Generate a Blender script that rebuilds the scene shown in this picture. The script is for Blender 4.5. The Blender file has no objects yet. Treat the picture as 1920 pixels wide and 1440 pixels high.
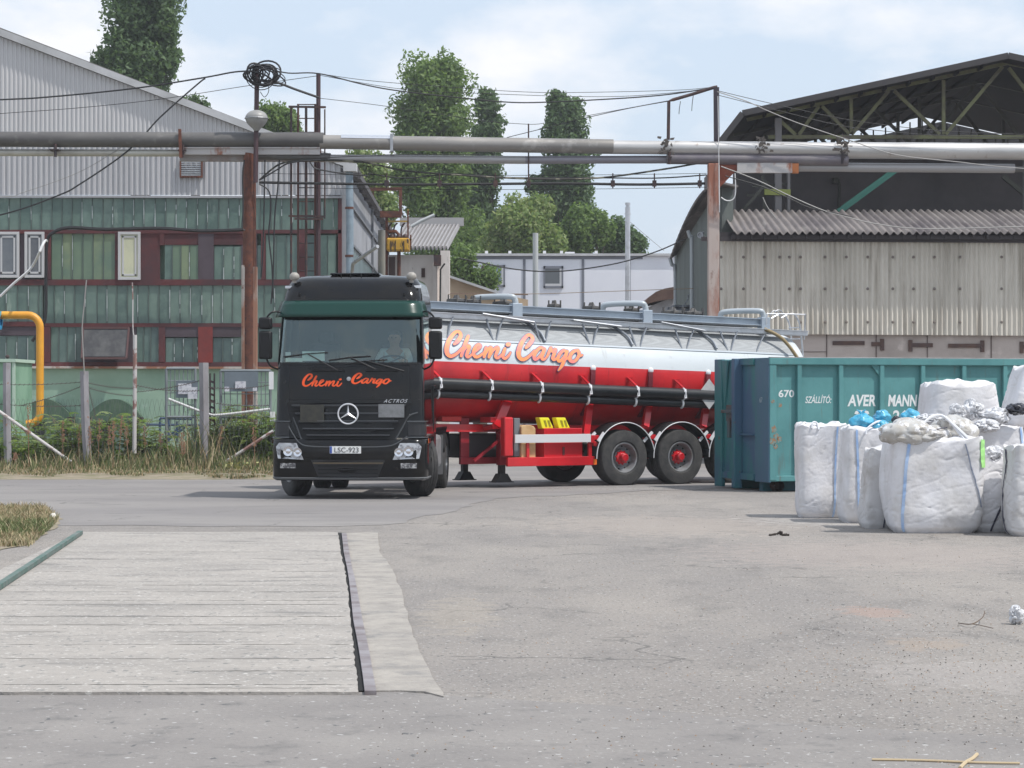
import bpy, bmesh, math, random
import numpy as np
from mathutils import Vector, Matrix, noise, Quaternion
R = math.radians
random.seed(7); np.random.seed(7)
scene = bpy.context.scene
col = scene.collection
# ------------------------------------------------------------------ camera
F = 4400.0; EYE = 1.72; HZ = 742.0           # focal length in photo pixels, eye height, horizon row
cam = bpy.data.cameras.new('camera'); camo = bpy.data.objects.new('camera', cam); col.objects.link(camo)
cam.sensor_width = 36.0; cam.lens = 36.0 * F / 1920.0
cam.shift_y = (HZ - 720.0) / 1920.0
cam.clip_start = 0.5; cam.clip_end = 3000
camo.location = (0, 0, EYE); camo.rotation_euler = (R(90), 0, 0)
scene.camera = camo
# ------------------------------------------------------------------ sky and sun
SUN_EL, SUN = 60, Vector((0.92, -0.40, 0)).normalized()
sdir = Vector((SUN.x * math.cos(R(SUN_EL)), SUN.y * math.cos(R(SUN_EL)), math.sin(R(SUN_EL))))
world = bpy.data.worlds.new('World'); scene.world = world; world.use_nodes = True
nt = world.node_tree; nt.nodes.clear()
out = nt.nodes.new('ShaderNodeOutputWorld'); bg = nt.nodes.new('ShaderNodeBackground')
sky = nt.nodes.new('ShaderNodeTexSky'); sky.sky_type = 'NISHITA'; sky.sun_disc = False
sky.sun_elevation = R(SUN_EL); sky.sun_rotation = math.atan2(sdir.x, sdir.y)
sky.air_density = 1.2; sky.dust_density = 2.0; sky.ozone_density = 1.5
tc = nt.nodes.new('ShaderNodeTexCoord'); mp = nt.nodes.new('ShaderNodeMapping')
mp.inputs['Scale'].default_value = (1.0, 1.0, 2.0); mp.inputs['Location'].default_value = (0.35, 0.1, 0.42)
nz = nt.nodes.new('ShaderNodeTexNoise'); nz.inputs['Scale'].default_value = 7.5; nz.inputs['Detail'].default_value = 8; nz.inputs['Roughness'].default_value = 0.55
rp = nt.nodes.new('ShaderNodeValToRGB'); rp.color_ramp.elements[0].position = 0.47; rp.color_ramp.elements[1].position = 0.66
mx = nt.nodes.new('ShaderNodeMixRGB'); mx.inputs[2].default_value = (8.0, 8.05, 8.35, 1)
hz = nt.nodes.new('ShaderNodeMixRGB'); hz.inputs[0].default_value = 0.75; hz.inputs[2].default_value = (5.95, 6.95, 8.3, 1)
bg.inputs['Strength'].default_value = 0.12
L = nt.links.new
L(tc.outputs['Generated'], mp.inputs[0]); L(mp.outputs[0], nz.inputs[0]); L(nz.outputs[0], rp.inputs[0])
L(sky.outputs[0], hz.inputs[1]); L(hz.outputs[0], mx.inputs[1]); L(rp.outputs[0], mx.inputs[0]); L(mx.outputs[0], bg.inputs[0]); L(bg.outputs[0], out.inputs[0])
sl = bpy.data.lights.new('sun', 'SUN'); sl.energy = 3.6; sl.angle = R(0.6); sl.color = (1.0, 0.965, 0.91)
so = bpy.data.objects.new('sun', sl); col.objects.link(so)
so.rotation_euler = (-sdir).to_track_quat('-Z', 'Y').to_euler()
scene.view_settings.view_transform = 'Standard'; scene.view_settings.look = 'None'
scene.view_settings.exposure = 0.12; scene.view_settings.gamma = 1.0
scene.cycles.max_bounces = 6
# ------------------------------------------------------------------ helpers
def P(px, py, D): return Vector(((px - 960) / F * D, D, EYE + (HZ - py) / F * D))
def G(px, py, z=0.0):
    D = F * (EYE - z) / (py - HZ); return Vector(((px - 960) / F * D, D, z))
def srgb(r, g, b):
    f = lambda c: (c / 255 / 12.92) if c / 255 <= 0.04045 else ((c / 255 + 0.055) / 1.055) ** 2.4
    return (f(r), f(g), f(b))
_m = {}
def mat(name, c, rough=0.6, metal=0.0, c2=None, sc=3.0, lo=0.4, hi=0.65, stretch=(1, 1, 1), bump=0.0, bsc=40.0, c3=None, sc3=12.0, lo3=0.6, hi3=0.7, st3=(1, 1, 1), coat=0.0, spec=None, world_co=False):
    if name in _m: return _m[name]
    m = bpy.data.materials.new(name); m.use_nodes = True; n = m.node_tree.nodes; l = m.node_tree.links.new
    b = n['Principled BSDF']; b.inputs['Roughness'].default_value = rough; b.inputs['Metallic'].default_value = metal
    b.inputs['Base Color'].default_value = (*c, 1)
    if coat: b.inputs['Coat Weight'].default_value = coat; b.inputs['Coat Roughness'].default_value = 0.05
    if spec is not None: b.inputs['Specular IOR Level'].default_value = spec
    t = n.new('ShaderNodeTexCoord'); 
    if world_co:
        g = n.new('ShaderNodeNewGeometry'); co = g.outputs['Position']
    else: co = t.outputs['Object']
    last = None
    def layer(prev, cc, scl, a, z, st):
        mpn = n.new('ShaderNodeMapping'); mpn.inputs['Scale'].default_value = st; l(co, mpn.inputs[0])
        q = n.new('ShaderNodeTexNoise'); q.inputs['Scale'].default_value = scl; q.inputs['Detail'].default_value = 6; q.inputs['Roughness'].default_value = 0.62
        l(mpn.outputs[0], q.inputs[0])
        r = n.new('ShaderNodeValToRGB'); r.color_ramp.elements[0].position = a; r.color_ramp.elements[1].position = z; l(q.outputs[0], r.inputs[0])
        x = n.new('ShaderNodeMixRGB'); l(r.outputs[0], x.inputs[0]); x.inputs[2].default_value = (*cc, 1)
        if prev is None: x.inputs[1].default_value = (*c, 1)
        else: l(prev, x.inputs[1])
        return x.outputs[0]
    if c2: last = layer(None, c2, sc, lo, hi, stretch)
    if c3: last = layer(last, c3, sc3, lo3, hi3, st3)
    if last: l(last, b.inputs['Base Color'])
    if bump:
        q = n.new('ShaderNodeTexNoise'); q.inputs['Scale'].default_value = bsc; q.inputs['Detail'].default_value = 5; l(co, q.inputs[0])
        u = n.new('ShaderNodeBump'); u.inputs['Strength'].default_value = bump; u.inputs['Distance'].default_value = 0.02; l(q.outputs[0], u.inputs['Height']); l(u.outputs[0], b.inputs['Normal'])
    _m[name] = m; return m
def glass(name, tint, op, rough=0.03):
    """thin pane: part see-through, part tinted, fresnel gloss"""
    if name in _m: return _m[name]
    m = bpy.data.materials.new(name); m.use_nodes = True; n = m.node_tree.nodes; n.clear(); l = m.node_tree.links.new
    o = n.new('ShaderNodeOutputMaterial'); tr = n.new('ShaderNodeBsdfTransparent'); tr.inputs[0].default_value = (*tint, 1)
    gl = n.new('ShaderNodeBsdfGlossy'); gl.inputs['Roughness'].default_value = rough; gl.inputs[0].default_value = (.80, .95, .92, 1)
    fr = n.new('ShaderNodeFresnel'); fr.inputs[0].default_value = 1.5
    ad = n.new('ShaderNodeMath'); ad.operation = 'MULTIPLY_ADD'; ad.inputs[1].default_value = 1.3; ad.inputs[2].default_value = op
    mxs = n.new('ShaderNodeMixShader'); l(fr.outputs[0], ad.inputs[0]); l(ad.outputs[0], mxs.inputs[0]); l(tr.outputs[0], mxs.inputs[1]); l(gl.outputs[0], mxs.inputs[2]); l(mxs.outputs[0], o.inputs[0])
    _m[name] = m; return m
def tag(o, label=None, cat=None, group=None, kind=None):
    if label: o['label'] = label
    if cat: o['category'] = cat
    if group: o['group'] = group
    if kind: o['kind'] = kind
    return o
def empty(name, loc, label, cat, group=None, rz=0.0):
    o = bpy.data.objects.new(name, None); col.objects.link(o); o.location = loc; o.rotation_euler = (0, 0, rz)
    o.empty_display_size = 0.3
    return tag(o, label, cat, group)
class MB:
    def __init__(s): s.v = []; s.f = []; s.mi = []; s.cur = 0
    def add(s, vs, fs):
        k = len(s.v); s.v += [tuple(v) for v in vs]; s.f += [tuple(i + k for i in f) for f in fs]; s.mi += [s.cur] * len(fs); return s
    def box(s, a, b):
        x0, y0, z0 = a; x1, y1, z1 = b
        return s.add([(x0, y0, z0), (x1, y0, z0), (x1, y1, z0), (x0, y1, z0), (x0, y0, z1), (x1, y0, z1), (x1, y1, z1), (x0, y1, z1)],
                     [(0, 3, 2, 1), (4, 5, 6, 7), (0, 1, 5, 4), (1, 2, 6, 5), (2, 3, 7, 6), (3, 0, 4, 7)])
    def bar(s, p, q, w, h, up=(0, 0, 1)):
        p = Vector(p); q = Vector(q); d = (q - p).normalized(); u = Vector(up)
        if abs(d.dot(u)) > 0.98: u = Vector((0, 1, 0))
        a = d.cross(u).normalized() * w / 2; c = a.cross(d).normalized() * h / 2
        return s.add([p - a - c, p + a - c, p + a + c, p - a + c, q - a - c, q + a - c, q + a + c, q - a + c],
                     [(0, 1, 2, 3), (7, 6, 5, 4), (0, 4, 5, 1), (1, 5, 6, 2), (2, 6, 7, 3), (3, 7, 4, 0)])
    def tube(s, pts, r, n=8, cap=True):
        pts = [Vector(p) for p in pts]; N = len(pts); rr = r if isinstance(r, (list, tuple)) else [r] * N
        d = (pts[1] - pts[0]).normalized(); ref = Vector((0, 0, 1)) if abs(d.z) < 0.9 else Vector((1, 0, 0))
        a = d.cross(ref).normalized(); vs = []
        for i in range(N):
            t = (pts[min(i + 1, N - 1)] - pts[max(i - 1, 0)])
            t = t.normalized() if t.length > 1e-9 else d
            a = (a - t * a.dot(t)); a = a.normalized() if a.length > 1e-6 else t.orthogonal().normalized()
            b = t.cross(a)
            for k in range(n):
                g = 2 * math.pi * k / n; vs.append(pts[i] + (a * math.cos(g) + b * math.sin(g)) * rr[i])
        fs = [(i * n + k, i * n + (k + 1) % n, (i + 1) * n + (k + 1) % n, (i + 1) * n + k) for i in range(N - 1) for k in range(n)]
        if cap: fs += [tuple(range(n))[::-1], tuple(range((N - 1) * n, N * n))]
        return s.add(vs, fs)
    def lathe(s, prof, o, ax, n=24):
        """prof: list of (distance along axis, radius)"""
        o = Vector(o); ax = Vector(ax).normalized(); a = ax.orthogonal().normalized(); b = ax.cross(a); vs = []
        for (h, r) in prof:
            for k in range(n):
                g = 2 * math.pi * k / n; vs.append(o + ax * h + (a * math.cos(g) + b * math.sin(g)) * max(r, 1e-4))
        N = len(prof)
        return s.add(vs, [(i * n + k, i * n + (k + 1) % n, (i + 1) * n + (k + 1) % n, (i + 1) * n + k) for i in range(N - 1) for k in range(n)])
    def ball(s, c, r, n=12, sz=(1, 1, 1)):
        c = Vector(c); vs = []; m = n // 2
        for i in range(m + 1):
            t = math.pi * i / m
            for k in range(n):
                g = 2 * math.pi * k / n; rr = max(math.sin(t), 1e-3)
                vs.append((c.x + r * sz[0] * rr * math.cos(g), c.y + r * sz[1] * rr * math.sin(g), c.z + r * sz[2] * math.cos(t)))
        return s.add(vs, [(i * n + k, i * n + (k + 1) % n, (i + 1) * n + (k + 1) % n, (i + 1) * n + k) for i in range(m) for k in range(n)])
    def grid(s, fn, us, ws):
        vs = [fn(u, w) for w in ws for u in us]; n = len(us)
        return s.add(vs, [(j * n + i, j * n + i + 1, (j + 1) * n + i + 1, (j + 1) * n + i) for j in range(len(ws) - 1) for i in range(n - 1)])
    def prism(s, pts, off):
        """polygon pts extruded by vector off"""
        off = Vector(off); pts = [Vector(p) for p in pts]; n = len(pts)
        return s.add(pts + [p + off for p in pts], [tuple(range(n)), tuple(range(2 * n - 1, n - 1, -1))] + [(i, (i + 1) % n, n + (i + 1) % n, n + i) for i in range(n)])
    def poly(s, pts): return s.add(pts, [tuple(range(len(pts)))])
    def build(s, name, m, parent=None, smooth=False, bevel=0.0, solid=0.0, fix=True, sub=0):
        me = bpy.data.meshes.new(name); me.from_pydata(s.v, [], s.f)
        for q in (m if isinstance(m, (list, tuple)) else [m]): me.materials.append(q)
        me.polygons.foreach_set('material_index', s.mi)
        if fix:
            bm = bmesh.new(); bm.from_mesh(me); bmesh.ops.recalc_face_normals(bm, faces=bm.faces); bm.to_mesh(me); bm.free()
        if smooth:
            me.polygons.foreach_set('use_smooth', [True] * len(me.polygons))
            me.set_sharp_from_angle(angle=R(38))
        me.update()
        o = bpy.data.objects.new(name, me); col.objects.link(o)
        if parent: o.parent = parent
        if solid: q = o.modifiers.new('s', 'SOLIDIFY'); q.thickness = solid; q.offset = 0
        if bevel: q = o.modifiers.new('b', 'BEVEL'); q.width = bevel; q.segments = 2; q.limit_method = 'ANGLE'
        if sub: q = o.modifiers.new('u', 'SUBSURF'); q.levels = sub; q.render_levels = sub
        return o
def txt(name, body, size, m, parent, mw, ext=0.001, shear=0.0, align='LEFT', spc=1.0, bold=0.0):
    cu = bpy.data.curves.new(name, 'FONT'); cu.body = body; cu.size = size; cu.extrude = ext; cu.shear = shear; cu.align_x = align; cu.space_character = spc; cu.offset = bold
    o = bpy.data.objects.new('tmp', cu); col.objects.link(o)
    dg = bpy.context.evaluated_depsgraph_get(); me = bpy.data.meshes.new_from_object(o.evaluated_get(dg)); bpy.data.objects.remove(o)
    me.transform(mw); me.materials.clear(); me.materials.append(m)
    q = bpy.data.objects.new(name, me); col.objects.link(q)
    if parent: q.parent = parent
    return q
def copy_tree(o, parent=None):
    c = o.copy(); col.objects.link(c)
    if parent: c.parent = parent
    for ch in list(o.children): copy_tree(ch, c)
    return c
def crm(pts, n=6):
    """catmull-rom through points"""
    pts = [Vector(p) for p in pts]; o = []
    for i in range(len(pts) - 1):
        p0 = pts[max(i - 1, 0)]; p1 = pts[i]; p2 = pts[i + 1]; p3 = pts[min(i + 2, len(pts) - 1)]
        for k in range(n):
            t = k / n; o.append(0.5 * ((2 * p1) + (p2 - p0) * t + (2 * p0 - 5 * p1 + 4 * p2 - p3) * t * t + (3 * p1 - p0 - 3 * p2 + p3) * t ** 3))
    o.append(pts[-1]); return o
def wire(p, q, sag, n=14):
    p = Vector(p); q = Vector(q); return [p.lerp(q, i / n) - Vector((0, 0, sag * 4 * (i / n) * (1 - i / n))) for i in range(n + 1)]
# ------------------------------------------------------------------ materials
RUST = mat('rust', (0.095, 0.036, 0.024), 0.85, c2=(0.17, 0.06, 0.035), sc=5, c3=(0.05, 0.03, 0.03), sc3=9, lo3=.55, hi3=.7, bump=.4)
RUSTW = mat('rusty_paint', (0.45, 0.43, 0.42), 0.75, c2=(0.26, 0.095, 0.05), sc=2.2, lo=.52, hi=.62, stretch=(1, 1, .35), bump=.3)
DKST = mat('dark_steel', (0.045, 0.035, 0.04), 0.6, .3, c2=(0.10, 0.05, 0.04), sc=4)
BLKC = mat('black_cable', (0.012, 0.012, 0.014), 0.6)
GREYC = mat('grey_cable', (0.28, 0.27, 0.26), 0.6)
GALV = mat('galvanised', (0.42, 0.43, 0.45), 0.45, .5, c2=(0.32, 0.33, 0.35), sc=6)
ALU = mat('aluminium', (0.62, 0.63, 0.66), 0.38, .75, c2=(0.5, 0.51, 0.53), sc=4)
CHROME = mat('chrome', (0.75, 0.75, 0.77), 0.15, 1.0)
BLKP = mat('black_plastic', (0.012, 0.012, 0.014), 0.45)
WHITE = mat('white_paint', (0.75, 0.75, 0.76), 0.5)
TYRE = mat('tyre_rubber', (0.030, 0.030, 0.031), 0.85, c2=(0.06, 0.057, 0.055), sc=5, bump=.2)
# ------------------------------------------------------------------ ground
CONC = (0.30, 0.288, 0.277)
gm = mat('yard_ground', (0.222, 0.203, 0.188), 0.9, c2=(0.272, 0.246, 0.221), sc=.33, lo=.42, hi=.62, stretch=(1, .45, 1), c3=(0.148, 0.138, 0.129), sc3=1.5, lo3=.52, hi3=.80, st3=(1, .5, 1), bump=.9, bsc=26, world_co=True)
def speckle(m, sc=16, lo=.665, hi=.72, c=(0.42, 0.41, 0.395), d=(0.1, 0.1, 0.1)):
    n = m.node_tree.nodes; l = m.node_tree.links.new; b = n['Principled BSDF']; prev = b.inputs['Base Color'].links[0].from_socket
    g = n.new('ShaderNodeNewGeometry')
    for cc, s, st in ((c, sc, 1), (d, sc * .8, .6)):
        mpn = n.new('ShaderNodeMapping'); mpn.inputs['Scale'].default_value = (1, st, 1); mpn.inputs['Location'].default_value = (s, s, 0); l(g.outputs['Position'], mpn.inputs[0])
        q = n.new('ShaderNodeTexNoise'); q.inputs['Scale'].default_value = s; q.inputs['Detail'].default_value = 3; l(mpn.outputs[0], q.inputs[0])
        r = n.new('ShaderNodeValToRGB'); r.color_ramp.elements[0].position = lo; r.color_ramp.elements[1].position = hi; l(q.outputs[0], r.inputs[0])
        x = n.new('ShaderNodeMixRGB'); l(r.outputs[0], x.inputs[0]); l(prev, x.inputs[1]); x.inputs[2].default_value = (*cc, 1); prev = x.outputs[0]
    l(prev, b.inputs['Base Color'])
def cracks(m, sc=.55, w=.012, c=(.09, .085, .08)):
    n = m.node_tree.nodes; l = m.node_tree.links.new; b = n['Principled BSDF']; prev = b.inputs['Base Color'].links[0].from_socket
    g = n.new('ShaderNodeNewGeometry'); q = n.new('ShaderNodeTexNoise'); q.inputs['Scale'].default_value = 1.6; q.inputs['Detail'].default_value = 6; l(g.outputs['Position'], q.inputs[0])
    a = n.new('ShaderNodeMixRGB'); a.blend_type = 'ADD'; a.inputs[0].default_value = .9; l(g.outputs['Position'], a.inputs[1]); l(q.outputs['Color'], a.inputs[2])
    v = n.new('ShaderNodeTexVoronoi'); v.feature = 'DISTANCE_TO_EDGE'; v.inputs['Scale'].default_value = sc; l(a.outputs[0], v.inputs['Vector'])
    r = n.new('ShaderNodeValToRGB'); r.color_ramp.elements[0].position = w * .4; r.color_ramp.elements[0].color = (1, 1, 1, 1); r.color_ramp.elements[1].position = w; r.color_ramp.elements[1].color = (0, 0, 0, 1); l(v.outputs['Distance'], r.inputs[0])
    q2 = n.new('ShaderNodeTexNoise'); q2.inputs['Scale'].default_value = .5; l(g.outputs['Position'], q2.inputs[0]); r2 = n.new('ShaderNodeValToRGB'); r2.color_ramp.elements[0].position = .50; r2.color_ramp.elements[1].position = .62; r2.color_ramp.elements[1].color = (.75, .75, .75, 1); l(q2.outputs[0], r2.inputs[0])
    mu = n.new('ShaderNodeMath'); mu.operation = 'MULTIPLY'; l(r.outputs[0], mu.inputs[0]); l(r2.outputs[0], mu.inputs[1]); x = n.new('ShaderNodeMixRGB'); l(mu.outputs[0], x.inputs[0]); l(prev, x.inputs[1]); x.inputs[2].default_value = (*c, 1); l(x.outputs[0], b.inputs['Base Color'])
speckle(gm, 34, .62, .68); speckle(gm, 12, .68, .72, (.40, .385, .36), (.12, .115, .11)); cracks(gm)
b = MB(); b.poly([(-900, -60, 0), (900, -60, 0), (900, 1500, 0), (-900, 1500, 0)])
tag(b.build('ground', gm), kind='structure')
def rag(pts, amp, n=10, z=0.0):
    """ragged polygon edge through ground points"""
    o = []; N = len(pts)
    for i in range(N):
        a = Vector(pts[i]); c = Vector(pts[(i + 1) % N])
        for k in range(n):
            p = a.lerp(c, k / n); q = Vector((noise.noise(p * 1.3 + Vector((3, 1, 5))) + .5 * noise.noise(p * 4), noise.noise(p * 1.1 + Vector((13, 7, 2))), 0)) * amp
            o.append((p.x + q.x, p.y + q.y, z))
    return o
rm = mat('road_asphalt', (0.198, 0.185, 0.180), 0.88, c2=(0.245, 0.229, 0.217), sc=.5, lo=.4, hi=.65, stretch=(.35, 1, 1), c3=(0.138, 0.131, 0.128), sc3=1.8, lo3=.58, hi3=.72, st3=(.3, 1, 1), bump=.4, bsc=20, world_co=True)
cracks(rm, .35, .008)
b = MB(); b.poly(rag([G(-900, 975), G(-200, 960), G(120, 985), G(560, 988), G(740, 985), G(930, 935), G(1200, 921), G(1500, 912), G(2100, 905), G(2500, 882), G(900, 875), G(0, 898.5), G(-900, 898)], .30, 16, .004))
tag(b.build('road', rm), kind='structure')
am = mat('apron_asphalt', (0.205, 0.190, 0.180), 0.9, c2=(0.25, 0.232, 0.217), sc=.8, lo=.42, hi=.66, c3=(0.145, 0.138, 0.132), sc3=3, lo3=.56, hi3=.72, bump=.6, bsc=24, world_co=True)
speckle(am, 20, .66, .71, (.42, .41, .40))
b = MB(); b.poly(rag([G(-260, 1303), G(60, 1304), G(420, 1303), G(690, 1293), G(830, 1304), G(1150, 1325), G(1500, 1360), G(2200, 1400), (5, 3, 0), (-5, 3, 0)], .05, 8, .004))
tag(b.build('apron', am), kind='structure')
# verge of dry soil under the weeds
vm = mat('verge_soil', (0.27, 0.225, 0.17), 0.95, c2=(0.17, 0.16, 0.09), sc=2.2, c3=(0.33, 0.28, 0.22), sc3=6, bump=.8, bsc=14, world_co=True)
b = MB()
def vg(u, w):
    p = G(0, 900); x = -26.6 + u * 24.3; y = p.y + .15 + w * 20
    y += (1 - min(w * 8, 1)) * (noise.noise(Vector((x * 1.7, 3, 0))) * .5 + noise.noise(Vector((x * 5.7, 3, 0))) * .25)
    return (x, y, .006 + min(w * 6, 1) * .12 + noise.noise(Vector((x, y, 0))) * .03 * min(w * 6, 1))
b.grid(vg, [i / 90 for i in range(91)], [i / 24 for i in range(25)])
tag(b.build('verge', vm, smooth=True), kind='structure')
b = MB(); b.poly(rag([G(-300, 952), G(60, 948), G(112, 968), G(112, 985), G(55, 1020), G(0, 1032), G(-300, 1060)], .08, 8, .008))
tag(b.build('dirt_patch', vm), kind='structure')
# reddish and ochre spills as blotches of the yard surface itself
def blotch(m, c, px, py, rx, ry):
    n = m.node_tree.nodes; l = m.node_tree.links.new; b = n['Principled BSDF']; prev = b.inputs['Base Color'].links[0].from_socket; p = G(px, py); e = G(px + rx, py); d = (G(px, py - ry) - p).length
    g = n.new('ShaderNodeNewGeometry'); q = n.new('ShaderNodeTexNoise'); q.inputs['Scale'].default_value = 5; q.inputs['Detail'].default_value = 6; l(g.outputs['Position'], q.inputs[0])
    a = n.new('ShaderNodeVectorMath'); a.operation = 'SUBTRACT'; l(g.outputs['Position'], a.inputs[0]); a.inputs[1].default_value = (p.x, p.y, 0)
    s_ = n.new('ShaderNodeVectorMath'); s_.operation = 'DIVIDE'; l(a.outputs[0], s_.inputs[0]); s_.inputs[1].default_value = ((e.x - p.x), d, 1)
    ln = n.new('ShaderNodeVectorMath'); ln.operation = 'LENGTH'; l(s_.outputs[0], ln.inputs[0])
    ad = n.new('ShaderNodeMath'); ad.operation = 'MULTIPLY_ADD'; l(q.outputs[0], ad.inputs[0]); ad.inputs[1].default_value = -2.2; l(ln.outputs['Value'], ad.inputs[2])
    r = n.new('ShaderNodeValToRGB'); r.color_ramp.elements[0].position = 0.0; r.color_ramp.elements[0].color = (.42, .42, .42, 1); r.color_ramp.elements[1].position = .35; r.color_ramp.elements[1].color = (0, 0, 0, 1)
    mr = n.new('ShaderNodeMath'); mr.operation = 'ADD'; l(ad.outputs[0], mr.inputs[0]); mr.inputs[1].default_value = .55; l(mr.outputs[0], r.inputs[0])
    x = n.new('ShaderNodeMixRGB'); l(r.outputs[0], x.inputs[0]); l(prev, x.inputs[1]); x.inputs[2].default_value = (*c, 1); l(x.outputs[0], b.inputs['Base Color'])
for a in (((.36, .235, .185), 1635, 1148, 75, 14), ((.33, .26, .20), 1735, 1208, 90, 14), ((.34, .29, .26), 1640, 1040, 420, 30), ((.36, .31, .27), 1250, 985, 300, 22), ((.33, .29, .24), 860, 1150, 90, 40), ((.34, .31, .29), 1820, 1265, 240, 34), ((.40, .385, .37), 1620, 975, 260, 16)): blotch(gm, *a)
# ------------------------------------------------------------------ weighbridge
wm = mat('worn_concrete', (0.345, 0.318, 0.290), 0.9, c2=(0.275, 0.255, 0.235), sc=1.3, lo=.4, hi=.68, stretch=(.6, 1, 1), c3=(0.185, 0.175, 0.165), sc3=2.6, lo3=.56, hi3=.70, st3=(.3, 1.1, 1), bump=.5, bsc=26, world_co=True)
speckle(wm, 26, .62, .68, (.50, .48, .45), (.2, .195, .185))
wb = empty('weighbridge', G(420, 1150), 'long pale concrete vehicle weighbridge sunk in the yard in front of the truck', 'weighbridge')
def Z3(x, y, z): return G(x / 2.1333, 880 + y / 2.1333, z)
b = MB(); H = .022
right = [(1353, 252), (1361, 300), (1367, 345), (1378, 395), (1387, 440), (1395, 500), (1400, 560), (1407, 640), (1413, 700), (1420, 760), (1428, 830), (1434, 890)]
pl = [Z3(x, y, H) for x, y in right]; rr_ = []
for i in range(len(pl) - 1):
    for k in range(6):
        p = pl[i].lerp(pl[i + 1], k / 6); rr_.append(p + Vector((random.uniform(-.010, .006), 0, 0)))
rr_.append(pl[-1])
lo_ = [Z3(x, 890 + 1.5 * noise.noise(Vector((x * .01, 0, 0))), H) for k, x in enumerate(range(1380, -700, -60))]
left = [Z3(-640, 905, H) + Vector((0, 0, 0)), Z3(325, 250, H)]
far = [Z3(x, 250, H) for x in range(420, 1330, 90)]
b.prism(rr_ + lo_ + [Z3(-1080, 905, H), Z3(325, 250, H)] + far, (0, 0, -H - .02))
o = b.build('deck', wm, wb); o.location = -wb.location
b = MB(); b.mi = []; dm = mat('joint_dirt', (0.085, 0.08, 0.07), 0.95)
rnd = random.Random(4)
for yy in (330, 358, 408, 463, 489, 524, 541, 588, 622, 650, 700, 757, 806, 860, 874):
    z0 = H + .0012; y_ = 880 + yy / 2.1333; lx = (325 - (yy - 250) * 1.59) if yy < 455 else 0
    x = lx
    while x < 1395:
        seg = rnd.uniform(150, 700)
        if rnd.random() < .9:
            xe = min(x + seg, 1353 + (yy - 250) * .125 - 8); n = max(2, int((xe - x) / 40)); w = rnd.uniform(.004, .011)
            up = []; dn = []
            for i in range(n + 1):
                p = Z3(x + (xe - x) * i / n, yy + rnd.uniform(-1.0, 1.0), z0); ww = w * (0.15 if i in (0, n) else rnd.uniform(.4, 1.6))
                up.append(p + Vector((0, ww, 0))); dn.append(p - Vector((0, ww, 0)))
            if xe > x + 12: b.poly(up + dn[::-1])
        x += seg + rnd.uniform(5, 60)
o = b.build('joint', dm, wb, fix=False); o.location = -wb.location; o['kind'] = 'stuff'
b = MB(); ed = [(1374, 255, 1386), (1382, 330, 1397), (1396, 395, 1409), (1403, 440, 1421), (1412, 520, 1436), (1420, 600, 1450), (1436, 680, 1467), (1446, 740, 1480), (1458, 820, 1493), (1466, 885, 1506)]
b.prism([Z3(a - 7, y, .03) for a, y, c in ed] + [Z3(c, y, .03) for a, y, c in ed[::-1]], (0, 0, -.05))
o = b.build('steel_edge', mat('edge_steel', (0.27, 0.25, 0.26), .6, .1, c2=(.15, .12, .12), sc=3), wb); o.location = -wb.location
b = MB(); b.prism([Z3(1345, 252, .012)] + [Z3(a + 4, y, .012) for a, y, c in ed] + [Z3(1420, 886, .012), Z3(1380, 560, .012)], (0, 0, -.004))
o = b.build('gap_dirt_shade', mat('gap_black', (0.01, 0.01, 0.01), 1.0), wb); o.location = -wb.location  # near-black strip for both the dirt and the shade down in the gap
b = MB(); cs = [(1510, 248), (1514, 300), (1522, 335), (1545, 362), (1560, 385), (1578, 415), (1590, 450), (1603, 480), (1612, 500), (1622, 560), (1632, 600), (1645, 640), (1668, 700), (1682, 735), (1705, 775), (1728, 820), (1745, 850), (1775, 908)]
cl = [Z3(x, y, .012) for x, y in cs]; c2_ = []
for i in range(len(cl) - 1):
    for k in range(4): c2_.append(cl[i].lerp(cl[i + 1], k / 4) + Vector((.018 * noise.noise(cl[i].lerp(cl[i + 1], k / 4) * 1.7), 0, 0)))
b.prism(c2_ + [cl[-1], Z3(1700, 888, .012), Z3(1600, 884, .012)] + [Z3(c - 2, y, .012) for a, y, c in ed[::-1]], (0, 0, -.03))
o = b.build('kerb_strip', mat('rough_concrete', (0.345, 0.318, 0.285), .95, c2=(.26, .24, .22), sc=3.5, c3=(.22, .21, .20), sc3=1.1, lo3=.56, hi3=.64, bump=1.0, bsc=14, world_co=True), wb); o.location = -wb.location
b = MB(); p = Z3(322, 252, H + .03); q = Z3(-700, 923, H + .03); b.bar(p, q, .06, .045)
o = b.build('guide_rail', mat('green_rail', (0.07, 0.13, 0.11), .7, c2=(.15, .17, .16), sc=4), wb); o.location = -wb.location
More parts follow.
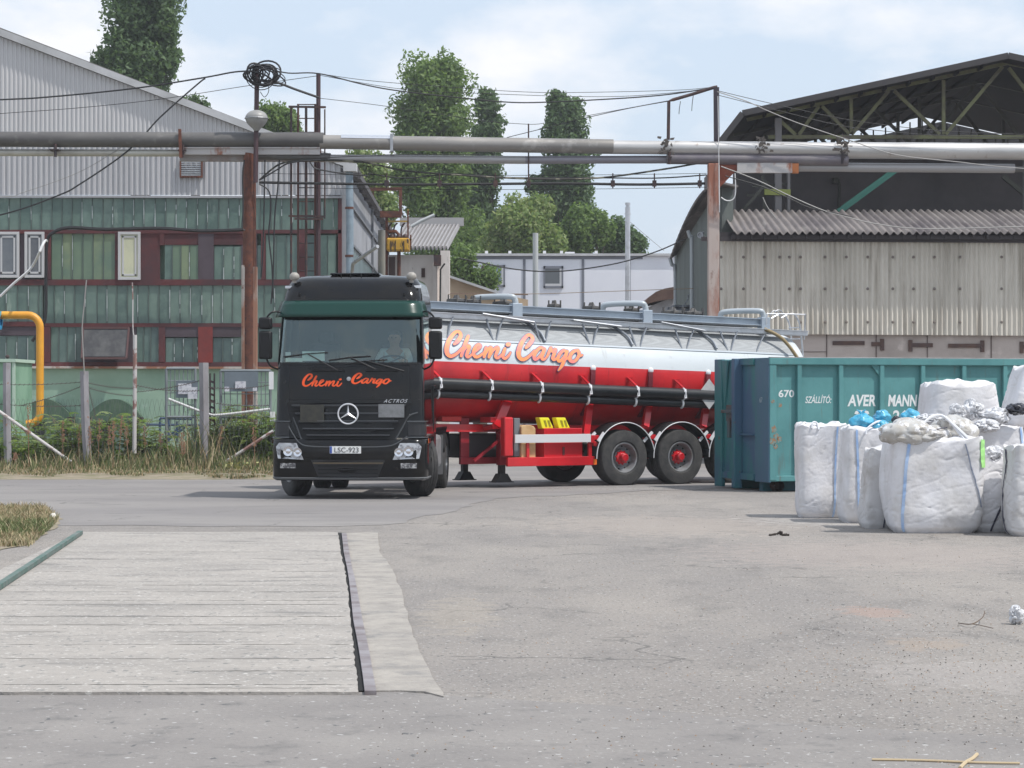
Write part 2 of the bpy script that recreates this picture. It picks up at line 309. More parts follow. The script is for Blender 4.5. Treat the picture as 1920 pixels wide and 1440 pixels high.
# ------------------------------------------------------------------ grit, grass, weeds
def scatter_mesh(name, mats, gen, n, label=None, cat=None):
    b = MB()
    for i in range(n): gen(b, i)
    o = b.build(name, mats, fix=False); tag(o, label, cat, kind='stuff'); return o
rg = random.Random(11)
grm = [mat('grit_pale', (0.40, 0.385, 0.365), .9), mat('grit_dark', (0.10, 0.09, 0.08), .9), mat('grit_brown', (0.30, 0.22, 0.16), .9)]
def grit(b, i):
    if i % 9 == 8: px = rg.uniform(960, 1345); py = rg.gauss(913, 2.5) + 3
    elif i % 5 < 2: px = rg.gauss(1700, 170); py = rg.gauss(1165 if i % 2 else 1255, 38)
    else: px = rg.uniform(700, 1940); py = 930 + 520 * rg.random() ** 1.3
    if px > 1990 or py < 906 or (px < 860 and py < 1310) or py > 1500: return
    p = G(px, py, .004); r = rg.uniform(.003, .009); b.cur = rg.choice((0, 0, 0, 1, 2)); a = rg.uniform(0, 6)
    vs = [p + Vector((math.cos(a + k * 2.1) * r, math.sin(a + k * 2.1) * r, 0)) for k in range(3)] + [p + Vector((0, 0, r * .9))]
    b.add(vs, [(0, 1, 3), (1, 2, 3), (2, 0, 3)])
scatter_mesh('gravel', grm, grit, 4200, 'loose pale and dark grit scattered over the concrete yard', 'gravel')
gr = [mat('grass_green', (0.085, 0.12, 0.035), .8), mat('grass_dry', (0.30, 0.23, 0.13), .85), mat('grass_olive', (0.14, 0.15, 0.06), .8), mat('grass_straw', (0.42, 0.35, 0.22), .85)]
def blade(b, p, h, w, lean):
    a = rg.uniform(0, 6.28); s = Vector((math.cos(a), math.sin(a), 0)) * w; l_ = Vector((rg.uniform(-lean, lean), rg.uniform(-lean, lean), 0)) * h
    m_ = p + l_ * .35 + Vector((0, 0, h * .6)); t = p + l_ + Vector((0, 0, h))
    b.add([p - s, p + s, m_ + s * .7, m_ - s * .7, t], [(0, 1, 2, 3), (3, 2, 4)])
def vgrass(b, i):
    x = rg.uniform(-12.8, -2.4); y = 48.0 + 8.5 * rg.random() ** 1.7
    d = noise.noise(Vector((x * .6, y * .5, 4)))
    near = max(0, 1 - max(0, y - 49.6) / 2.2) if y < 51.8 else 0.0; near = max(near, 1 - (y - 47.6) / 2.2)
    h = (.07 + .42 * rg.random() ** 1.5) * (1 - .80 * near) * (1 + 1.3 * d)
    if y < 49.3 and (noise.noise(Vector((x * 1.5, y * 1.5, 9))) < .02 * (49.5 - y) * 8): return
    b.cur = rg.choices((0, 1, 2, 3), (2 + 2 * d + 1.2 * (1 - near), 1.4 + 2.5 * near, 3, .8 + .8 * near))[0]
    if -7.6 < x < -6.0 and y > 51: h *= 1.9
    blade(b, Vector((x, y, .02 + min((y - 48) * .05, .12))), max(h, .05), rg.uniform(.007, .016), .5)
scatter_mesh('grass', gr, vgrass, 26000, 'rough green and straw coloured grass along the road in front of the factory fence', 'grass')
def pgrass(b, i):
    while True:
        px = rg.uniform(-60, 115); py = rg.uniform(950, 1025)
        if px < 112 - abs(py - 975) * 1.1: break
    p = G(px, py, .01); g_ = 982 < py < 1006
    b.cur = rg.choices((0, 1, 2, 3), (4, 1, 2, .5) if g_ else (.6, 3, 1.5, 2))[0]
    blade(b, p, rg.uniform(.03, .12) * (1.2 if g_ else .9), rg.uniform(.003, .008), .8)
scatter_mesh('lawn', gr, pgrass, 9000, 'small patch of dry and green grass at the left edge beside the weighbridge', 'grass')
def leafcloud(name, mats, centers, n, size, label, cat, group=None, loc=(0, 0, 0), seed=1, aspect=.5, stems=None, droop=0.2, trunkmat=None):
    rs = np.random.RandomState(seed); C_ = np.array([c[:3] for c in centers], float); Rr = np.array([c[3:6] for c in centers], float)
    vol = Rr[:, 0] * Rr[:, 1] * Rr[:, 2]; w = vol ** .75; idx = rs.choice(len(C_), n, p=w / w.sum())
    d = rs.normal(size=(n, 3)); d /= np.linalg.norm(d, axis=1)[:, None]; rad = (.45 + .55 * rs.rand(n) ** .6)
    rad *= 1 + .12 * rs.normal(size=n)
    p = C_[idx] + d * Rr[idx] * rad[:, None]
    nrm = d + rs.normal(size=(n, 3)) * .75; nrm /= np.linalg.norm(nrm, axis=1)[:, None]
    t = np.cross(nrm, rs.normal(size=(n, 3))); t /= np.linalg.norm(t, axis=1)[:, None] + 1e-9; s = np.cross(nrm, t)
    L_ = size * (.6 + .8 * rs.rand(n))[:, None]; t = t * L_; s = s * L_ * aspect; t[:, 2] -= droop * L_[:, 0] * rs.rand(n)
    v = np.stack([p - t * .5, p + s * .5, p + t * .5, p - s * .5], 1).reshape(-1, 3)
    me = bpy.data.meshes.new(name); me.vertices.add(4 * n); me.vertices.foreach_set('co', v.ravel()); me.loops.add(4 * n); me.loops.foreach_set('vertex_index', np.arange(4 * n)); me.polygons.add(n)
    me.polygons.foreach_set('loop_start', np.arange(0, 4 * n, 4)); me.polygons.foreach_set('loop_total', np.full(n, 4))
    for q in mats: me.materials.append(q)
    me.polygons.foreach_set('material_index', rs.randint(0, len(mats), n)); me.update(); me.validate()
    o = bpy.data.objects.new(name, me); col.objects.link(o); o.location = loc
    return o
def leafmat(name, c, tr=.42):
    if name in _m: return _m[name]
    m = bpy.data.materials.new(name); m.use_nodes = True; n = m.node_tree.nodes; l = m.node_tree.links.new; b = n['Principled BSDF']
    b.inputs['Base Color'].default_value = (*c, 1); b.inputs['Roughness'].default_value = .6; b.inputs['Specular IOR Level'].default_value = .3
    t = n.new('ShaderNodeBsdfTranslucent'); t.inputs[0].default_value = (c[0] * 1.3, c[1] * 1.4, c[2] * .8, 1); x = n.new('ShaderNodeMixShader'); x.inputs[0].default_value = tr
    l(b.outputs[0], x.inputs[1]); l(t.outputs[0], x.inputs[2]); l(x.outputs[0], n['Material Output'].inputs[0]); _m[name] = m; return m
LM = [leafmat('leaf_a', (0.14, 0.21, 0.065)), leafmat('leaf_b', (0.19, 0.265, 0.095)), leafmat('leaf_c', (0.10, 0.16, 0.055))]
LMD = [leafmat('leaf_d', (0.10, 0.16, 0.075)), leafmat('leaf_e', (0.135, 0.20, 0.095)), leafmat('leaf_f', (0.07, 0.115, 0.055))]
LMY = [leafmat('leaf_g', (0.21, 0.28, 0.10)), leafmat('leaf_h', (0.16, 0.23, 0.08)), leafmat('leaf_i', (0.27, 0.31, 0.14))]
BARK = mat('bark', (0.10, 0.08, 0.06), .9, c2=(.06, .05, .04), sc=8)
FRM = [leafmat('frond_a', (0.20, 0.27, 0.10)), leafmat('frond_b', (0.25, 0.31, 0.13)), leafmat('frond_c', (0.15, 0.22, 0.075))]
# weeds in the verge: pinnate fronds on stems
def frondbush(px, py0, py1, w, D, seed, label, dens=1.0, mats=LMY):
    r_ = random.Random(seed); base = P(px, 0, D); base.z = .1; h = (HZ - py0) / F * D + EYE; root = empty('weed_bush', base, label, 'bush', 'weed bushes along the fence')
    b = MB(); st = MB(); W = w / F * D
    for i in range(int(34 * dens)):
        a = r_.uniform(0, 6.28); x0 = r_.uniform(-.5, .5) * W * .9; y0 = r_.uniform(-.5, .5) * .5
        top = Vector((x0 + r_.uniform(-.3, .3) * W, y0 + r_.uniform(-.4, .4), r_.uniform(.5, 1.08) * (h - .1))); pts = crm([(x0, y0, 0), (x0 * .9 + top.x * .1, y0, top.z * .6), top], 4); st.tube(pts, .007, 4)
        for q in range(9):
            s = .22 + .78 * q / 8; k = pts[min(int(s * (len(pts) - 1)), len(pts) - 1)]; fa = r_.uniform(0, 6.28); fl = r_.uniform(.28, .52); d = Vector((math.cos(fa), math.sin(fa), r_.uniform(.1, .6))); b.cur = r_.randrange(3)
            for j in range(1, 9):
                c = k + d * fl * j / 8 + Vector((0, 0, -fl * .55 * (j / 8) ** 2)); sd = Vector((-d.y, d.x, 0)).normalized(); ll = .12 * (1.1 - j / 10)
                for sg in (-1, 1):
                    e = c + sd * sg * ll + d * ll * .3 + Vector((0, 0, -ll * .3)); wv = d * .022
                    b.add([c, (c + e) / 2 + wv, e, (c + e) / 2 - wv], [(0, 1, 2, 3)])
    b.build('foliage', FRM, root, fix=False); st.build('stem', mat('stem', (.16, .12, .07), .8), root)
frondbush(95, 788, 880, 150, 52.6, 1, 'broad weed bush with fern-like leaves under the yellow gas pipe', 1.2, LM)
frondbush(200, 782, 880, 150, 52.4, 2, 'fern-leaved weed bush right of the first grey fence post', 1.2, LM)
frondbush(288, 812, 880, 70, 52.5, 3, 'smaller fern-leaved weed bush beside the thin white pole', .7, LMY)
frondbush(25, 822, 885, 90, 52.0, 4, 'low weed bush at the left edge below the green cabinet', .8, LM)
frondbush(430, 768, 880, 90, 52.6, 5, 'tall weed bush right of the bent grey fence post', 1.3, LMY)
frondbush(490, 775, 885, 80, 52.2, 6, 'green weed bush hard against the left side of the black truck', 1.2, LM)
frondbush(395, 800, 880, 60, 53.0, 7, 'dark weed bush just behind the bent grey fence post', .8, LM)
# tall dock seed heads
rg = random.Random(21); dk = mat('seed_brown', (.26, .14, .085), .9)
DB = empty('dock_plant', G(185, 884), 'brown seeding dock stalks standing above the weeds left of the truck', 'plant')
b = MB()
for px, py in ((52, 760), (150, 795), (187, 785), (212, 790), (228, 780), (236, 800), (270, 800), (340, 812), (345, 830), (168, 800), (205, 800), (30, 850), (300, 815), (415, 800), (475, 800), (118, 790)):
    t = P(px, py, 51 + rg.uniform(-.8, 1)); g_ = Vector((t.x + rg.uniform(-.08, .08), t.y, .1)); b.tube([g_, g_.lerp(t, .6), t], .006, 4)
    for k in range(60):
        f_ = .55 + .45 * rg.random(); c = g_.lerp(t, f_) + Vector((rg.gauss(0, .028), rg.gauss(0, .028), 0)); b.add([c, c + Vector((.02, 0, .015)), c + Vector((0, .01, .035))], [(0, 1, 2)])
o = b.build('seed_stalk', dk, DB, fix=False); o.location = -DB.location; o['kind'] = 'stuff'
# broad pale leaves at the road edge
root = empty('burdock', G(450, 890), 'pale broad-leaved weed at the road edge left of the black truck', 'plant'); b = MB()
for k in range(60):
    c = P(rg.gauss(448, 22), rg.uniform(868, 893), 49.5 + rg.random()); a = rg.uniform(0, 6.28); s = Vector((math.cos(a), math.sin(a), rg.uniform(.1, .9))) * rg.uniform(.05, .12); q = s.cross(Vector((0, 0, 1))).normalized() * .035
    b.add([c, c + s * .5 + q, c + s, c + s * .5 - q], [(0, 1, 2, 3)])
o = b.build('leaf_mass', [mat('pale_leaf', (.42, .42, .17), .7)], root, fix=False); o.location = -root.location
o['kind'] = 'stuff'
# stones and litter
def rock(name, p, r, m, label, cat, group=None, sz=(1, 1, .7), seed=0, amp=.35):
    b = MB(); b.ball((0, 0, 0), r, 14, sz); vs = []
    for v in b.v:
        v = Vector(v); vs.append(tuple(v * (1 + amp * noise.noise(v / r * 1.6 + Vector((seed, 0, 0))))))
    b.v = vs; o = b.build(name, m, smooth=True); o.location = (p.x, p.y, p.z + r * sz[2] * .7); return tag(o, label, cat, group)
rock('stone', G(99, 976), .055, mat('limestone', (.6, .57, .52), .9), 'pale stone at the tip of the grass patch by the road', 'stone', seed=3, sz=(1, 1, 1.1))
rock('stone', G(96, 985), .03, mat('limestone', (.6, .57, .52), .9), 'little pale pebble just below the pale stone by the grass patch', 'stone', seed=5)
b = MB()
for pts in ([(-.3, 0, .02), (-.12, .02, .05), (0, 0, .07), (.1, .03, .04), (.26, 0, .03)], [(-.05, .02, .06), (.02, -.03, .12), (.06, -.02, .09)], [(0, 0, .06), (.12, .05, .02), (.2, .02, .05)]):
    pts = [Vector(p) * .75 for p in pts]; b.tube(crm(pts, 4), [.012 + .018 * abs(math.sin(k * 1.3)) for k in range(len(crm(pts, 4)))], 6)
o = b.build('bark_scrap', mat('dark_scrap', (.05, .04, .035), .9), smooth=True); o.scale = (.6, .6, .6); o.location = G(1462, 1005); tag(o, 'dark crumpled scrap lying on the yard left of the white bags', 'debris')
for (a, c, r, lab) in (((1635, 1424), (1912, 1431), .006, 'long pale straw stalk lying at the bottom right corner of the yard'), ((1800, 1440), (1832, 1414), .009, 'short thick straw crossing the long stalk at the bottom right')):
    b = MB(); p = G(*a, .01); q = G(*c, .012); b.tube(crm([p, p.lerp(q, .35) + Vector((0, .015, 0)), p.lerp(q, .7) - Vector((0, .01, 0)), q], 4), r, 6); tag(b.build('straw_stalk', mat('straw', (.48, .38, .24), .8), smooth=True), lab, 'straw')
b = MB(); q = [G(1797, 1168, .01), G(1822, 1170, .03), G(1842, 1158, .05), G(1846, 1146, .07)]; b.tube(crm(q, 4), .004, 5); b.tube(crm([G(1822, 1170, .03), G(1836, 1172, .02), G(1862, 1178, .02)], 3), .003, 5)
tag(b.build('twig', mat('twig', (.12, .085, .06), .9)), 'thin forked brown twig on the yard near the right edge', 'twig')
# ------------------------------------------------------------------ script lettering (centre lines, brush widths)
LET1 = [ # Chemi
 ([(262,295),(300,262),(336,210),(330,162),(290,150),(240,190),(195,260),(170,340),(175,405),(215,438),(262,425),(310,390),(350,345)], [16,26,24,20,19,24,28,28,26,22,20,17,14]),
 ([(428,205),(404,265),(372,345),(345,435)], [20,24,24,18]),
 ([(350,410),(390,345),(425,318),(440,335),(420,390),(408,432),(430,447),(475,415)], [14,17,20,21,21,20,17,13]),
 ([(480,405),(530,368),(572,325),(560,302),(530,312),(500,360),(493,415),(520,447),(560,438),(610,400)], [14,17,19,18,18,21,21,19,17,13]),
 ([(642,338),(628,395),(618,445)], [18,22,18]), ([(622,435),(665,360),(697,335),(704,358),(690,400),(676,448)], [14,17,19,20,20,18]),
 ([(680,440),(730,365),(772,335),(786,352),(766,405),(758,445),(785,458),(830,420)], [14,17,19,20,20,19,17,14]),
 ([(868,352),(848,410),(842,445),(868,465),(905,440),(935,395)], [18,21,20,18,16,12]), ([(900,303),(915,300)], [24,24])]
LET2 = [ # Cargo
 ([(1120,340),(1158,302),(1198,248),(1190,206),(1150,192),(1100,235),(1055,310),(1030,390),(1037,445),(1075,477),(1122,465),(1175,425),(1222,375)], [16,26,24,20,19,24,28,28,26,22,20,17,14]),
 ([(1336,360),(1300,338),(1255,370),(1218,430),(1226,472),(1260,465),(1305,415),(1342,352)], [18,18,20,21,20,17,16,15]), ([(1342,362),(1315,430),(1312,468),(1340,475),(1375,440)], [20,21,19,16,13]),
 ([(1375,440),(1400,385),(1420,345)], [14,19,20]), ([(1418,355),(1438,382),(1475,360),(1455,420),(1440,462),(1458,480),(1500,455)], [17,18,19,22,20,17,14]),
 ([(1500,455),(1520,430)], [14,17]), ([(1606,395),(1572,372),(1528,410),(1502,462),(1515,497),(1550,478),(1592,425),(1612,380)], [18,18,20,21,19,17,17,16]), ([(1612,385),(1585,470),(1550,550),(1508,605)], [20,22,21,10]),
 ([(1585,480),(1620,465),(1650,430)], [10,13,14]), ([(1738,372),(1690,385),(1650,435),(1650,488),(1690,503),(1732,470),(1758,415),(1742,372)], [18,20,22,22,19,19,20,18]), ([(1748,405),(1770,432),(1795,428)], [14,15,12])]
def lettering(name, strokes, fn, m, parent, grow=0.0, base=0.0, wid=1.0, step=.00012):
    b = MB(); k = 0
    for pts, ws in strokes:
        sm = crm([(x, y, 0) for x, y in pts], 7); N = len(sm)
        ww = [np.interp(i / 7, range(len(ws)), ws) * wid + grow for i in range(N)]; L_ = []; R_ = []
        for i, p in enumerate(sm):
            t = (sm[min(i + 1, N - 1)] - sm[max(i - 1, 0)]).normalized(); q = Vector((-t.y, t.x, 0)) * ww[i]; off = base + (k + i / N) * step
            L_.append(fn(p.x + q.x, p.y + q.y, off)); R_.append(fn(p.x - q.x, p.y - q.y, off))
        b.add(L_ + R_, [(i, i + 1, N + i + 1, N + i) for i in range(N - 1)]); k += 1
        for e, d in ((0, 0), (N - 1, 1)):
            p = sm[e]; off = base + (k + d * .4) * step; b.poly([fn(p.x + ww[e] * math.cos(a), p.y + ww[e] * math.sin(a), off) for a in [j * math.pi / 7 for j in range(14)]])
        k += 1
    return b.build(name, m, parent, fix=False)
# ------------------------------------------------------------------ wheel (axis along local -x side given), returned as part tree
RIM = mat('wheel_rim', (0.30, 0.31, 0.33), .5, .4, c2=(.2, .19, .18), sc=5)
REDP = mat('red_paint', srgb(205, 28, 38), .28, c2=srgb(178, 24, 34), sc=1.4, coat=.5)
def wheel(parent, c, ax, r, w, hub, dirv=1, steer=0, name='wheel', rimmat=None, dish=.09):
    """c wheel centre of outer face side, ax unit axis pointing outward"""
    c = Vector(c); ax = Vector(ax).normalized(); e = bpy.data.objects.new(name, None); col.objects.link(e); e.parent = parent; e.location = c
    b = MB(); rr = r * .545; hw = w / 2
    pr = [(-hw * .86, rr), (-hw, rr + .03), (-hw * 1.02, r * .8), (-hw * .93, r * .955), (-hw * .80, r * .992)]
    for k in range(5):
        a = -hw * .78 + k * (hw * 1.56 / 4.999); q = hw * 1.56 / 5
        if k < 4: pr += [(a + q * .70, r), (a + q * .72, r - .014), (a + q * .84, r - .014), (a + q * .86, r)]
    pr += [(hw * .80, r * .992), (hw * .93, r * .955), (hw * 1.02, r * .8), (hw, rr + .03), (hw * .86, rr)]
    b.lathe(pr, (0, 0, 0), ax, 56); b.build('tyre', TYRE, e, smooth=True)
    b = MB(); h = hw * .86
    b.lathe([(h, rr + .004), (h + .012, rr - .004), (h + .006, rr - .025), (h - dish, rr - .06), (h - dish - .01, r * .30), (h - dish + .035, r * .28), (h - dish + .035, r * .16), (h - dish, .01)], (0, 0, 0), ax, 40)
    b.lathe([(-h, rr), (-h + .10, rr - .05), (-h + .1, .02)], (0, 0, 0), ax, 32)
    a = ax.orthogonal().normalized(); bb = ax.cross(a)
    for k in range(10):
        g = k * math.pi / 5; o = (a * math.cos(g) + bb * math.sin(g)); b.cur = 1; b.lathe([(0, .022), (.004, .02), (.004, .001)], o * r * .415 + ax * (h - dish + .0), ax, 8)
        g += math.pi / 10; o = (a * math.cos(g) + bb * math.sin(g)); b.cur = 2; b.lathe([(0, .015), (.03, .014), (.032, .001)], o * r * .245 + ax * (h - dish + .035), ax, 6)
    b.build('rim', [rimmat or RIM, BLKP, hub or GALV], e, smooth=True)
    if hub:
        b = MB(); b.lathe([(h - dish + .03, .125), (h - dish + .07, .12), (h - dish + .08, .085), (h - dish + .17, .08), (h - dish + .19, .06), (h - dish + .19, .001)], (0, 0, 0), ax, 24); b.build('hub', hub, e, smooth=True)
    return e
# ================================================================== TRUCK TRACTOR
BLK = mat('truck_black', (0.004, 0.0045, 0.006), .09, c2=(.010, .009, .008), sc=3, c3=(.05, .045, .038), sc3=7, lo3=.64, hi3=.85, spec=.32)
BLKM = mat('truck_trim', (0.008, 0.008, 0.009), .45, spec=.3)
HEAD = R(-3.0)
T = empty('truck_tractor', (-2.71, 38.87, 0), 'black semi truck tractor with orange script on its front, turning towards the camera', 'truck', rz=HEAD)
ZW = [.30, .36, .5, .75, 1.0, 1.22, 1.45, 1.9, 2.22, 2.27, 2.35, 3.0, 3.05, 3.29, 3.45, 3.6, 3.69, 3.74, 3.77]
WW = [2.40, 2.50, 2.52, 2.52, 2.52, 2.50, 2.48, 2.46, 2.44, 2.44, 2.43, 2.36, 2.36, 2.34, 2.30, 2.22, 2.12, 1.95, 1.5]
FF = [.03, .0, -.01, -.02, -.01, .01, .03, .05, .08, .09, .105, .27, .285, .34, .42, .54, .66, .82, 1.05]
RAD = .20
def cp(s, z, off=0.0):
    hw = np.interp(z, ZW, WW) / 2; f = float(np.interp(z, ZW, FF)); r = RAD + max(0, z - 3.0) * .15; hw = float(hw)
    cur = lambda x: .07 * (x / 1.25) ** 2
    a_ = abs(s); sg = 1 if s >= 0 else -1
    if a_ <= .85:
        x = a_ / .85 * (hw - r); y = f + cur(x); nx, ny = 0.0, -1.0
    elif a_ <= 1.0:
        g = (a_ - .85) / .15 * math.pi / 2; x = hw - r + r * math.sin(g); y = f + cur(hw - r) + r * (1 - math.cos(g)); nx, ny = math.sin(g), -math.cos(g)
    else:
        x = hw; y0 = f + cur(hw - r) + r; y = y0 + (a_ - 1) * (2.28 - y0); nx, ny = 1.0, 0.0
    return Vector((sg * (x + nx * off), y + ny * off, z))
def sx(x, z):
    hw = float(np.interp(z, ZW, WW)) / 2; return x / (hw - RAD - max(0, z - 3.0) * .15) * .85
SS = [-2, -1.75, -1.62, -1.1, -1.0, -.975, -.95, -.92, -.885, -.85, -.83, -.6, -.3, 0, .3, .6, .83, .85, .885, .92, .95, .975, 1.0, 1.1, 1.62, 1.75, 2]
ZZ = [1.02, 1.22, 1.45, 1.72, 1.9, 2.1, 2.22, 2.27, 2.35, 2.7, 3.0, 3.05, 3.15, 3.29, 3.45, 3.55, 3.6, 3.65, 3.69, 3.72, 3.74, 3.77]
b = MB()
for j in range(len(ZZ) - 1):
    for i in range(len(SS) - 1):
        s0, s1, z0, z1 = SS[i], SS[i + 1], ZZ[j], ZZ[j + 1]; sm_ = abs(s0 + s1) / 2; zm = (z0 + z1) / 2
        if 2.27 < zm < 3.05 and sm_ < .97: continue
        if 2.22 < zm < 3.0 and 1.1 < sm_ < 1.62: continue
        b.add([cp(s0, z0), cp(s1, z0), cp(s1, z1), cp(s0, z1)], [(0, 1, 2, 3)])
b.poly([cp(s, 3.77) for s in SS]); b.poly([cp(-2, z) for z in ZZ] + [cp(2, z) for z in ZZ[::-1]])
b.poly([cp(s, 1.02) for s in SS[::-1]])
body = b.build('cab_shell', BLK, T, smooth=False, fix=False)
me = body.data; bm = bmesh.new(); bm.from_mesh(me); bmesh.ops.remove_doubles(bm, verts=bm.verts, dist=.0008); bmesh.ops.recalc_face_normals(bm, faces=bm.faces); bm.to_mesh(me); bm.free()
me.polygons.foreach_set('use_smooth', [True] * len(me.polygons)); me.set_sharp_from_angle(angle=R(35))
def patch(s0, s1, z0, z1, off, ns=12, nz=6, b=None):
    b = b or MB(); b.grid(lambda u, w: cp(s0 + (s1 - s0) * u, z0 + (z1 - z0) * w, off), [i / ns for i in range(ns + 1)], [i / nz for i in range(nz + 1)]); return b
def cpx(x, z, off=0.0): return cp(sx(x, z), z, off)
def shp(pts, off, b=None, n=1):
    b = b or MB(); o = []
    for i in range(len(pts)):
        a, c = pts[i], pts[(i + 1) % len(pts)]
        for k in range(4): o.append(cpx(a[0] + (c[0] - a[0]) * k / 4, a[1] + (c[1] - a[1]) * k / 4, off))
    b.poly(o); return b
WS = glass('windscreen_glass', (0.78, 0.92, 0.88), .085)
ws = patch(-.985, .985, 2.255, 3.06, .006, 24, 6).build('windscreen', WS, T, smooth=True)
b = MB(); pad = lambda s0, s1, z0, z1, o=.010: patch(s0, s1, z0, z1, o, 24 if s1 - s0 > .5 else 3, 3, b)
pad(-.985, .985, 2.24, 2.275); pad(-.985, -.96, 2.24, 3.06); pad(.96, .985, 2.24, 3.06)
b.build('seal', BLKM, ws, smooth=True)
for sg in (-1, 1): patch(sg * 1.1, sg * 1.62, 2.22, 3.0, .004, 4, 4).build('side_window', glass('side_glass', (.5, .55, .55), .12), T, smooth=True)
# sun visor: translucent green strip standing proud of the cab
b = MB(); vs_ = [-.99 + 1.98 * i / 30 for i in range(31)]
b.grid(lambda s, w: cp(s, 3.035 + .27 * w, .11 - .07 * w), vs_, [i / 4 for i in range(5)])
o = b.build('sun_visor', mat('green_visor', (0.003, 0.036, 0.027), .22, spec=.4), T, smooth=True, solid=.012)
# upper roof seam + marker lights + roof hatch + beacons
b = MB(); b.grid(lambda s, w: cp(s, 3.315 + .012 * w, .003), vs_, [0, 1]); b.build('panel_seam', BLKM, T)
for sg in (-1, 1):
    b = MB(); p = cpx(sg * .93, 3.55, .012); b.box(p + Vector((-.07, -.015, -.022)), p + Vector((.07, .03, .022))); b.build('marker_lamp', mat('clear_lens', (.7, .72, .75), .12), T, bevel=.006)
    b = MB(); p = cpx(sg * .88, 3.42, .012); b.box(p + Vector((-.016, -.02, -.022)), p + Vector((.016, .02, .022))); b.build('bolt', BLKM, T)
    b = MB(); b.lathe([(0, .035), (.05, .035), (.052, .062), (.07, .078), (.10, .086), (.14, .078), (.175, .04), (.18, .002)], (sg * .99, .62, 3.62), (0, 0, 1), 20); b.build('beacon', mat('beacon_cover', (.30, .28, .25), .5), T, smooth=True)
b = MB(); b.box((-.42, .86, 3.765), (.42, 1.7, 3.80)); b.build('roof_hatch', BLK, T, bevel=.03)
b = MB()
for x in (-.22, -.06, .12): b.tube([(x, .80, 3.70), (x, .80, 3.79)], .010, 6)
b.build('aerial', BLKM, T)
# panel seams and trims on the front
b = MB()
for x in (-1.0, 1.0):
    b.grid(lambda u, w: cpx(x + .012 * u, 1.62 + .62 * w, .002), [0, 1], [i / 5 for i in range(6)])
b.grid(lambda u, w: cp(-.98 + 1.96 * u, 2.195 + .01 * w, .002), [i / 20 for i in range(21)], [0, 1]); b.grid(lambda u, w: cp(-1.0 + 2.0 * u, 1.655 + .012 * w, .003), [i / 24 for i in range(25)], [0, 1])
b.build('front_seam', BLKM, T)
# grille: recessed looking trapezoid with slats
b = shp([(-1.04, 1.60), (1.04, 1.60), (1.0, 1.40), (.80, 1.0), (-.80, 1.0), (-1.0, 1.40)], .014); gri = b.build('grille', BLKM, T, fix=False)
for z, w, h in ((1.545, 1.9, .05), (1.415, 1.78, .045), (1.285, 1.66, .045), (1.165, 1.52, .04), (1.06, 1.38, .03)):
    b = MB()
    for k in range(10):
        x0 = -w / 2 + w * k / 10; x1 = x0 + w / 10; p = cpx(x0, z, .010); q = cpx(x1, z, .010)
        b.prism([p + Vector((0, 0, -h / 2)), p + Vector((0, -.05, -h / 2 + .008)), p + Vector((0, -.045, h / 2)), p + Vector((0, 0, h / 2))], q - p)
    b.build('slat', BLK, gri); b = MB(); p = [cpx(-w / 2 + w * k / 10, z + h / 2 - .004, .062) for k in range(11)]
    for k in range(10): b.bar(p[k], p[k + 1], .006, .010)
    b.build('slat_edge', mat('slat_edge', (.10, .105, .115), .3), gri)
b = MB(); pts = [cpx(x, z, .018) for x, z in ((-.93, 1.36), (-.86, 1.20), (-.78, .99), (-.74, .955), (0, .94), (.74, .955), (.78, .99), (.90, 1.2), (1.0, 1.38), (1.1, 1.44))]; b.tube(crm(pts, 4), .014, 6); b.build('grille_rim', mat('satin_trim', (.08, .085, .09), .25, .3), gri, smooth=True)
# star emblem
b = MB(); c = cpx(0, 1.42, .07); b.tube([c + Vector((math.cos(a), 0, math.sin(a))) * .165 for a in [i * math.pi / 20 for i in range(41)]], .014, 8, cap=False)
for k in range(3):
    a = math.pi / 2 + k * 2 * math.pi / 3; d = Vector((math.cos(a), 0, math.sin(a))); s_ = Vector((-d.z, 0, d.x))
    b.add([c + s_ * .024 - d * .014, c + d * .16, c - s_ * .024 - d * .014, c + Vector((0, -.02, 0)), c + Vector((0, .012, 0))], [(0, 1, 3), (1, 2, 3), (2, 0, 3), (1, 0, 4), (2, 1, 4), (0, 2, 4)])
b.build('emblem', mat('satin_chrome', (.8, .8, .82), .35, .7), T)
b = MB(); b.lathe([(0, .035), (.02, .035), (.024, .02), (.024, .001)], cpx(0, 2.00, .0), (0, -1, 0), 16); b.build('badge', GALV, T, smooth=True)
for (x0, x1, z0, z1, m_, nm, of) in ((.50, .93, 1.36, 1.58, mat('plate_grey', (.22, .225, .235), .4, c2=(.16, .165, .17), sc=9), 'plate_holder', .055), (-.80, -.40, 1.28, 1.57, mat('olive_plate', (.040, .038, .028), .5, c2=(.02, .02, .018), sc=12), 'folded_plate', .055)):
    b = MB(); p = cpx((x0 + x1) / 2, z0, of); b.box((x0, p.y - .012, z0), (x1, p.y, z1)); b.build(nm, m_, T, bevel=.004)
txt('model_badge', 'ACTROS', .085, CHROME, T, Matrix.Translation(cpx(.58, 1.605, .012)) @ Matrix.Rotation(R(90), 4, 'X'), .004, shear=.5, spc=1.25)
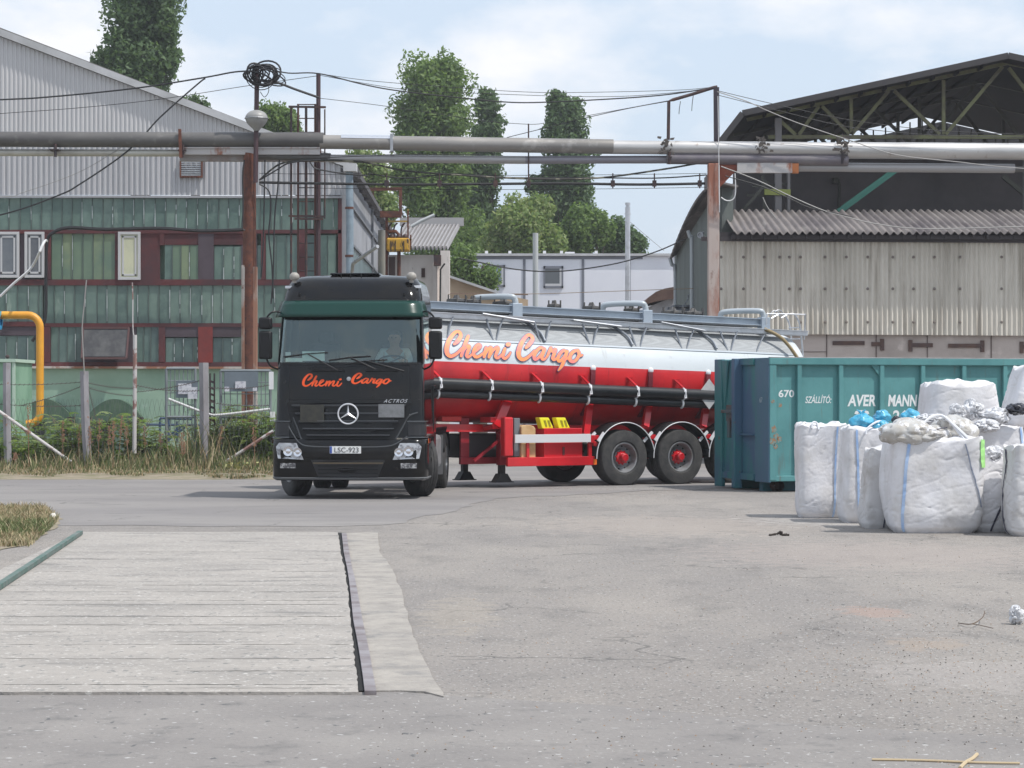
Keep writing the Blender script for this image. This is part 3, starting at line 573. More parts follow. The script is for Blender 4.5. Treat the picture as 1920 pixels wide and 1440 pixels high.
# orange script on the front
OR_ = mat('orange_script', srgb(236, 84, 22), .45)
def cabtext(x0, x1, px0, px1, py0, py1, qy0, qy1):
    s = 113.2
    def fn(x, y, off):
        y = y - .035 * (x - x0); px = px0 + (x - x0) / (x1 - x0) * (px1 - px0); py = py0 + (y - qy0) / (qy1 - qy0) * (py1 - py0)
        z = EYE + (HZ - py) / s; X = (px - 653.5) / s; p = cpx(X, z, .0); return Vector((X, p.y - .004 - off, z))
    return fn
lettering('script_text', LET1, cabtext(145, 945, 565, 641, 700, 727, 125, 480), OR_, T, wid=.95)
lettering('script_text', LET2, cabtext(1003, 1795, 658, 733, 699, 729, 170, 630), OR_, T, wid=1.05)
# wipers
b = MB()
for x in (-.62, .28):
    q = [cpx(x + k * .09, 2.155, .03) for k in range(7)]; 
    for i in range(6): b.bar(q[i], q[i + 1], .05, .05)
b.build('wiper_cover', BLKM, T)
for (x0, z0, x1, z1) in ((-.18, 2.14, -.70, 2.42), (.92, 2.13, .30, 2.30), (.45, 2.16, .02, 2.36)):
    b = MB(); b.tube([cpx(x0, z0, .05), cpx((x0 + x1) / 2, (z0 + z1) / 2, .06), cpx(x1, z1, .045)], .011, 6); c = cpx(x1, z1, .03); b.tube([cpx(x1 - .36, z1 - .05, .03), c, cpx(x1 + .34, z1 + .02, .03)], .010, 6); b.build('wiper', BLKP, T)
# bumper
BZ = [.32, .38, .5, .7, .9, 1.0]
b = MB(); s_b = [-1.42, -1.25, -1.1] + [-1 + 2 * i / 32 for i in range(33)] + [1.1, 1.25, 1.42]
b.grid(lambda s, z: cp(s, z, .025), s_b, BZ); b.build('bumper', BLK, T, smooth=True, solid=.03, fix=False)
b = MB(); b.grid(lambda s, w: cp(s, .335 + .03 * w, .045), s_b, [0, 1]); b.build('bumper_lip', mat('lip_grey', (.12, .125, .13), .4), T, solid=.02)
b = shp([(-.62, .66), (.62, .66), (.50, .38), (-.50, .38)], .052); b.build('air_intake', BLKP, T, fix=False)
b = MB()
for z in (.44, .5, .56): 
    p = [cpx(-.5 + i * .1, z, .058) for i in range(11)]
    for i in range(10): b.bar(p[i], p[i + 1], .01, .018)
b.build('intake_slat', BLKM, T)
b = MB(); p = [cpx(-.58 + i * .116, .605, .06) for i in range(11)]
for i in range(10): b.bar(p[i], p[i + 1], .01, .022)
b.build('intake_reflection', mat('tan_reflection', (.10, .075, .045), .3), T)  # tan bar painted in as the reflection over the intake
b = MB(); pts = [cpx(x, z, .035) for x, z in ((-1.0, 1.22), (-.92, 1.08), (-.80, .93), (-.60, .88), (0, .87), (.60, .88), (.80, .93), (.98, 1.05))]; b.tube(crm(pts, 4), .013, 6); b.build('bumper_seam', mat('satin_trim', (.08, .085, .09), .25, .3), T, smooth=True)
for sg in (-1, 1):
    b = MB(); q = [(sg * .92, .99), (sg * 1.14, 1.0), (sg * 1.14, .985), (sg * .9, .97)]
    # steps: boxes recessed look
    b = MB(); b.grid(lambda u, w: cp(sg * (.80 + .27 * u), 1.06 + .22 * w, .012), [i / 8 for i in range(9)], [0, .5, 1]); st_ = b.build('step_recess', BLKP, T)
    b = MB(); b.grid(lambda u, w: cp(sg * (.79 + .29 * u), 1.285 + .02 * w, .035), [i / 8 for i in range(9)], [0, 1]); b.grid(lambda u, w: cp(sg * (.79 + .29 * u), 1.02 + .02 * w, .035), [i / 8 for i in range(9)], [0, 1]); b.build('step_edge', mat('satin_trim', (.08, .085, .09), .25, .3), st_, solid=.012)
    # headlight: chrome bowl, lens
    b = MB(); hl = [(sg * .74, .66), (sg * 1.10, .68), (sg * 1.14, .87), (sg * 1.08, .94), (sg * .86, .935)]
    o_ = []
    for i in range(5):
        a, c = hl[i], hl[(i + 1) % 5]
        for k in range(5):
            x = a[0] + (c[0] - a[0]) * k / 5; z = a[1] + (c[1] - a[1]) * k / 5; s = sx(min(abs(x), 1.0), z) if abs(x) < .99 else .85 + (abs(x) - .99) * .42
            o_.append((min(s, .93), z))
    b.poly([cp(sg * s, z, .050) for s, z in o_]); hb = b.build('headlight', mat('lamp_bowl', (.55, .57, .60), .25, .3, c2=(.22, .22, .24), sc=9, lo=.5, hi=.6), T, fix=False)
    for (x, z, r_) in ((.84, .785, .075), (1.0, .80, .085)):
        s = sx(min(x, 1.0), z); b = MB(); p = cp(sg * s, z, .052); b.lathe([(0, r_), (.014, r_ * .96), (.012, r_ * .8), (.002, r_ * .5), (.012, r_ * .3), (.014, .001)], p, (sg * .12, -1, 0), 20); b.build('reflector', CHROME, hb, smooth=True)
    b = MB(); b.grid(lambda u, w: cp(sg * (.70 + .18 * u), .52 + .085 * w, .052), [0, .25, .5, .75, 1], [0, 1]); b.build('fog_lamp', mat('lamp_bowl2', (.5, .5, .5), .25, .4, c2=(.12, .12, .13), sc=18, lo=.46, hi=.54), T)
    b = MB(); b.grid(lambda u, w: cp(sg * (.99 + .04 * u), .93 + .08 * w, .052), [0, .5, 1], [0, 1]); b.build('indicator', mat('amber_lens', (.75, .16, .02), .25), T)
# licence plate
b = MB(); y = cpx(0, .83, .07).y; b.box((-.30, y, .765), (.22, y + .012, .885)); b.cur = 1; b.box((-.297, y - .002, .768), (-.262, y, .882))
pl_ = b.build('licence_plate', [mat('plate_white', (.78, .78, .76), .4), mat('plate_blue', (.03, .08, .35), .4)], T, bevel=.002)
txt('plate_text', 'LSC-923', .118, mat('ink_black', (.01, .01, .01), .5), pl_, Matrix.Translation((-.02, y - .0035, .783)) @ Matrix.Rotation(R(90), 4, 'X'), .001, align='CENTER', spc=1.02)
# mirrors on arms
for sg, xo in ((-1, -1.42), (1, 1.42)):
    b = MB(); y = .22 if sg < 0 else .30
    b.tube(crm([(sg * 1.19, y + .12, 3.12), (sg * 1.30, y + .02, 3.12), (sg * 1.40, y, 3.02), (sg * 1.42, y, 2.9)], 4), .016, 6); b.build('mirror_arm', BLKM, T, smooth=True); b = MB(); b.tube(crm([(sg * 1.22, y + .12, 2.16), (sg * 1.34, y + .02, 2.22), (sg * 1.41, y, 2.36)], 4), .016, 6)
    mr = b.build('mirror_arm', BLKM, T, smooth=True)
    for (z0, z1, w) in ((2.33, 2.80, .22), (2.83, 3.03, .22)):
        b = MB(); b.box((sg * 1.42 - w / 2, y - .05, z0), (sg * 1.42 + w / 2, y + .09, z1)); b.build('mirror', BLKM, mr, bevel=.035, smooth=True)
# door handle side details
b = MB(); b.grid(lambda u, w: cp(1.02 + .012 * u, 1.1 + 2.0 * w, .002), [0, 1], [i / 8 for i in range(9)]); b.grid(lambda u, w: cp(-1.02 - .012 * u, 1.1 + 2.0 * w, .002), [0, 1], [i / 8 for i in range(9)]); b.grid(lambda u, w: cp(1.66 + .01 * u, 1.1 + 2.0 * w, .002), [0, 1], [i / 8 for i in range(9)]); b.build('door_seam', BLKM, T)
b = MB(); b.grid(lambda u, w: cp(1.02 + .9 * u, 3.14 + .022 * w, .010), [0, 1], [0, 1]); b.build('side_rail', mat('lip_grey', (.12, .125, .13), .4), T, solid=.01)
# side fairing behind front wheel arch
for sg in (-1, 1):
    b = MB(); b.box((sg * 1.24 - .02, 1.90, .55), (sg * 1.24 + .02, 2.30, 1.9)); b.build('side_panel', BLK, T, bevel=.01)
    b = MB(); c = (sg * 1.0, 1.36, .54)
    ar = [(math.cos(a), math.sin(a)) for a in [R(12 + 156 * i / 16) for i in range(17)]]
    b.grid(lambda u, w: Vector((sg * (.92 + .33 * u), 1.36 - .60 * ar[int(w)][0], .56 + .58 * ar[int(w)][1])), [0, 1], range(17)); b.build('wheel_arch', BLKM, T, smooth=True, solid=.02, fix=False)
# interior
IN = mat('cab_interior', (.022, .025, .028), .8); b = MB(); b.box((-1.1, .45, 1.9), (1.1, .95, 2.28)); b.build('dashboard', IN, T, bevel=.05)
b = MB(); b.box((-1.12, 2.1, 1.95), (1.12, 2.14, 3.05)); b.build('rear_trim', mat('trim_grey', (.10, .10, .105), .9), T)
for x in (-.6, .62):
    b = MB(); b.box((x - .27, 1.15, 1.75), (x + .27, 1.7, 1.95)); b.box((x - .26, 1.62, 1.9), (x + .26, 1.8, 2.62)); b.box((x - .14, 1.66, 2.62), (x + .14, 1.78, 2.82)); b.build('seat', mat('seat_cloth', (.05, .055, .065), .9), T, bevel=.05)
b = MB(); c = Vector((.62, .98, 2.30)); ax = Vector((0, -.45, .9)).normalized(); a_ = ax.orthogonal().normalized(); b_ = ax.cross(a_); b.tube([c + (a_ * math.cos(t) + b_ * math.sin(t)) * .23 for t in [i * math.pi / 12 for i in range(25)]], .016, 8, cap=False); b.bar(c - a_ * .22, c + a_ * .22, .03, .02); b.tube([c, c - ax * .35], .03, 8); b.build('steering_wheel', BLKM, T, smooth=True)
SIGN = mat('dash_card', (.85, .92, .88), .7)
b = MB(); b.box((-.80, .20, 2.30), (-.42, .21, 2.46)); b.build('dash_card', SIGN, T); b = MB(); b.box((-1.08, .22, 2.285), (-.80, .23, 2.35)); b.build('dash_card', SIGN, T); b = MB(); b.box((-1.10, .33, 2.39), (-1.01, .34, 2.45)); b.build('sticker', WHITE, T)
# chassis, tanks, fifth wheel
b = MB(); FR = mat('chassis_grey', (.06, .06, .062), .6, c2=(.11, .10, .09), sc=3)
for x in (-.42, .42): b.box((x - .04, .6, .62), (x + .04, 5.75, .90))
for y in (1.0, 2.6, 3.9, 5.6): b.box((-.42, y, .66), (.42, y + .1, .84))
b.build('chassis_frame', FR, T)
for y in (1.36, 4.94): b = MB(); b.tube([(-1.0, y, .50), (1.0, y, .50)], .06 if y < 2 else .09, 10); b.ball((0, y, .5), .2 if y > 2 else .05, 14); b.build('axle', FR, T, smooth=True)
b = MB(); b.box((.62, 2.55, .42), (1.22, 3.95, 1.02)); b.build('fuel_tank', mat('tank_alu', (.38, .39, .40), .45, .5, c2=(.25, .25, .25), sc=4), T, bevel=.08)
b = MB(); b.box((-1.2, 2.6, .42), (-.62, 3.9, 1.0)); b.build('battery_box', FR, T, bevel=.05)
b = MB(); b.lathe([(0, .5), (.09, .48), (.09, .01)], (0, 4.45, .98), (0, 0, 1), 28); b.build('fifth_wheel', FR, T)
for sg in (-1, 1):
    b = MB(); b.grid(lambda u, w: Vector((sg * (.62 + .63 * u), 4.94 - .66 * math.cos(w), .52 + .62 * math.sin(w))), [0, 1], [R(15 + 150 * i / 14) for i in range(15)]); b.build('mudguard', BLKM, T, smooth=True, solid=.03, fix=False)
    b = MB(); b.box((sg * .65, 4.22, .28), (sg * 1.22, 4.25, 1.0)); b.build('mud_flap', mat('flap_grey', (.14, .14, .145), .8), T)
    wheel(T, (sg * 1.09, 4.94, .515), (sg, 0, 0), .515, .30, None); wheel(T, (sg * .76, 4.94, .515), (-sg, 0, 0), .515, .28, None)
# steered front wheels: turned towards the truck's own left
st = R(27)
for sg in (-1, 1):
    d = Vector((math.cos(st) * sg, math.sin(st) * sg, 0)); wheel(T, (sg * 1.06, 1.36, .52), d, .52, .31, None)
# exhaust etc under front
b = MB(); b.box((-.35, 1.9, .32), (.1, 2.8, .62)); b.build('gearbox', FR, T, bevel=.04)
# ================================================================== DRIVER
def skin(name, nodes, edges, m, parent=None, lv=2):
    me = bpy.data.meshes.new(name); me.from_pydata([n[:3] for n in nodes], edges, []); o = bpy.data.objects.new('tmp', me); col.objects.link(o)
    sm_ = o.modifiers.new('k', 'SKIN'); sm_.use_smooth_shade = True
    for i, n in enumerate(nodes): me.skin_vertices[0].data[i].radius = (n[3], n[4] if len(n) > 4 else n[3])
    me.skin_vertices[0].data[0].use_root = True
    q = o.modifiers.new('u', 'SUBSURF'); q.levels = lv; q.render_levels = lv
    dg = bpy.context.evaluated_depsgraph_get(); me2 = bpy.data.meshes.new_from_object(o.evaluated_get(dg)); bpy.data.objects.remove(o)
    me2.materials.clear(); me2.materials.append(m); me2.polygons.foreach_set('use_smooth', [True] * len(me2.polygons))
    p = bpy.data.objects.new(name, me2); col.objects.link(p)
    if parent: p.parent = parent
    return p
Mw = Matrix.Translation(T.location) @ Matrix.Rotation(HEAD, 4, 'Z'); DX = .62
DR = empty('person', Mw @ Vector((DX, 1.4, 1.95)), 'driver in a pale shirt sitting behind the wheel of the black truck', 'person', rz=HEAD)
SKN = mat('skin', (.48, .27, .19), .6)
nodes = [(0, .10, .08, .16, .13), (0, .12, .3, .15, .11), (0, .10, .50, .17, .11), (0, .08, .575, .075), (0, .05, .635, .07), (0, .03, .72, .118, .112), (0, .02, .81, .108, .11), (0, .03, .865, .06),
         (.20, .08, .52, .06), (.27, -.08, .36, .045), (.20, -.33, .36, .035), (.16, -.41, .37, .025), (-.20, .08, .52, .06), (-.27, -.08, .36, .045), (-.20, -.33, .36, .035), (-.16, -.41, .37, .025),
         (.11, -.1, .04, .09), (.14, -.4, .04, .065), (.14, -.45, -.3, .05), (-.11, -.1, .04, .09), (-.14, -.4, .04, .065), (-.14, -.45, -.3, .05)]
ed_ = [(0, 1), (1, 2), (2, 3), (3, 4), (4, 5), (5, 6), (6, 7), (2, 8), (8, 9), (9, 10), (10, 11), (2, 12), (12, 13), (13, 14), (14, 15), (0, 16), (16, 17), (17, 18), (0, 19), (19, 20), (20, 21)]
bd = skin('body', nodes, ed_, SKN, DR)
sh = [(0, .10, .06, .175, .145), (0, .12, .3, .168, .128), (0, .10, .50, .185, .125), (.21, .08, .53, .072), (.28, -.08, .365, .058), (.215, -.26, .362, .05), (-.21, .08, .53, .072), (-.28, -.08, .365, .058), (-.215, -.26, .362, .05)]
skin('shirt', sh, [(0, 1), (1, 2), (2, 3), (3, 4), (4, 5), (2, 6), (6, 7), (7, 8)], mat('pale_shirt', (.62, .66, .66), .8), DR)
b = MB(); b.ball((0, .05, .825), .118, 16, (.92, 1.0, .62)); b.build('hair', mat('grey_hair', (.12, .11, .10), .8), DR, smooth=True)
b = MB(); b.tube([(0, -.085, .77), (0, -.112, .73), (0, -.085, .715)], .014, 6)
for sg in (-1, 1): b.ball((sg * .105, .03, .745), .022, 8, (.4, .8, 1.3))
b.build('nose_and_ears', SKN, bd, smooth=True)
for sg in (-1, 1): b = MB(); b.ball((sg * .035, -.080, .765), .011, 8); b.build('eye', mat('eye', (.03, .02, .02), .3), bd)
b = MB(); b.bar((-.027, -.080, .69), (.027, -.080, .69), .008, .008); b.build('mouth', mat('lips', (.35, .12, .10), .5), bd)
for sg in (-1, 1):
    b = MB()
    for k in range(4): x = sg * .16 + (k - 1.5) * .019; b.tube([(x, -.40, .375), (x, -.445 - .006 * (k % 2), .385), (x, -.455, .36), (x, -.43, .345)], [.010, .009, .008, .007], 6)
    b.tube([(sg * .16 - sg * .03, -.39, .37), (sg * .16 - sg * .055, -.42, .385), (sg * .16 - sg * .045, -.445, .375)], [.011, .010, .008], 6); b.build('fingers', SKN, bd, smooth=True)
# ================================================================== TANK TRAILER
TH = R(31); TU = Vector((math.cos(TH), math.sin(TH), 0)); TN = Vector((math.sin(TH), -math.cos(TH), 0))
TO = Vector((2.163, 44.9, 0)) - TN * 1.25
TR = empty('tank_trailer', TO, 'silver and red tanker semi trailer coupled behind the black truck', 'trailer', rz=TH)
TILT = -.026; TC0 = 2.125; TRD = .985       # tank axis height at local x=0
zc = lambda t: TC0 + TILT * t
T0, T1 = -5.45, 4.55
def tp(t, a, off=0.0):
    """point on tank skin; a angle from +y(far) over top; near side a=180"""
    r = TRD + off; return Vector((t, r * math.cos(a), zc(t) + r * math.sin(a)))
def px2t(px, y=-1.0):
    a = (px - 960) / F; o = TO + Vector((-math.sin(TH), math.cos(TH), 0)) * y  # local y -> world
    return (a * o.y - o.x) / (TU.x - a * TU.y)
def onside(px, py, y):
    """local (t,z) for a photo pixel on the vertical plane local y"""
    t = px2t(px, y); o = TO + Vector((-math.sin(TH), math.cos(TH), 0)) * y + TU * t; return t, EYE + (HZ - py) / F * o.y
TWH = mat('tank_white', srgb(204, 209, 212), .5, c2=srgb(182, 190, 195), sc=.9, lo=.35, hi=.7, stretch=(.3, 1, 1), c3=srgb(150, 146, 140), sc3=2.5, lo3=.60, hi3=.80, st3=(3, .3, .4), coat=.0)
TRED = mat('tank_red', srgb(206, 34, 40), .38, c2=srgb(180, 26, 38), sc=1.2, c3=srgb(120, 34, 38), sc3=2.5, lo3=.58, hi3=.80, st3=(3, .3, .4), coat=.3)
SPLIT = math.pi + math.asin(-0.02)  # angle of the paint line
zt, ze = onside(1000, 684, -TRD)
split_h = ze - zc(zt); SP = math.asin(max(-.99, min(.99, split_h / TRD)))
def shell(b, a0, a1, n=22):
    b.grid(lambda t, a: tp(t, a), [T0 + (T1 - T0) * i / 20 for i in range(21)], [a0 + (a1 - a0) * i / n for i in range(n + 1)])
    for te, sg in ((T0, -1), (T1, 1)):
        b.grid(lambda q, a: Vector((te + sg * .34 * math.sin(q), TRD * math.cos(q) * math.cos(a), zc(te) + TRD * math.cos(q) * math.sin(a))), [i * math.pi / 2 / 8 * .995 for i in range(9)], [a0 + (a1 - a0) * i / n for i in range(n + 1)])
b = MB(); shell(b, SP, math.pi - SP, 30); tk = b.build('tank_upper', TWH, TR, smooth=True, fix=False)
b = MB(); shell(b, math.pi - SP, 2 * math.pi + SP, 30); b.build('tank_lower', TRED, TR, smooth=True, fix=False)
# perforated anti-slip strip on the shoulder
pm = mat('perforated_strip', (.40, .42, .44), .75, .0); n = pm.node_tree.nodes; l = pm.node_tree.links.new
tcn = n.new('ShaderNodeTexCoord'); mpn = n.new('ShaderNodeMapping'); mpn.inputs['Scale'].default_value = (22, 22, 22); vo = n.new('ShaderNodeTexVoronoi'); vo.inputs['Randomness'].default_value = 0
l(tcn.outputs['Object'], mpn.inputs[0]); l(mpn.outputs[0], vo.inputs['Vector']); r_ = n.new('ShaderNodeValToRGB'); r_.color_ramp.elements[0].position = .28; r_.color_ramp.elements[0].color = (.10, .105, .11, 1); r_.color_ramp.elements[1].position = .40; r_.color_ramp.elements[1].color = (.36, .375, .385, 1); l(vo.outputs['Distance'], r_.inputs[0]); l(r_.outputs[0], n['Principled BSDF'].inputs['Base Color'])
b = MB(); b.grid(lambda t, a: tp(t, a, .006), [T0 + .15 + (T1 - T0 - .3) * i / 30 for i in range(31)], [R(106 + 40 * i / 8) for i in range(9)]); b.build('tread_strip', pm, TR, smooth=True, fix=False)
b = MB(); b.grid(lambda t, a: tp(t, a, .010), [T0 + .15 + (T1 - T0 - .3) * i / 30 for i in range(31)], [R(146), R(148)]); b.build('strip_edge', mat('strip_edge', (.34, .38, .42), .5, .2), TR, solid=.008, fix=False)
b = MB()
for t in (-4.2, -3.1, -2.0, -.9, .2, 1.3, 2.4, 3.5): b.grid(lambda q, a: tp(t + q, a, .004), [0, .02], [R(30 + i * 14) for i in range(11)])
b.build('weld_band', mat('weld_band', (.55, .57, .58), .35, .2), TR, fix=False)
# walkway on the tank top: channel beams, tray, planks, struts
LB = mat('bluish_alu', (.40, .46, .52), .42, .35, c2=(.33, .38, .44), sc=2)
WT0, WT1 = T0 - .1, T1 - .55
def zw(t, dz): return zc(t) + TRD + dz
b = MB()
for y in (-.32, .34):
    b.bar((WT0, y, zw(WT0, .205)), (WT1, y, zw(WT1, .205)), .03, .115); b.bar((WT0, y - .03, zw(WT0, .27)), (WT1, y - .03, zw(WT1, .27)), .10, .016); b.bar((WT0, y - .03, zw(WT0, .145)), (WT1, y - .03, zw(WT1, .145)), .10, .016)
wk = b.build('walkway_beam', LB, TR)
b = MB(); b.bar((WT0, 0, zw(WT0, .125)), (WT1, 0, zw(WT1, .125)), .60, .02); b.build('walkway_deck', pm, TR)
b = MB(); b.bar((WT0, -.62, zw(WT0, .01)), (WT1 + .9, -.62, zw(WT1 + .9, .01)), .03, .08); b.bar((WT0, -.64, zw(WT0, .055)), (WT1 + .9, -.64, zw(WT1 + .9, .055)), .08, .014); b.bar((WT0, -.52, zw(WT0, -.035)), (WT1 + .9, -.52, zw(WT1 + .9, -.035)), .20, .012)
b.build('side_tray', ALU, TR)
b = MB()   # folded handrail tubes lying along the tray
for (pa, pb) in (((905, 588), (1002, 604)), ((1075, 600), (1165, 612)), ((1240, 604), (1322, 620))):
    ta, za = onside(*pa, -.70); tb, zb = onside(*pb, -.70); b.tube([(ta, -.70, za), (tb, -.70, zb)], .017, 6)
b.build('handrail', ALU, TR, smooth=True)
sm_ = mat('strut_grey', (.20, .22, .25), .5, .4)
for px, py0, px2, py2 in ((849, 594, 838, 624), (912, 598, 924, 630), (943, 597, 930, 630), (1002, 602, 1013, 632), (1033, 602, 1022, 634), (1092, 607, 1105, 638), (1123, 608, 1111, 638), (1180, 612, 1192, 642), (1212, 614, 1200, 643), (1266, 617, 1278, 647), (1301, 618, 1287, 648), (1350, 621, 1364, 650), (1382, 622, 1370, 651), (1433, 628, 1418, 655)):
    t, z = onside(px, py0, -.62); t2, z2 = onside(px2, py2, -.80); z2 = zc(t2) + math.sqrt(max(TRD ** 2 - .64, .01)) - .01
    b = MB(); b.tube(crm([(t, -.62, z), ((t + t2) / 2, -.70, (z + z2) / 2 + .01), (t2, -.80, z2)], 4), .020, 6); b.build('strut', sm_, TR, smooth=True)
for px in (978, 1142, 1300):   # overflow drain pipes curving down the tank
    t, z = onside(px, 600, -.35); b = MB(); b.tube(crm([tp(t, R(108), .05), tp(t + .10, R(120), .05), tp(t + .2, R(134), .05), tp(t + .22, R(145), .04)], 4), .026, 8); b.build('drain_pipe', sm_, TR, smooth=True)
# breather hoops with box on the beam
for (xa, xb, yt) in ((905, 967, 556), (1150, 1211, 569), (1372, 1432, 583)):
    ta, z1 = onside(xa, yt, -.1); tb, z2 = onside(xb, yt, -.34)
    b = MB(); b.tube(crm([(ta, .30, z1 - .25), (ta, .28, z1 - .10), (ta + .06, .2, z1 - .01), (tb - .12, -.28, z2), (tb - .02, -.33, z2 - .05), (tb, -.34, z2 - .16)], 5), .058, 12); b.build('vapour_pipe', mat('pipe_grey', (.40, .44, .47), .4, .1), TR, smooth=True)
    b = MB(); b.box((tb - .11, -.42, z2 - .44), (tb + .11, -.26, z2 - .13)); b.build('valve_box', LB, TR, bevel=.012)
# manholes, clamps along the top
for px, r_ in ((857, .17), (888, .14), (945, .19), (1040, .12), (1110, .16), (1185, .14), (1262, .2), (1300, .2)):
    t, z = onside(px, 575, 0.0); b = MB(); z0 = zw(t, .10); b.lathe([(0, r_), (.16, r_), (.22, r_ * 1.15), (.26, r_ * 1.1), (.28, r_ * .4), (.34, .04), (.34, .001)], (t, 0.02, z0), (0, 0, 1), 18)
    for k in range(6): g = k * math.pi / 3; b.tube([(t + r_ * 1.1 * math.cos(g), r_ * 1.1 * math.sin(g), z0 + .15), (t + r_ * 1.1 * math.cos(g), r_ * 1.1 * math.sin(g), z0 + .34)], .014, 5)
    b.build('manhole', FR, TR)
# rear: ladder, hose, cabinet edge
tl = T1 + .34; b = MB(); z0, z1 = 1.0, zw(T1, .38)
for y in (-.28, .06): b.tube(crm([(tl - .40, y, z1 - .06), (tl - .2, y, z1 + .02), (tl - .02, y, z1 - .02), (tl + .12, y, z1 - .45), (tl + .30, y, z0)], 5), .018, 6)
for k in range(9): s = k / 9; b.tube([(tl + .05 + .25 * s, -.28, z1 - .25 - s * (z1 - .3 - z0)), (tl + .05 + .25 * s, .06, z1 - .25 - s * (z1 - .3 - z0))], .014, 6)
b.tube(crm([(tl - 1.1, -.70, z1 - .22), (tl - 1.08, -.70, z1 - .02), (tl - .98, -.70, z1), (tl - .2, -.70, z1), (tl - .08, -.66, z1 - .04), (tl + .02, -.5, z1 - .5)], 5), .016, 6)
b.build('ladder', ALU, TR, smooth=True)
for y, xo in ((-.35, .0), (-.05, .14)):
    b = MB(); b.tube([(tl - .52 + xo + .12 * math.cos(a), y, z1 - .02 + .12 * math.sin(a)) for a in [i * math.pi / 10 for i in range(11)]], .012, 6); b.build('grab_hoop', GALV, TR, smooth=True)
b = MB(); b.tube(crm([(T1 - .75, -.62, zw(T1, .08)), (T1 - .45, -.82, zw(T1, -.12)), (T1 - .18, -1.0, zw(T1, -.55)), (T1 - .05, -1.04, zw(T1, -1.0))], 6), .036, 10); b.build('yellow_hose', mat('hose_yellow', (.26, .19, .09), .6), TR, smooth=True)
# script on the tank side
def tanktext(x, y, off):
    px = 810 + x / 6.4; py = 600 + y / 6.4; t, z = onside(px, py, -TRD)
    for _ in range(3):
        h = max(-.97, min(.97, (z - zc(t)) / TRD)); yy = -TRD * math.sqrt(1 - h * h); t, z = onside(px, py, yy)
    h = max(-.97, min(.97, (z - zc(t)) / TRD)); a = math.pi - math.asin(h); p = tp(t, a, .004 + off); return p
om = mat('tank_script', srgb(246, 150, 92), .45, c2=srgb(232, 130, 120), sc=4, lo=.45, hi=.6); pu = mat('script_outline', srgb(92, 92, 140), .5)
lettering('script_outline', LET1 + LET2, tanktext, pu, TR, grow=6.0, base=.014)
lettering('script_text', LET1 + LET2, tanktext, om, TR, grow=-.5, base=.020)
# hose tubes with clamps and red brackets
BT = mat('hose_tube_black', (.010, .0105, .012), .32, c2=(.02, .02, .022), sc=3)
def sidebar(py0, y, r, x0=816, x1=1345):
    t0, z0 = onside(x0, py0[0], y); t1, z1 = onside(x1, py0[1], y); return t0, z0, t1, z1
TA = onside(817, 719, -1.12); TB = onside(1280, 739, -1.12); sl_ = (TB[1] - TA[1]) / (TB[0] - TA[0]); zup = lambda t: TA[1] + (t - TA[0]) * sl_
tA, tB = T0 + .5, T1 - .25
b = MB(); b.tube([(tA, -1.12, zup(tA)), (tB, -1.12, zup(tB))], .112, 20); b.build('hose_tube', BT, TR, smooth=True)
b = MB(); b.tube([(tA, -1.08, zup(tA) - .185), (tB, -1.08, zup(tB) - .185)], .075, 16); b.build('hose_tube', BT, TR, smooth=True)
WC = mat('clamp_white', (.70, .70, .72), .35)
for px in (734, 826, 922, 1016, 1107, 1196, 1284, 1372):
    t = px2t(px, -1.2); b = MB()
    b.tube([(t + .0, -1.12 - .118 * math.sin(a), zup(t) + .118 * math.cos(a)) for a in [i * math.pi / 8 for i in range(9)]], .016, 6); b.bar((t, -1.2, zup(t) + .10), (t, -1.225, zup(t) - .08), .055, .03, up=(0, 1, 0)); b.tube([(t - .005, -1.08 - .08 * math.sin(a), zup(t) - .185 + .082 * math.cos(a)) for a in [i * math.pi / 8 for i in range(9)]], .022, 6)
    b.build('clamp', WC, TR, smooth=True)
    a = R(180) - math.asin(max(-.9, min(.9, (zup(t) + .27 - zc(t)) / TRD))); p = tp(t - .08, a, .0); b = MB(); b.bar(p, (t, -1.14, zup(t) + .12), .07, .03); b.box((t - .13, p.y - .02, p.z - .005), (t + .02, p.y + .06, p.z + .02)); b.build('bracket', REDP, TR)
for px in (1110, 1218, 1326):   # support ribs with white caps
    t = px2t(px, -TRD); b = MB(); b.cur = 0
    b.grid(lambda q, a: tp(t + q, a, .035), [-.05, .05], [R(176 + i * 5) for i in range(12)]); b.build('saddle_rib', mat('rib_dark_red', (.16, .02, .03), .4), TR, solid=.03, fix=False)
    b = MB(); b.ball(tp(t + .02, R(174), .02), .06, 10, (1.1, .5, 1)); b.build('rib_cap', WC, TR, smooth=True)
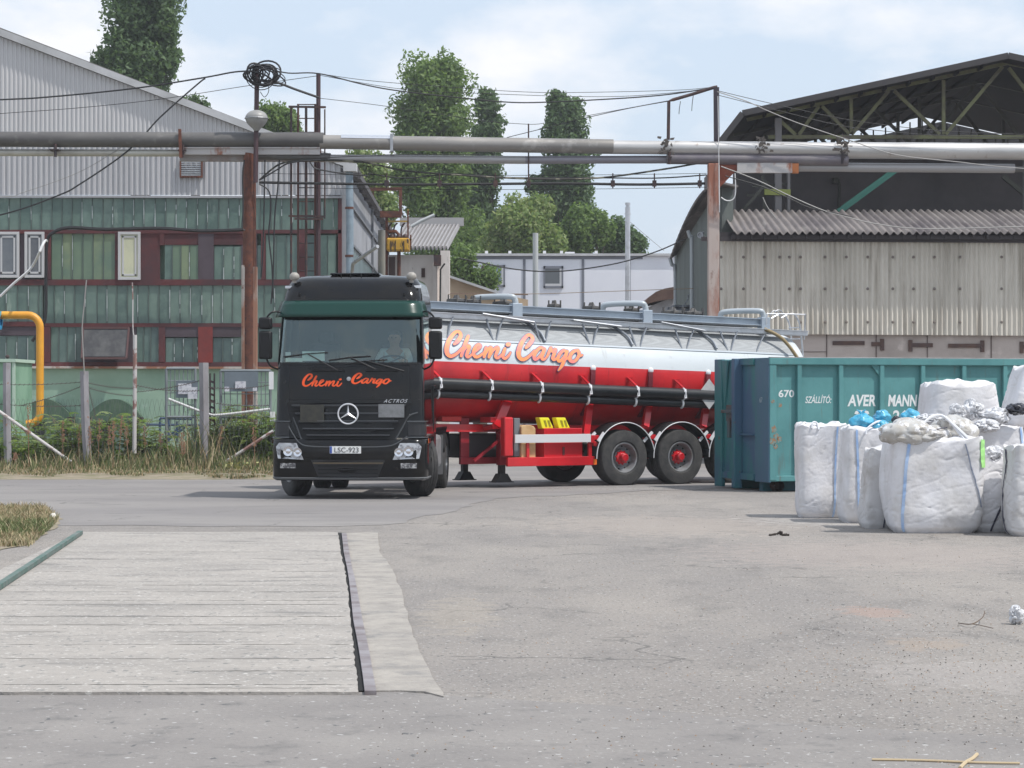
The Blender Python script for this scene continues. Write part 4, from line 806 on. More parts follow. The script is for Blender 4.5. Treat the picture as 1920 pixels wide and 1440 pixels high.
# subframe, supports
b = MB()
for y in (-.5, .5): b.bar((T0 + .2, y, 1.14), (T1 + .1, y, 1.02), .12, .14)
b.box((T0 + .1, -.62, 1.06), (T0 + 1.5, .62, 1.16)); b.build('subframe', REDP, TR)
for px, py0, px2, py2, w in ((953, 750, 931, 800, .17), (1107, 755, 1098, 815, .14), (1218, 757, 1210, 800, .13), (1326, 757, 1318, 800, .13)):
    t, z = onside(px, py0, -.85); t2, z2 = onside(px2, py2, -.95); b = MB(); b.bar((t, -.82, z), (t2, -.95, z2), w, .08, up=(0, 1, 0)); b.bar((t2, -.95, z2), (t2, -.62, z2 - .05), w, .08); b.build('support_arm', REDP, TR)
DR_ = mat('shaded_red', srgb(140, 22, 36), .4)  # darker copy of the red paint for parts in the tank's shade
for y in (-.78, .62):   # landing legs
    t, _ = onside(944, 800, -.85); b = MB(); b.box((t - .08, y - .07, .42), (t + .08, y + .07, 1.15)); lg = b.build('landing_leg', DR_, TR, bevel=.01)
    b = MB(); b.box((t - .055, y - .05, .24), (t + .055, y + .05, .42)); b.prism([(t - .07, y - .1, .26), (t + .07, y - .1, .26), (t + .17, y - .1, .11), (t - .17, y - .1, .11)], (0, .2, 0)); b.box((t - .2, y - .12, .095), (t + .2, y + .12, .112)); b.build('foot', mat('foot_black', (.03, .028, .028), .7), lg)
    b = MB(); b.bar((t - .1, y, 1.05), (t + .75, y, .45), .07, .07); b.bar((t + .1, y, 1.0), (t - .6, y, .5), .05, .05); b.build('brace', DR_, lg)
# side gear near side, laid on plane y=-1.2
def rect(px0, py0, px1, py1, y, dep, nm, m_, bev=.01, par=None):
    t0, z0 = onside(px0, py0, y); t1, z1 = onside(px1, py1, y); b = MB(); b.box((t0, y, min(z0, z1)), (t1, y + dep, max(z0, z1))); return b.build(nm, m_, par or TR, bevel=bev)
rect(952, 858, 1118, 872, -1.22, .08, 'bottom_rail', REDP); rect(864, 858, 968, 869, -.55, .08, 'bottom_rail_inset', DR_); rect(864, 784, 880, 870, -.50, .06, 'front_post', DR_); rect(946, 782, 963, 856, -1.22, .16, 'extinguisher_tube', REDP, .03)  # bottom rail's left end and front post set inward, darkened for the tank's shade
rect(920, 782, 960, 792, -.95, .4, 'leg_bracket', REDP); rect(964, 784, 975, 856, -1.1, .12, 'grey_panel', mat('slate_panel', (.16, .175, .19), .6))
rect(966, 815, 1108, 829, -1.27, .03, 'guard_rail', mat('guard_white', (.62, .62, .63), .4), .004); rect(1108, 816, 1115, 830, -1.27, .03, 'rail_end', REDP, .004); rect(1104, 828, 1110, 862, -1.22, .05, 'rail_post', REDP, .004); rect(988, 829, 993, 860, -1.22, .04, 'rail_post', REDP, .004)
bx = rect(1020, 803, 1092, 858, -1.16, .5, 'tool_box', REDP, .012)
rect(1055, 838, 1059, 853, -1.17, .01, 'latch', mat('latch_dark', (.1, .02, .02), .5), .0, bx)
rect(1113, 861, 1119, 871, -1.23, .02, 'marker_lamp', mat('amber_lens', (.75, .16, .02), .25), .0)
t0, z0 = onside(977, 860, -1.15); t1, z1 = onside(1004, 797, -1.15); b = MB(); m_ = (t1 - t0)
b.prism([(t0, -1.16, z0), (t1, -1.16, z0), (t1, -1.16, z1 - .07), (t1 - m_ * .12, -1.16, z1 - .02), (t1 - m_ * .35, -1.16, z1), (t0 + m_ * .1, -1.16, z1), (t0, -1.16, z1 - .03)], (0, .35, 0)); b.build('extinguisher_cover', mat('tan_plastic', (.62, .42, .22), .5, c2=(.5, .30, .14), sc=4), TR, bevel=.015)
YL = mat('yellow_plastic', (.85, .78, .02), .45)
for xa in (1010, 1041):
    pts = [onside(xa, 783, -1.1), onside(xa + 18, 783, -1.1), onside(xa + 27, 803, -1.1), onside(xa + 6, 804, -1.1)]; b = MB(); b.prism([(t, -1.12, z) for t, z in pts], (0, .16, 0)); ck = b.build('wheel_chock', YL, TR, bevel=.012)
    b = MB()
    for q in (8, 15): pp = [onside(xa + q, 788, -1.1), onside(xa + q + 4, 788, -1.1), onside(xa + q + 7, 800, -1.1), onside(xa + q + 4, 800, -1.1)]; b.prism([(t, -1.126, z) for t, z in pp], (0, .008, 0))
    b.build('slot', mat('chock_slot', (.30, .26, .01), .6), ck)
rect(829, 781, 866, 790, -.5, .8, 'coupling_plate', mat('orange_red', srgb(205, 52, 45), .5))
# placard
t, z = onside(1330, 739, -1.18); b = MB(); b.prism([(t - .27, -1.18, z), (t, -1.18, z - .30), (t + .27, -1.18, z), (t, -1.18, z + .30)], (0, .01, 0)); pc = b.build('hazard_placard', mat('placard', (.50, .50, .50), .5, c2=(.40, .40, .41), sc=6), TR)
t0_, _ = onside(1283, 735, -1.16); b = MB(); b.box((t0_, -1.17, z - .05), (t - .2, -1.15, z + .04)); b.build('placard_arm', mat('arm_grey', (.55, .56, .58), .4), pc)
# axles, wheels, fenders
for k in range(3):
    t = k * 1.31; b = MB(); b.tube([(t, -1.05, .535), (t, 1.05, .535)], .07, 10); b.box((t - .12, -.55, .55), (t + .12, -.42, .95)); b.box((t - .12, .42, .55), (t + .12, .55, .95)); b.build('axle', DR_, TR, smooth=True)
    wheel(TR, (t, -1.06, .535), (0, -1, 0), .535, .38, REDP, dish=.14); wheel(TR, (t, 1.06, .535), (0, 1, 0), .535, .38, REDP, dish=.14)
    for y0, y1 in ((-1.27, -.84), (.84, 1.27)):
        b = MB(); b.grid(lambda y, w: Vector((t - .66 * math.cos(w), y, .545 + .66 * math.sin(w))), [y0, (y0 + y1) / 2, y1], [R(-2 + 170 * i / 20) for i in range(21)]); fd = b.build('fender', mat('fender_black', (.012, .0125, .014), .5, spec=.3), TR, smooth=True, solid=.025, fix=False)
        if y0 < 0:
            b = MB(); b.tube([Vector((t - .665 * math.cos(w), y0 - .012, .545 + .665 * math.sin(w))) for w in [R(-2 + 170 * i / 24) for i in range(25)]], .009, 6); b.build('edge_trim', WC, fd, smooth=True)
    b = MB(); b.box((t - .78, -1.2, .88), (t - .56, -1.05, .97)); b.tube([(t - .66, -1.24, .80), (t - .66, -1.0, .84)], .05, 8); b.build('fender_mount', REDP, TR, bevel=.01)
    b = MB(); b.bar((t - .86, -1.22, .84), (t - .66, -1.22, 1.02), .03, .05); b.bar((t - .63, -1.27, .86), (t - .50, -1.27, 1.02), .03, .05); b.build('fender_strap', WC, TR)
b = MB(); b.box((-.85, -1.25, .9), (-.72, -.9, .95)); b.box((-1.0, -.95, .8), (-.65, -.5, 1.0)); b.build('air_valve', FR, TR)
b = MB(); b.box((-3.1, -.45, .55), (-1.2, .45, 1.0)); b.build('under_tank_box', mat('dark_void', (.03, .025, .028), .7), TR, bevel=.03)  # plain dark box filling the void under the tank
# rear spare carrier wheel visible between bottom rail and ground is the far-side lift axle tyre
# ================================================================== ROLL-OFF CONTAINER
CTH = R(17.8); CO = Vector((4.59, 41.8, 0))
CT = empty('skip_container', CO, 'big teal steel roll-off container with white stencilled writing behind the white bags', 'container', rz=CTH)
TEAL = mat('teal_paint', srgb(86, 142, 143), .6, c2=srgb(72, 126, 128), sc=1.1, c3=srgb(96, 96, 90), sc3=4, lo3=.60, hi3=.80, st3=(2, 1, .3), bump=.15, bsc=6)
TEALD = mat('teal_end_shaded', srgb(48, 112, 114), .55, c2=srgb(62, 92, 118), sc=1.3, lo=.45, hi=.6, stretch=(1, 1, .4), c3=srgb(105, 72, 62), sc3=6, lo3=.68, hi3=.74)  # darker teal copy, the shade of the end face put into the colour
CL, CW, CH, CB = 6.6, 2.4, 2.40, .19
b = MB(); b.box((0, .07, CB + .02), (CL, .10, CH - .05)); b.box((0, CW - .1, CB + .02), (CL, CW - .07, CH - .05)); b.box((.02, .1, CB + .02), (CL, CW - .1, CB + .08)); b.box((CL - .05, .1, CB), (CL, CW - .1, CH)); b.build('side_wall', TEAL, CT)
b = MB(); b.box((-.01, -.02, CH - .13), (CL, .10, CH)); b.box((-.01, CW - .1, CH - .13), (CL, CW + .02, CH)); tr_ = b.build('top_rail', TEAL, CT, bevel=.015)
b = MB(); b.box((0, -.02, CH), (CL, .06, CH + .012)); b.build('rail_rim', mat('pale_rim', (.46, .48, .49), .6, c2=(.3, .32, .32), sc=2), tr_)
b = MB(); b.box((0, .0, CB), (CL, .10, CB + .10)); b.build('bottom_rail', TEAL, CT, bevel=.01)
RIBX = [(p / 1.0) for p in (1443, 1495, 1573, 1650, 1727, 1804, 1881)]
for i, x in enumerate([max(0.0, (41.8 * (p - 960) / F - 4.59) / (math.cos(CTH) - (p - 960) / F * math.sin(CTH))) for p in RIBX] + [5.0, 5.78, 6.5]):
    w = .13 if i == 0 else .085; b = MB(); b.box((x, -.01, CB + .02), (x + w, .075, CH - .13)); rb = b.build('side_rib', TEAL, CT, bevel=.008)
    if i in (3, 6):
        sg = -1 if i == 3 else 1; x0 = x if sg < 0 else x + w; b = MB(); b.prism([(x0, .02, CH - .13), (x0 + sg * .16, .02, CH - .13), (x0, .02, CH - .32)], (0, .03, 0)); b.build('gusset', TEAL, rb)
b = MB()
for y in (.55, 1.75): b.box((.1, y, .0), (CL, y + .14, CB))
b.build('skid_rail', TEALD, CT, bevel=.01)
b = MB(); b.lathe([(-.1, .1), (.1, .1), (.1, .01)], (.3, .35, .1), (0, 1, 0), 16); b.lathe([(-.1, .1), (.1, .1), (.1, .01)], (.3, 2.0, .1), (0, 1, 0), 16); b.build('roller', DKST, CT, smooth=True)
# end wall with uprights reaching the ground
b = MB(); b.box((0, .06, CB), (.05, CW - .06, CH - .02)); b.build('end_wall', TEALD, CT)
b = MB(); b.box((-.06, CW - .34, .03), (.02, CW, CH)); b.prism([(-.06, CW - .34, CH - .02), (-.06, CW - .62, CH - .02), (-.005, CW - .34, CH - 1.2)], (.04, 0, 0)); b.build('end_post', TEALD, CT, bevel=.012)
b = MB(); b.box((-.16, 1.22, .03), (.0, 1.36, CH)); b.build('end_post', TEALD, CT, bevel=.012)
b = MB(); b.box((-.02, .0, CB - .02), (.03, .62, CH)); b.build('corner_plate', mat('faded_teal', srgb(72, 100, 124), .6, c2=srgb(58, 108, 116), sc=1.0, stretch=(1, 1, .3), c3=srgb(110, 80, 66), sc3=5, lo3=.66, hi3=.72), CT, bevel=.01)
for q0, q1 in (((-.05, .62, CH - .12), (.0, 1.22, CH)), ((-.045, .62, CB), (0, 2.1, CB + .12)), ((-.06, .62, 1.0), (0, 1.22, 1.03))): MB().box(q0, q1).build('end_rail', TEALD, CT)
b = MB(); b.box((-.10, 1.44, 1.25), (-.02, 1.75, 1.55)); b.box((-.13, 1.52, .95), (-.03, 1.64, 1.3)); b.box((-.14, 1.40, 1.40), (-.05, 1.9, 1.46)); b.build('hook_plate', mat('hook_rust', (.09, .06, .055), .8, c2=(.06, .10, .11), sc=6), CT, bevel=.01)
b = MB(); rb = random.Random(3)
for (x, z, r_) in ((.08, 1.12, .06), (.12, 1.0, .05), (.05, .9, .07), (.11, .82, .045), (.20, 1.55, .04), (.06, 1.62, .035), (.18, .95, .05)):
    pts = [(x + r_ * (.6 + .6 * rb.random()) * math.cos(a), -.0125, z + r_ * 1.2 * (.5 + .8 * rb.random()) * math.sin(a)) for a in [k * math.pi / 7 for k in range(14)]]; b.poly(pts)
b.build('rust_patch', mat('rust_stain', (.27, .16, .09), .8, c2=(.16, .26, .25), sc=22, lo=.5, hi=.54), CT, fix=False)['kind'] = 'stuff'
STW = mat('stencil_white', (.72, .74, .74), .6)
def cx_(px, y=0.0): a = (px - 960) / F; return ((CO.y + y * math.cos(CTH)) * a - CO.x + y * math.sin(CTH)) / (math.cos(CTH) - a * math.sin(CTH))
def cz_(px, py, y=0.0): x = cx_(px, y); return EYE + (HZ - py) / F * (CO.y + x * math.sin(CTH) + y * math.cos(CTH))
def stencil(body, px0, px1, py0, py1, sh=0.0, bold=.004):
    x0, x1, z1, z0 = cx_(px0, .066), cx_(px1, .066), cz_(px0, py0, .066), cz_(px0, py1, .066)
    o = txt('stencil_text', body, .2, STW, CT, Matrix.Identity(4), .0008, shear=sh, bold=bold); me = o.data; xs = [v.co.x for v in me.vertices]; ys = [v.co.y for v in me.vertices]
    for v in me.vertices: v.co = (x0 + (v.co.x - min(xs)) / (max(xs) - min(xs)) * (x1 - x0), .068 - v.co.z, z0 + (v.co.y - min(ys)) / (max(ys) - min(ys)) * (z1 - z0))
    return o
stencil('670', 1460, 1489, 731, 745); stencil('SZ\u00c1LL\u00cdT\u00d3:', 1510, 1559, 740, 756, .25, .002); stencil('AVER', 1589, 1642, 740, 762, .15, .006); stencil('MANN', 1665, 1720, 740, 762, .15, .006); stencil('268', 1673, 1714, 769, 792, .1, .005)
b = MB()   # stencil bridges
for x0, x1 in ((1.36, 2.0),): pass
T_ = lambda px, py: (cx_(px, .066), .066, cz_(px, py, .066))
b.prism([T_(1602, 776), T_(1604, 771), T_(1611, 769), T_(1621, 769), T_(1628, 771), T_(1630, 776), T_(1624, 777), T_(1622, 773), T_(1610, 773), T_(1608, 777)], (0, .003, 0)); b.prism([T_(1610, 775), T_(1622, 775), T_(1628, 788), T_(1604, 788)], (0, .003, 0)); ph = b.build('telephone_symbol', STW, CT)
b = MB(); b.lathe([(0, .035), (.003, .034), (.003, .001)], (cx_(1616, .066), .0655, cz_(1616, 781)), (0, -1, 0), 14); b.build('dial', TEAL, ph)
txt('stencil_text', '67', .13, mat('faint_white', (.35, .42, .45), .6), CT, Matrix.Translation((-.0225, .40, 1.60)) @ Matrix.Rotation(R(-90), 4, 'Z') @ Matrix.Rotation(R(90), 4, 'X'), .0008)
# ================================================================== BULK BAGS
BAGW = mat('bag_white', (.72, .71, .73), .55, c2=(.58, .565, .56), sc=2.2, c3=(.45, .43, .41), sc3=5, lo3=.62, hi3=.80, bump=.18, bsc=24)
BAGD = mat('bag_dirty', (.58, .57, .57), .6, c2=(.36, .33, .30), sc=2.6, lo=.48, hi=.72, c3=(.62, .62, .65), sc3=1.4, bump=.4, bsc=9)
BLUEST = mat('blue_strap', srgb(142, 172, 214), .6, c2=srgb(170, 190, 216), sc=6); DKSTR = mat('dark_seam', (.06, .06, .09), .7)
WHST = mat('white_strap', (.72, .73, .76), .6)
def bagfn(w, d, h, seed, bulge=.07, taper=0.0, lean=(0, 0), wr=.040, sq=.24, base=.95):
    so = Vector((seed * 7.3, seed * 3.1, seed))
    tab = [(math.copysign(abs(math.cos(t)) ** sq, math.cos(t)) * w / 2, math.copysign(abs(math.sin(t)) ** sq, math.sin(t)) * d / 2) for t in [2 * math.pi * i / 720 for i in range(721)]]
    cum = [0.0]
    for i in range(720): cum.append(cum[-1] + math.hypot(tab[i + 1][0] - tab[i][0], tab[i + 1][1] - tab[i][1]))
    def f(a, u, off=0.0):
        """a perimeter fraction * 2pi (0 = +x), u height 0..1"""
        L_ = (a / (2 * math.pi) % 1.0) * cum[-1]; x = float(np.interp(L_, cum, [q[0] for q in tab])); y = float(np.interp(L_, cum, [q[1] for q in tab]))
        k = base + (1 - base) * min(u * 5, 1) + bulge * math.sin(math.pi * min(max(u, 0), 1) ** .8) - taper * u
        if u < .06: k *= .93 + .07 * (u / .06)
        px_, py_ = x * k, y * k; q = Vector((px_ * 2.0, py_ * 2.0, u * h * 2.0)) + so
        n = noise.noise(q * .7) * 1.5 + noise.noise(q * 1.9 + Vector((0, 0, 5))) * .30; cf = (abs(x) / (w / 2) * abs(y) / (d / 2)) ** 3
        th = .9 * math.sin(seed * 1.7); e = Vector((q.x * math.cos(th) + q.z * math.sin(th), q.y, -q.x * math.sin(th) + q.z * math.cos(th)))
        s1 = abs(noise.noise(Vector((e.x * .9, q.y * .9, e.z * 2.6)))); s2 = abs(noise.noise(Vector((q.x * 1.3 + q.z * 1.1, q.y * 1.3, q.z * 2.0 - q.x * 2.2 + 7)))); s3 = abs(noise.noise(q * 5.0))
        n -= (.05 - min(s1, .05)) * 4.2 + (.04 - min(s2, .04)) * 4.5 + (.10 - min(s3, .10)) * .7
        r_ = Vector((px_, py_, 0)); rn = r_.normalized() if r_.length > 1e-6 else Vector((1, 0, 0))
        p = r_ + rn * (n * wr + off); p.x += lean[0] * u; p.y += lean[1] * u; p.z = u * h + .09 * cf * max(0, u - .7) / .3 - .03 * (1 - cf) * max(0, u - .8) / .2
        return p
    return f
def bulkbag(px0, px1, py0, py1, D, label, seed, depth=.9, rz=0.0, m=None, straps=((.25, 0),), top='full', z0=0.0, extra=None, strapmat=None, **kw):
    s = F / D; w = (px1 - px0) / s; h = EYE + (HZ - py0) / s - z0; X = ((px0 + px1) / 2 - 960) / s
    root = empty('bulk_bag', (X, D + depth / 2, z0), label, 'bag', 'white bulk bags heaped before the teal container', rz=rz)
    f = bagfn(w, depth, h, seed, **kw); b = MB(); na, nu = 150, 76
    for j in range(nu + 1):
        u = j / nu
        for i in range(na):
            a = 2 * math.pi * i / na; p = f(a, u)
            if top == 'lip': p.z += .03 * math.sin(a * 4 + seed) * max(0, u - .85) / .15 + .02 * noise.noise(Vector((a * 3, seed, 0)))* (u > .9)
            b.v.append(tuple(p))
    for j in range(nu):
        for i in range(na): b.f.append((j * na + i, j * na + (i + 1) % na, (j + 1) * na + (i + 1) % na, (j + 1) * na + i)); b.mi.append(0)
    # top: fold inwards over the contents
    prev = nu * na
    for q, (k, dz) in enumerate(((.93, .022), (.80, .03), (.6, .045 if top == 'full' else -.04), (.35, .07 if top == 'full' else -.06), (.02, .08 if top == 'full' else -.06))):
        st_ = len(b.v)
        for i in range(na):
            a = 2 * math.pi * i / na; p = f(a, 1.0); c = Vector((kw.get('lean', (0, 0))[0], kw.get('lean', (0, 0))[1], h)); v = c + (p - c) * k; v.z = h + dz + .06 * noise.noise(Vector((v.x * 4, v.y * 4, seed))) + .03 * noise.noise(Vector((v.x * 11, v.y * 11, seed + 4))); b.v.append(tuple(v))
        for i in range(na): b.f.append((prev + i, prev + (i + 1) % na, st_ + (i + 1) % na, st_ + i)); b.mi.append(0)
        prev = st_
    b.f.append(tuple(range(prev, prev + na))); b.mi.append(0)
    b.build('sack_body', m or BAGW, root, smooth=True)
    for (aa, tw) in straps:
        sb = MB(); a = -math.pi * aa; pl = []
        for q in range(26):
            u = .015 + .985 * q / 25; pl.append((f(a + tw * u, u, .012), f(a + tw * u + .055, u, .012)))
        sb.v = [tuple(p) for pr_ in pl for p in pr_]; sb.f = [(2 * i, 2 * i + 1, 2 * i + 3, 2 * i + 2) for i in range(len(pl) - 1)]; sb.mi = [0] * len(sb.f)
        sb.build('strap', strapmat or BLUEST, root, fix=False, solid=.008)
    return root, f, h
def loop(root, pts, m=None, r=.014, nm='lifting_loop'):
    b = MB(); b.tube(crm(pts, 5), r, 6); b.build(nm, m or WHST, root, smooth=True)
A_, fA, hA = bulkbag(1500, 1592, 799, 972, 32.9, 'narrow white bulk bag at the left end of the heap, nearest the container corner', 1, depth=.85, straps=((.42, .12),), top='lip', taper=.02)
loop(A_, [(-.18, -.42, hA - .03), (-.16, -.40, hA + .05), (-.10, -.38, hA + .04), (-.08, -.42, hA - .05)]); loop(A_, [(-.30, -.3, hA - .01), (-.26, -.25, hA + .05), (-.20, -.2, hA + .01)])
B_, fB, hB = bulkbag(1584, 1702, 806, 984, 31.6, 'white bulk bag second from the left with blue rubbish sacks on top', 2, depth=.9, straps=((.64, -.10),), top='lip', m=BAGW, taper=.05)
loop(B_, [(-.14, -.47, hB - .06), (-.12, -.45, hB + .02), (.0, -.40, hB + .10), (.1, -.3, hB + .11), (.2, -.35, hB + .05)])
C_, fC, hC = bulkbag(1620, 1722, 846, 992, 30.3, 'dirty leaning bulk bag squeezed low between the second bag and the front bag', 3, depth=.6, m=BAGD, straps=((.60, .35),), strapmat=DKSTR, taper=.10, lean=(.08, 0))
D_, fD, hD = bulkbag(1678, 1843, 824, 999, 29.3, 'largest white bulk bag in front of the heap with clear sacks and a green tag', 4, depth=1.05, straps=((.735, .16),), top='full', bulge=.09, wr=.045)
sb = MB(); pl = []
for q in range(24):
    u = .28 + .68 * q / 23; a = -math.pi * (.36 - .14 * (1 - u)); pl.append((fD(a, u, .010), fD(a + .025, u, .010)))
sb.v = [tuple(p) for k in pl for p in k]; sb.f = [(2 * i, 2 * i + 1, 2 * i + 3, 2 * i + 2) for i in range(23)]; sb.mi = [0] * 23; sb.build('seam_cord', mat('grey_cord', (.22, .25, .32), .7), D_, fix=False, solid=.006)
sb = MB(); pl = [(fD(-math.pi * .26, u, .018 + .01 * math.sin(u * 20)), fD(-math.pi * .215, u, .018)) for u in [.70 + .27 * i / 8 for i in range(9)]]
sb.v = [tuple(p) for k in pl for p in k]; sb.f = [(2 * i, 2 * i + 1, 2 * i + 3, 2 * i + 2) for i in range(8)]; sb.mi = [0] * 8; sb.build('green_tag', mat('lime_tag', (.38, .75, .25), .6), D_, fix=False, solid=.003)
loop(D_, [(-.33, -.52, hD - .05), (-.28, -.45, hD + .08), (-.1, -.38, hD + .26), (.05, -.30, hD + .30), (.16, -.40, hD + .22), (.33, -.52, hD - .02)], r=.018)
loop(D_, [(.10, -.40, hD + .28), (.26, -.47, hD + .12), (.42, -.53, hD - .04)], r=.022)
loop(D_, [(-.40, -.50, hD + .0), (-.20, -.52, hD + .10), (.0, -.50, hD + .13), (.12, -.42, hD + .15)], DKSTR, .008, 'tie_cord')
E_, fE, hE = bulkbag(1824, 1935, 864, 1003, 29.5, 'low slumped bulk bag just right of the largest front bag', 5, depth=.8, straps=((.62, .7),), strapmat=DKSTR, taper=.14, lean=(.10, .05), bulge=.05, wr=.06)
K_, fK, hK = bulkbag(1900, 2060, 842, 1012, 28.6, 'grubby grey bulk bag cut off by the right edge of the picture', 6, depth=.9, m=BAGD, straps=((.97, -.5),), strapmat=DKSTR, taper=.08, wr=.05)
H_, fH, hH = bulkbag(1808, 1925, 806, 990, 31.4, 'white bulk bag behind the low slumped bag, topped with crumpled film', 7, depth=1.0, straps=((.3, 0),), top='full')
bulkbag(1722, 1886, 858, 960, 33.4, 'bulk bag at the bottom of the stack behind the largest front bag', 8, depth=1.1, m=BAGW)
FB, fF, hF = bulkbag(1739, 1886, 722, 858, 33.3, 'bright white bulk bag lying on top of the stack before the container', 9, depth=1.2, z0=.84, straps=(), top='full', bulge=.06, taper=.10, wr=.03, sq=.42)
bulkbag(1904, 2060, 800, 960, 32.5, 'bulk bag at the right edge carrying another bag', 10, depth=1.1)
G_, fG, hG = bulkbag(1903, 2070, 690, 800, 32.3, 'pale bulk bag standing on another at the right edge above the black sack', 11, depth=1.0, z0=1.27, straps=(), top='full', taper=.25)
# loose sacks
def sack(name, px0, px1, py0, py1, D, m, label, cat, group, seed, rz=0.0, dy=None, knot=False, sub=.3):
    s = F / D; w = (px1 - px0) / s; h = (py1 - py0) / s; X = ((px0 + px1) / 2 - 960) / s; z = EYE + (HZ - (py0 + py1) / 2) / s; dep = dy or min(w, .5)
    b = MB(); b.ball((0, 0, 0), 1, 56)
    vs = []
    for v in b.v:
        v = Vector(v); q = v * 1.5 + Vector((seed * 3.7, 0, 0)); r1 = abs(noise.noise(q * 1.1)); r2 = abs(noise.noise(q * 2.2 + Vector((5, 5, 5))))
        k = 1 + .28 * noise.noise(q) - (.16 - min(.16, r1)) * sub * 1.9 - (.12 - min(.12, r2)) * sub * 1.5
        p = v * k; vs.append((p.x * w / 2, p.y * dep / 2, p.z * h / 2))
    b.v = vs
    if knot:
        for a in (-.5, .4): b.tube([(0, 0, h * .42), (a * .05, 0, h * .5 + .03), (a * .14, -.01, h * .5 + .055)], [.014, .02, .006], 6)
    o = b.build(name, m, smooth=True); o.location = (X, D + dep / 2, z); o.rotation_euler = (0, R(rz), 0); return tag(o, label, cat, group)
CLR = mat('clear_film', (.50, .49, .47), .2, c2=(.38, .34, .28), sc=4, c3=(.74, .74, .76), sc3=6, lo3=.54, hi3=.62, coat=.9)
BLU = mat('blue_film', srgb(44, 150, 188), .3, c2=srgb(96, 180, 208), sc=7, coat=.4)
WHF = mat('white_film', (.66, .66, .68), .35, c2=(.52, .52, .53), sc=6, coat=.3)
sack('clear_sack', 1656, 1768, 786, 842, 29.2, CLR, 'clear tied sack with brownish contents lying on the left of the largest bag', 'sack', 'clear sacks on the largest bag', 1, rz=5)
sack('clear_sack', 1755, 1836, 780, 832, 29.4, CLR, 'clear sack with a bluish end lying on the right of the largest bag', 'sack', 'clear sacks on the largest bag', 2, rz=6)
sack('clear_sack', 1700, 1790, 800, 838, 29.25, CLR, 'darker clear sack wedged low between the two other clear sacks', 'sack', 'clear sacks on the largest bag', 9, rz=-4)
sack('blue_sack', 1596, 1642, 776, 808, 31.7, BLU, 'blue sack lowest and leftmost on the second bag', 'sack', 'blue rubbish sacks', 3, knot=True)
sack('blue_sack', 1640, 1672, 768, 796, 31.9, BLU, 'round blue sack standing highest in the middle of the blue ones', 'sack', 'blue rubbish sacks', 4)
sack('blue_sack', 1636, 1672, 788, 808, 31.65, BLU, 'small flat blue sack under the round blue sack', 'sack', 'blue rubbish sacks', 5)
sack('blue_sack', 1690, 1729, 768, 799, 31.9, BLU, 'blue sack set apart on the right beside the bright white top bag', 'sack', 'blue rubbish sacks', 6)
sack('black_sack', 1892, 1930, 755, 780, 31.3, mat('black_film', (.02, .02, .03), .3, coat=.4), 'crumpled black sack at the right edge on the heap', 'sack', None, 7, sub=.7)
sack('black_sack', 1672, 1692, 780, 794, 31.6, mat('black_film', (.02, .02, .03), .3), 'tiny black scrap of film between two blue sacks', 'sack', None, 8, sub=.7)
sack('crumpled_film', 1781, 1815, 756, 792, 31.4, WHF, 'folded whitish film left of the crumpled heap behind the clear sacks', 'film', 'crumpled white film on the bags', 12, sub=.9)
sack('crumpled_film', 1806, 1850, 750, 790, 31.6, WHF, 'standing crumpled whitish film with a dark fold on the heap', 'film', 'crumpled white film on the bags', 13, sub=.9)
sack('crumpled_film', 1846, 1900, 764, 800, 31.3, WHF, 'spread crumpled film left of the black sack', 'film', 'crumpled white film on the bags', 14, sub=.9)
sack('crumpled_film', 1826, 1880, 786, 812, 31.0, WHF, 'limp film hanging over the bag behind the slumped one', 'film', 'crumpled white film on the bags', 15, sub=.9)
sack('crumpled_film', 1722, 1776, 776, 800, 31.6, WHF, 'pale film at the foot of the bright white top bag behind the clear sacks', 'film', 'crumpled white film on the bags', 16, sub=.9)
sack('crumpled_film', 1845, 1893, 838, 880, 29.6, WHF, 'bunched white bag neck above the low slumped bag', 'film', 'crumpled white film on the bags', 17, sub=.9)
sack('plastic_scrap', 1894, 1924, 1136, 1174, 17.6, WHF, 'crumpled pale plastic scrap on the yard at the right edge', 'litter', None, 18, sub=.9, dy=.12)
# ================================================================== LEFT FACTORY
LD = 66.0; LS = F / LD
def LX(px): return (px - 960) / LS
def LZ(py): return EYE + (HZ - py) / LS
FB_ = empty('factory_building', (LX(300), LD, 0), 'grey clad gabled factory with green glass bands behind the fence on the left', 'building')
def put(o, root=FB_): o.location = Vector(o.location) - root.location; return o
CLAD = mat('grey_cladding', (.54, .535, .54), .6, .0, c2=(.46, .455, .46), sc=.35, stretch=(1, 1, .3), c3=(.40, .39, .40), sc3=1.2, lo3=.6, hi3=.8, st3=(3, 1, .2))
CLADL = mat('grey_cladding_low', (.47, .47, .485), .6, .0, c2=(.39, .39, .405), sc=.5, stretch=(1, 1, .3), c3=(.34, .33, .33), sc3=2, lo3=.58, hi3=.8, st3=(5, 1, .15))
def corr(fn_top, fn_bot, x0, x1, pitch, amp, y, m, name, prof='trap', nz=1):
    b = MB(); n = int(abs(x1 - x0) / pitch); xs = []
    pr = ((0, 0), (.35, 0), (.5, 1), (.85, 1)) if prof == 'trap' else tuple((k / 6, .5 - .5 * math.cos(2 * math.pi * k / 6)) for k in range(6))
    for i in range(n + 1):
        for a, c in pr: xs.append((x0 + (i + a) * pitch * (1 if x1 > x0 else -1), y - c * amp))
    vs = []
    for x, yy in xs:
        for k in range(nz + 1): vs.append((x, yy, fn_bot(x) + (fn_top(x) - fn_bot(x)) * k / nz))
    q = nz + 1; b.add(vs, [(i * q + k, (i + 1) * q + k, (i + 1) * q + k + 1, i * q + k + 1) for i in range(len(xs) - 1) for k in range(nz)]); return b.build(name, m, fix=False)
XL = LX(-760); XR = LX(641)
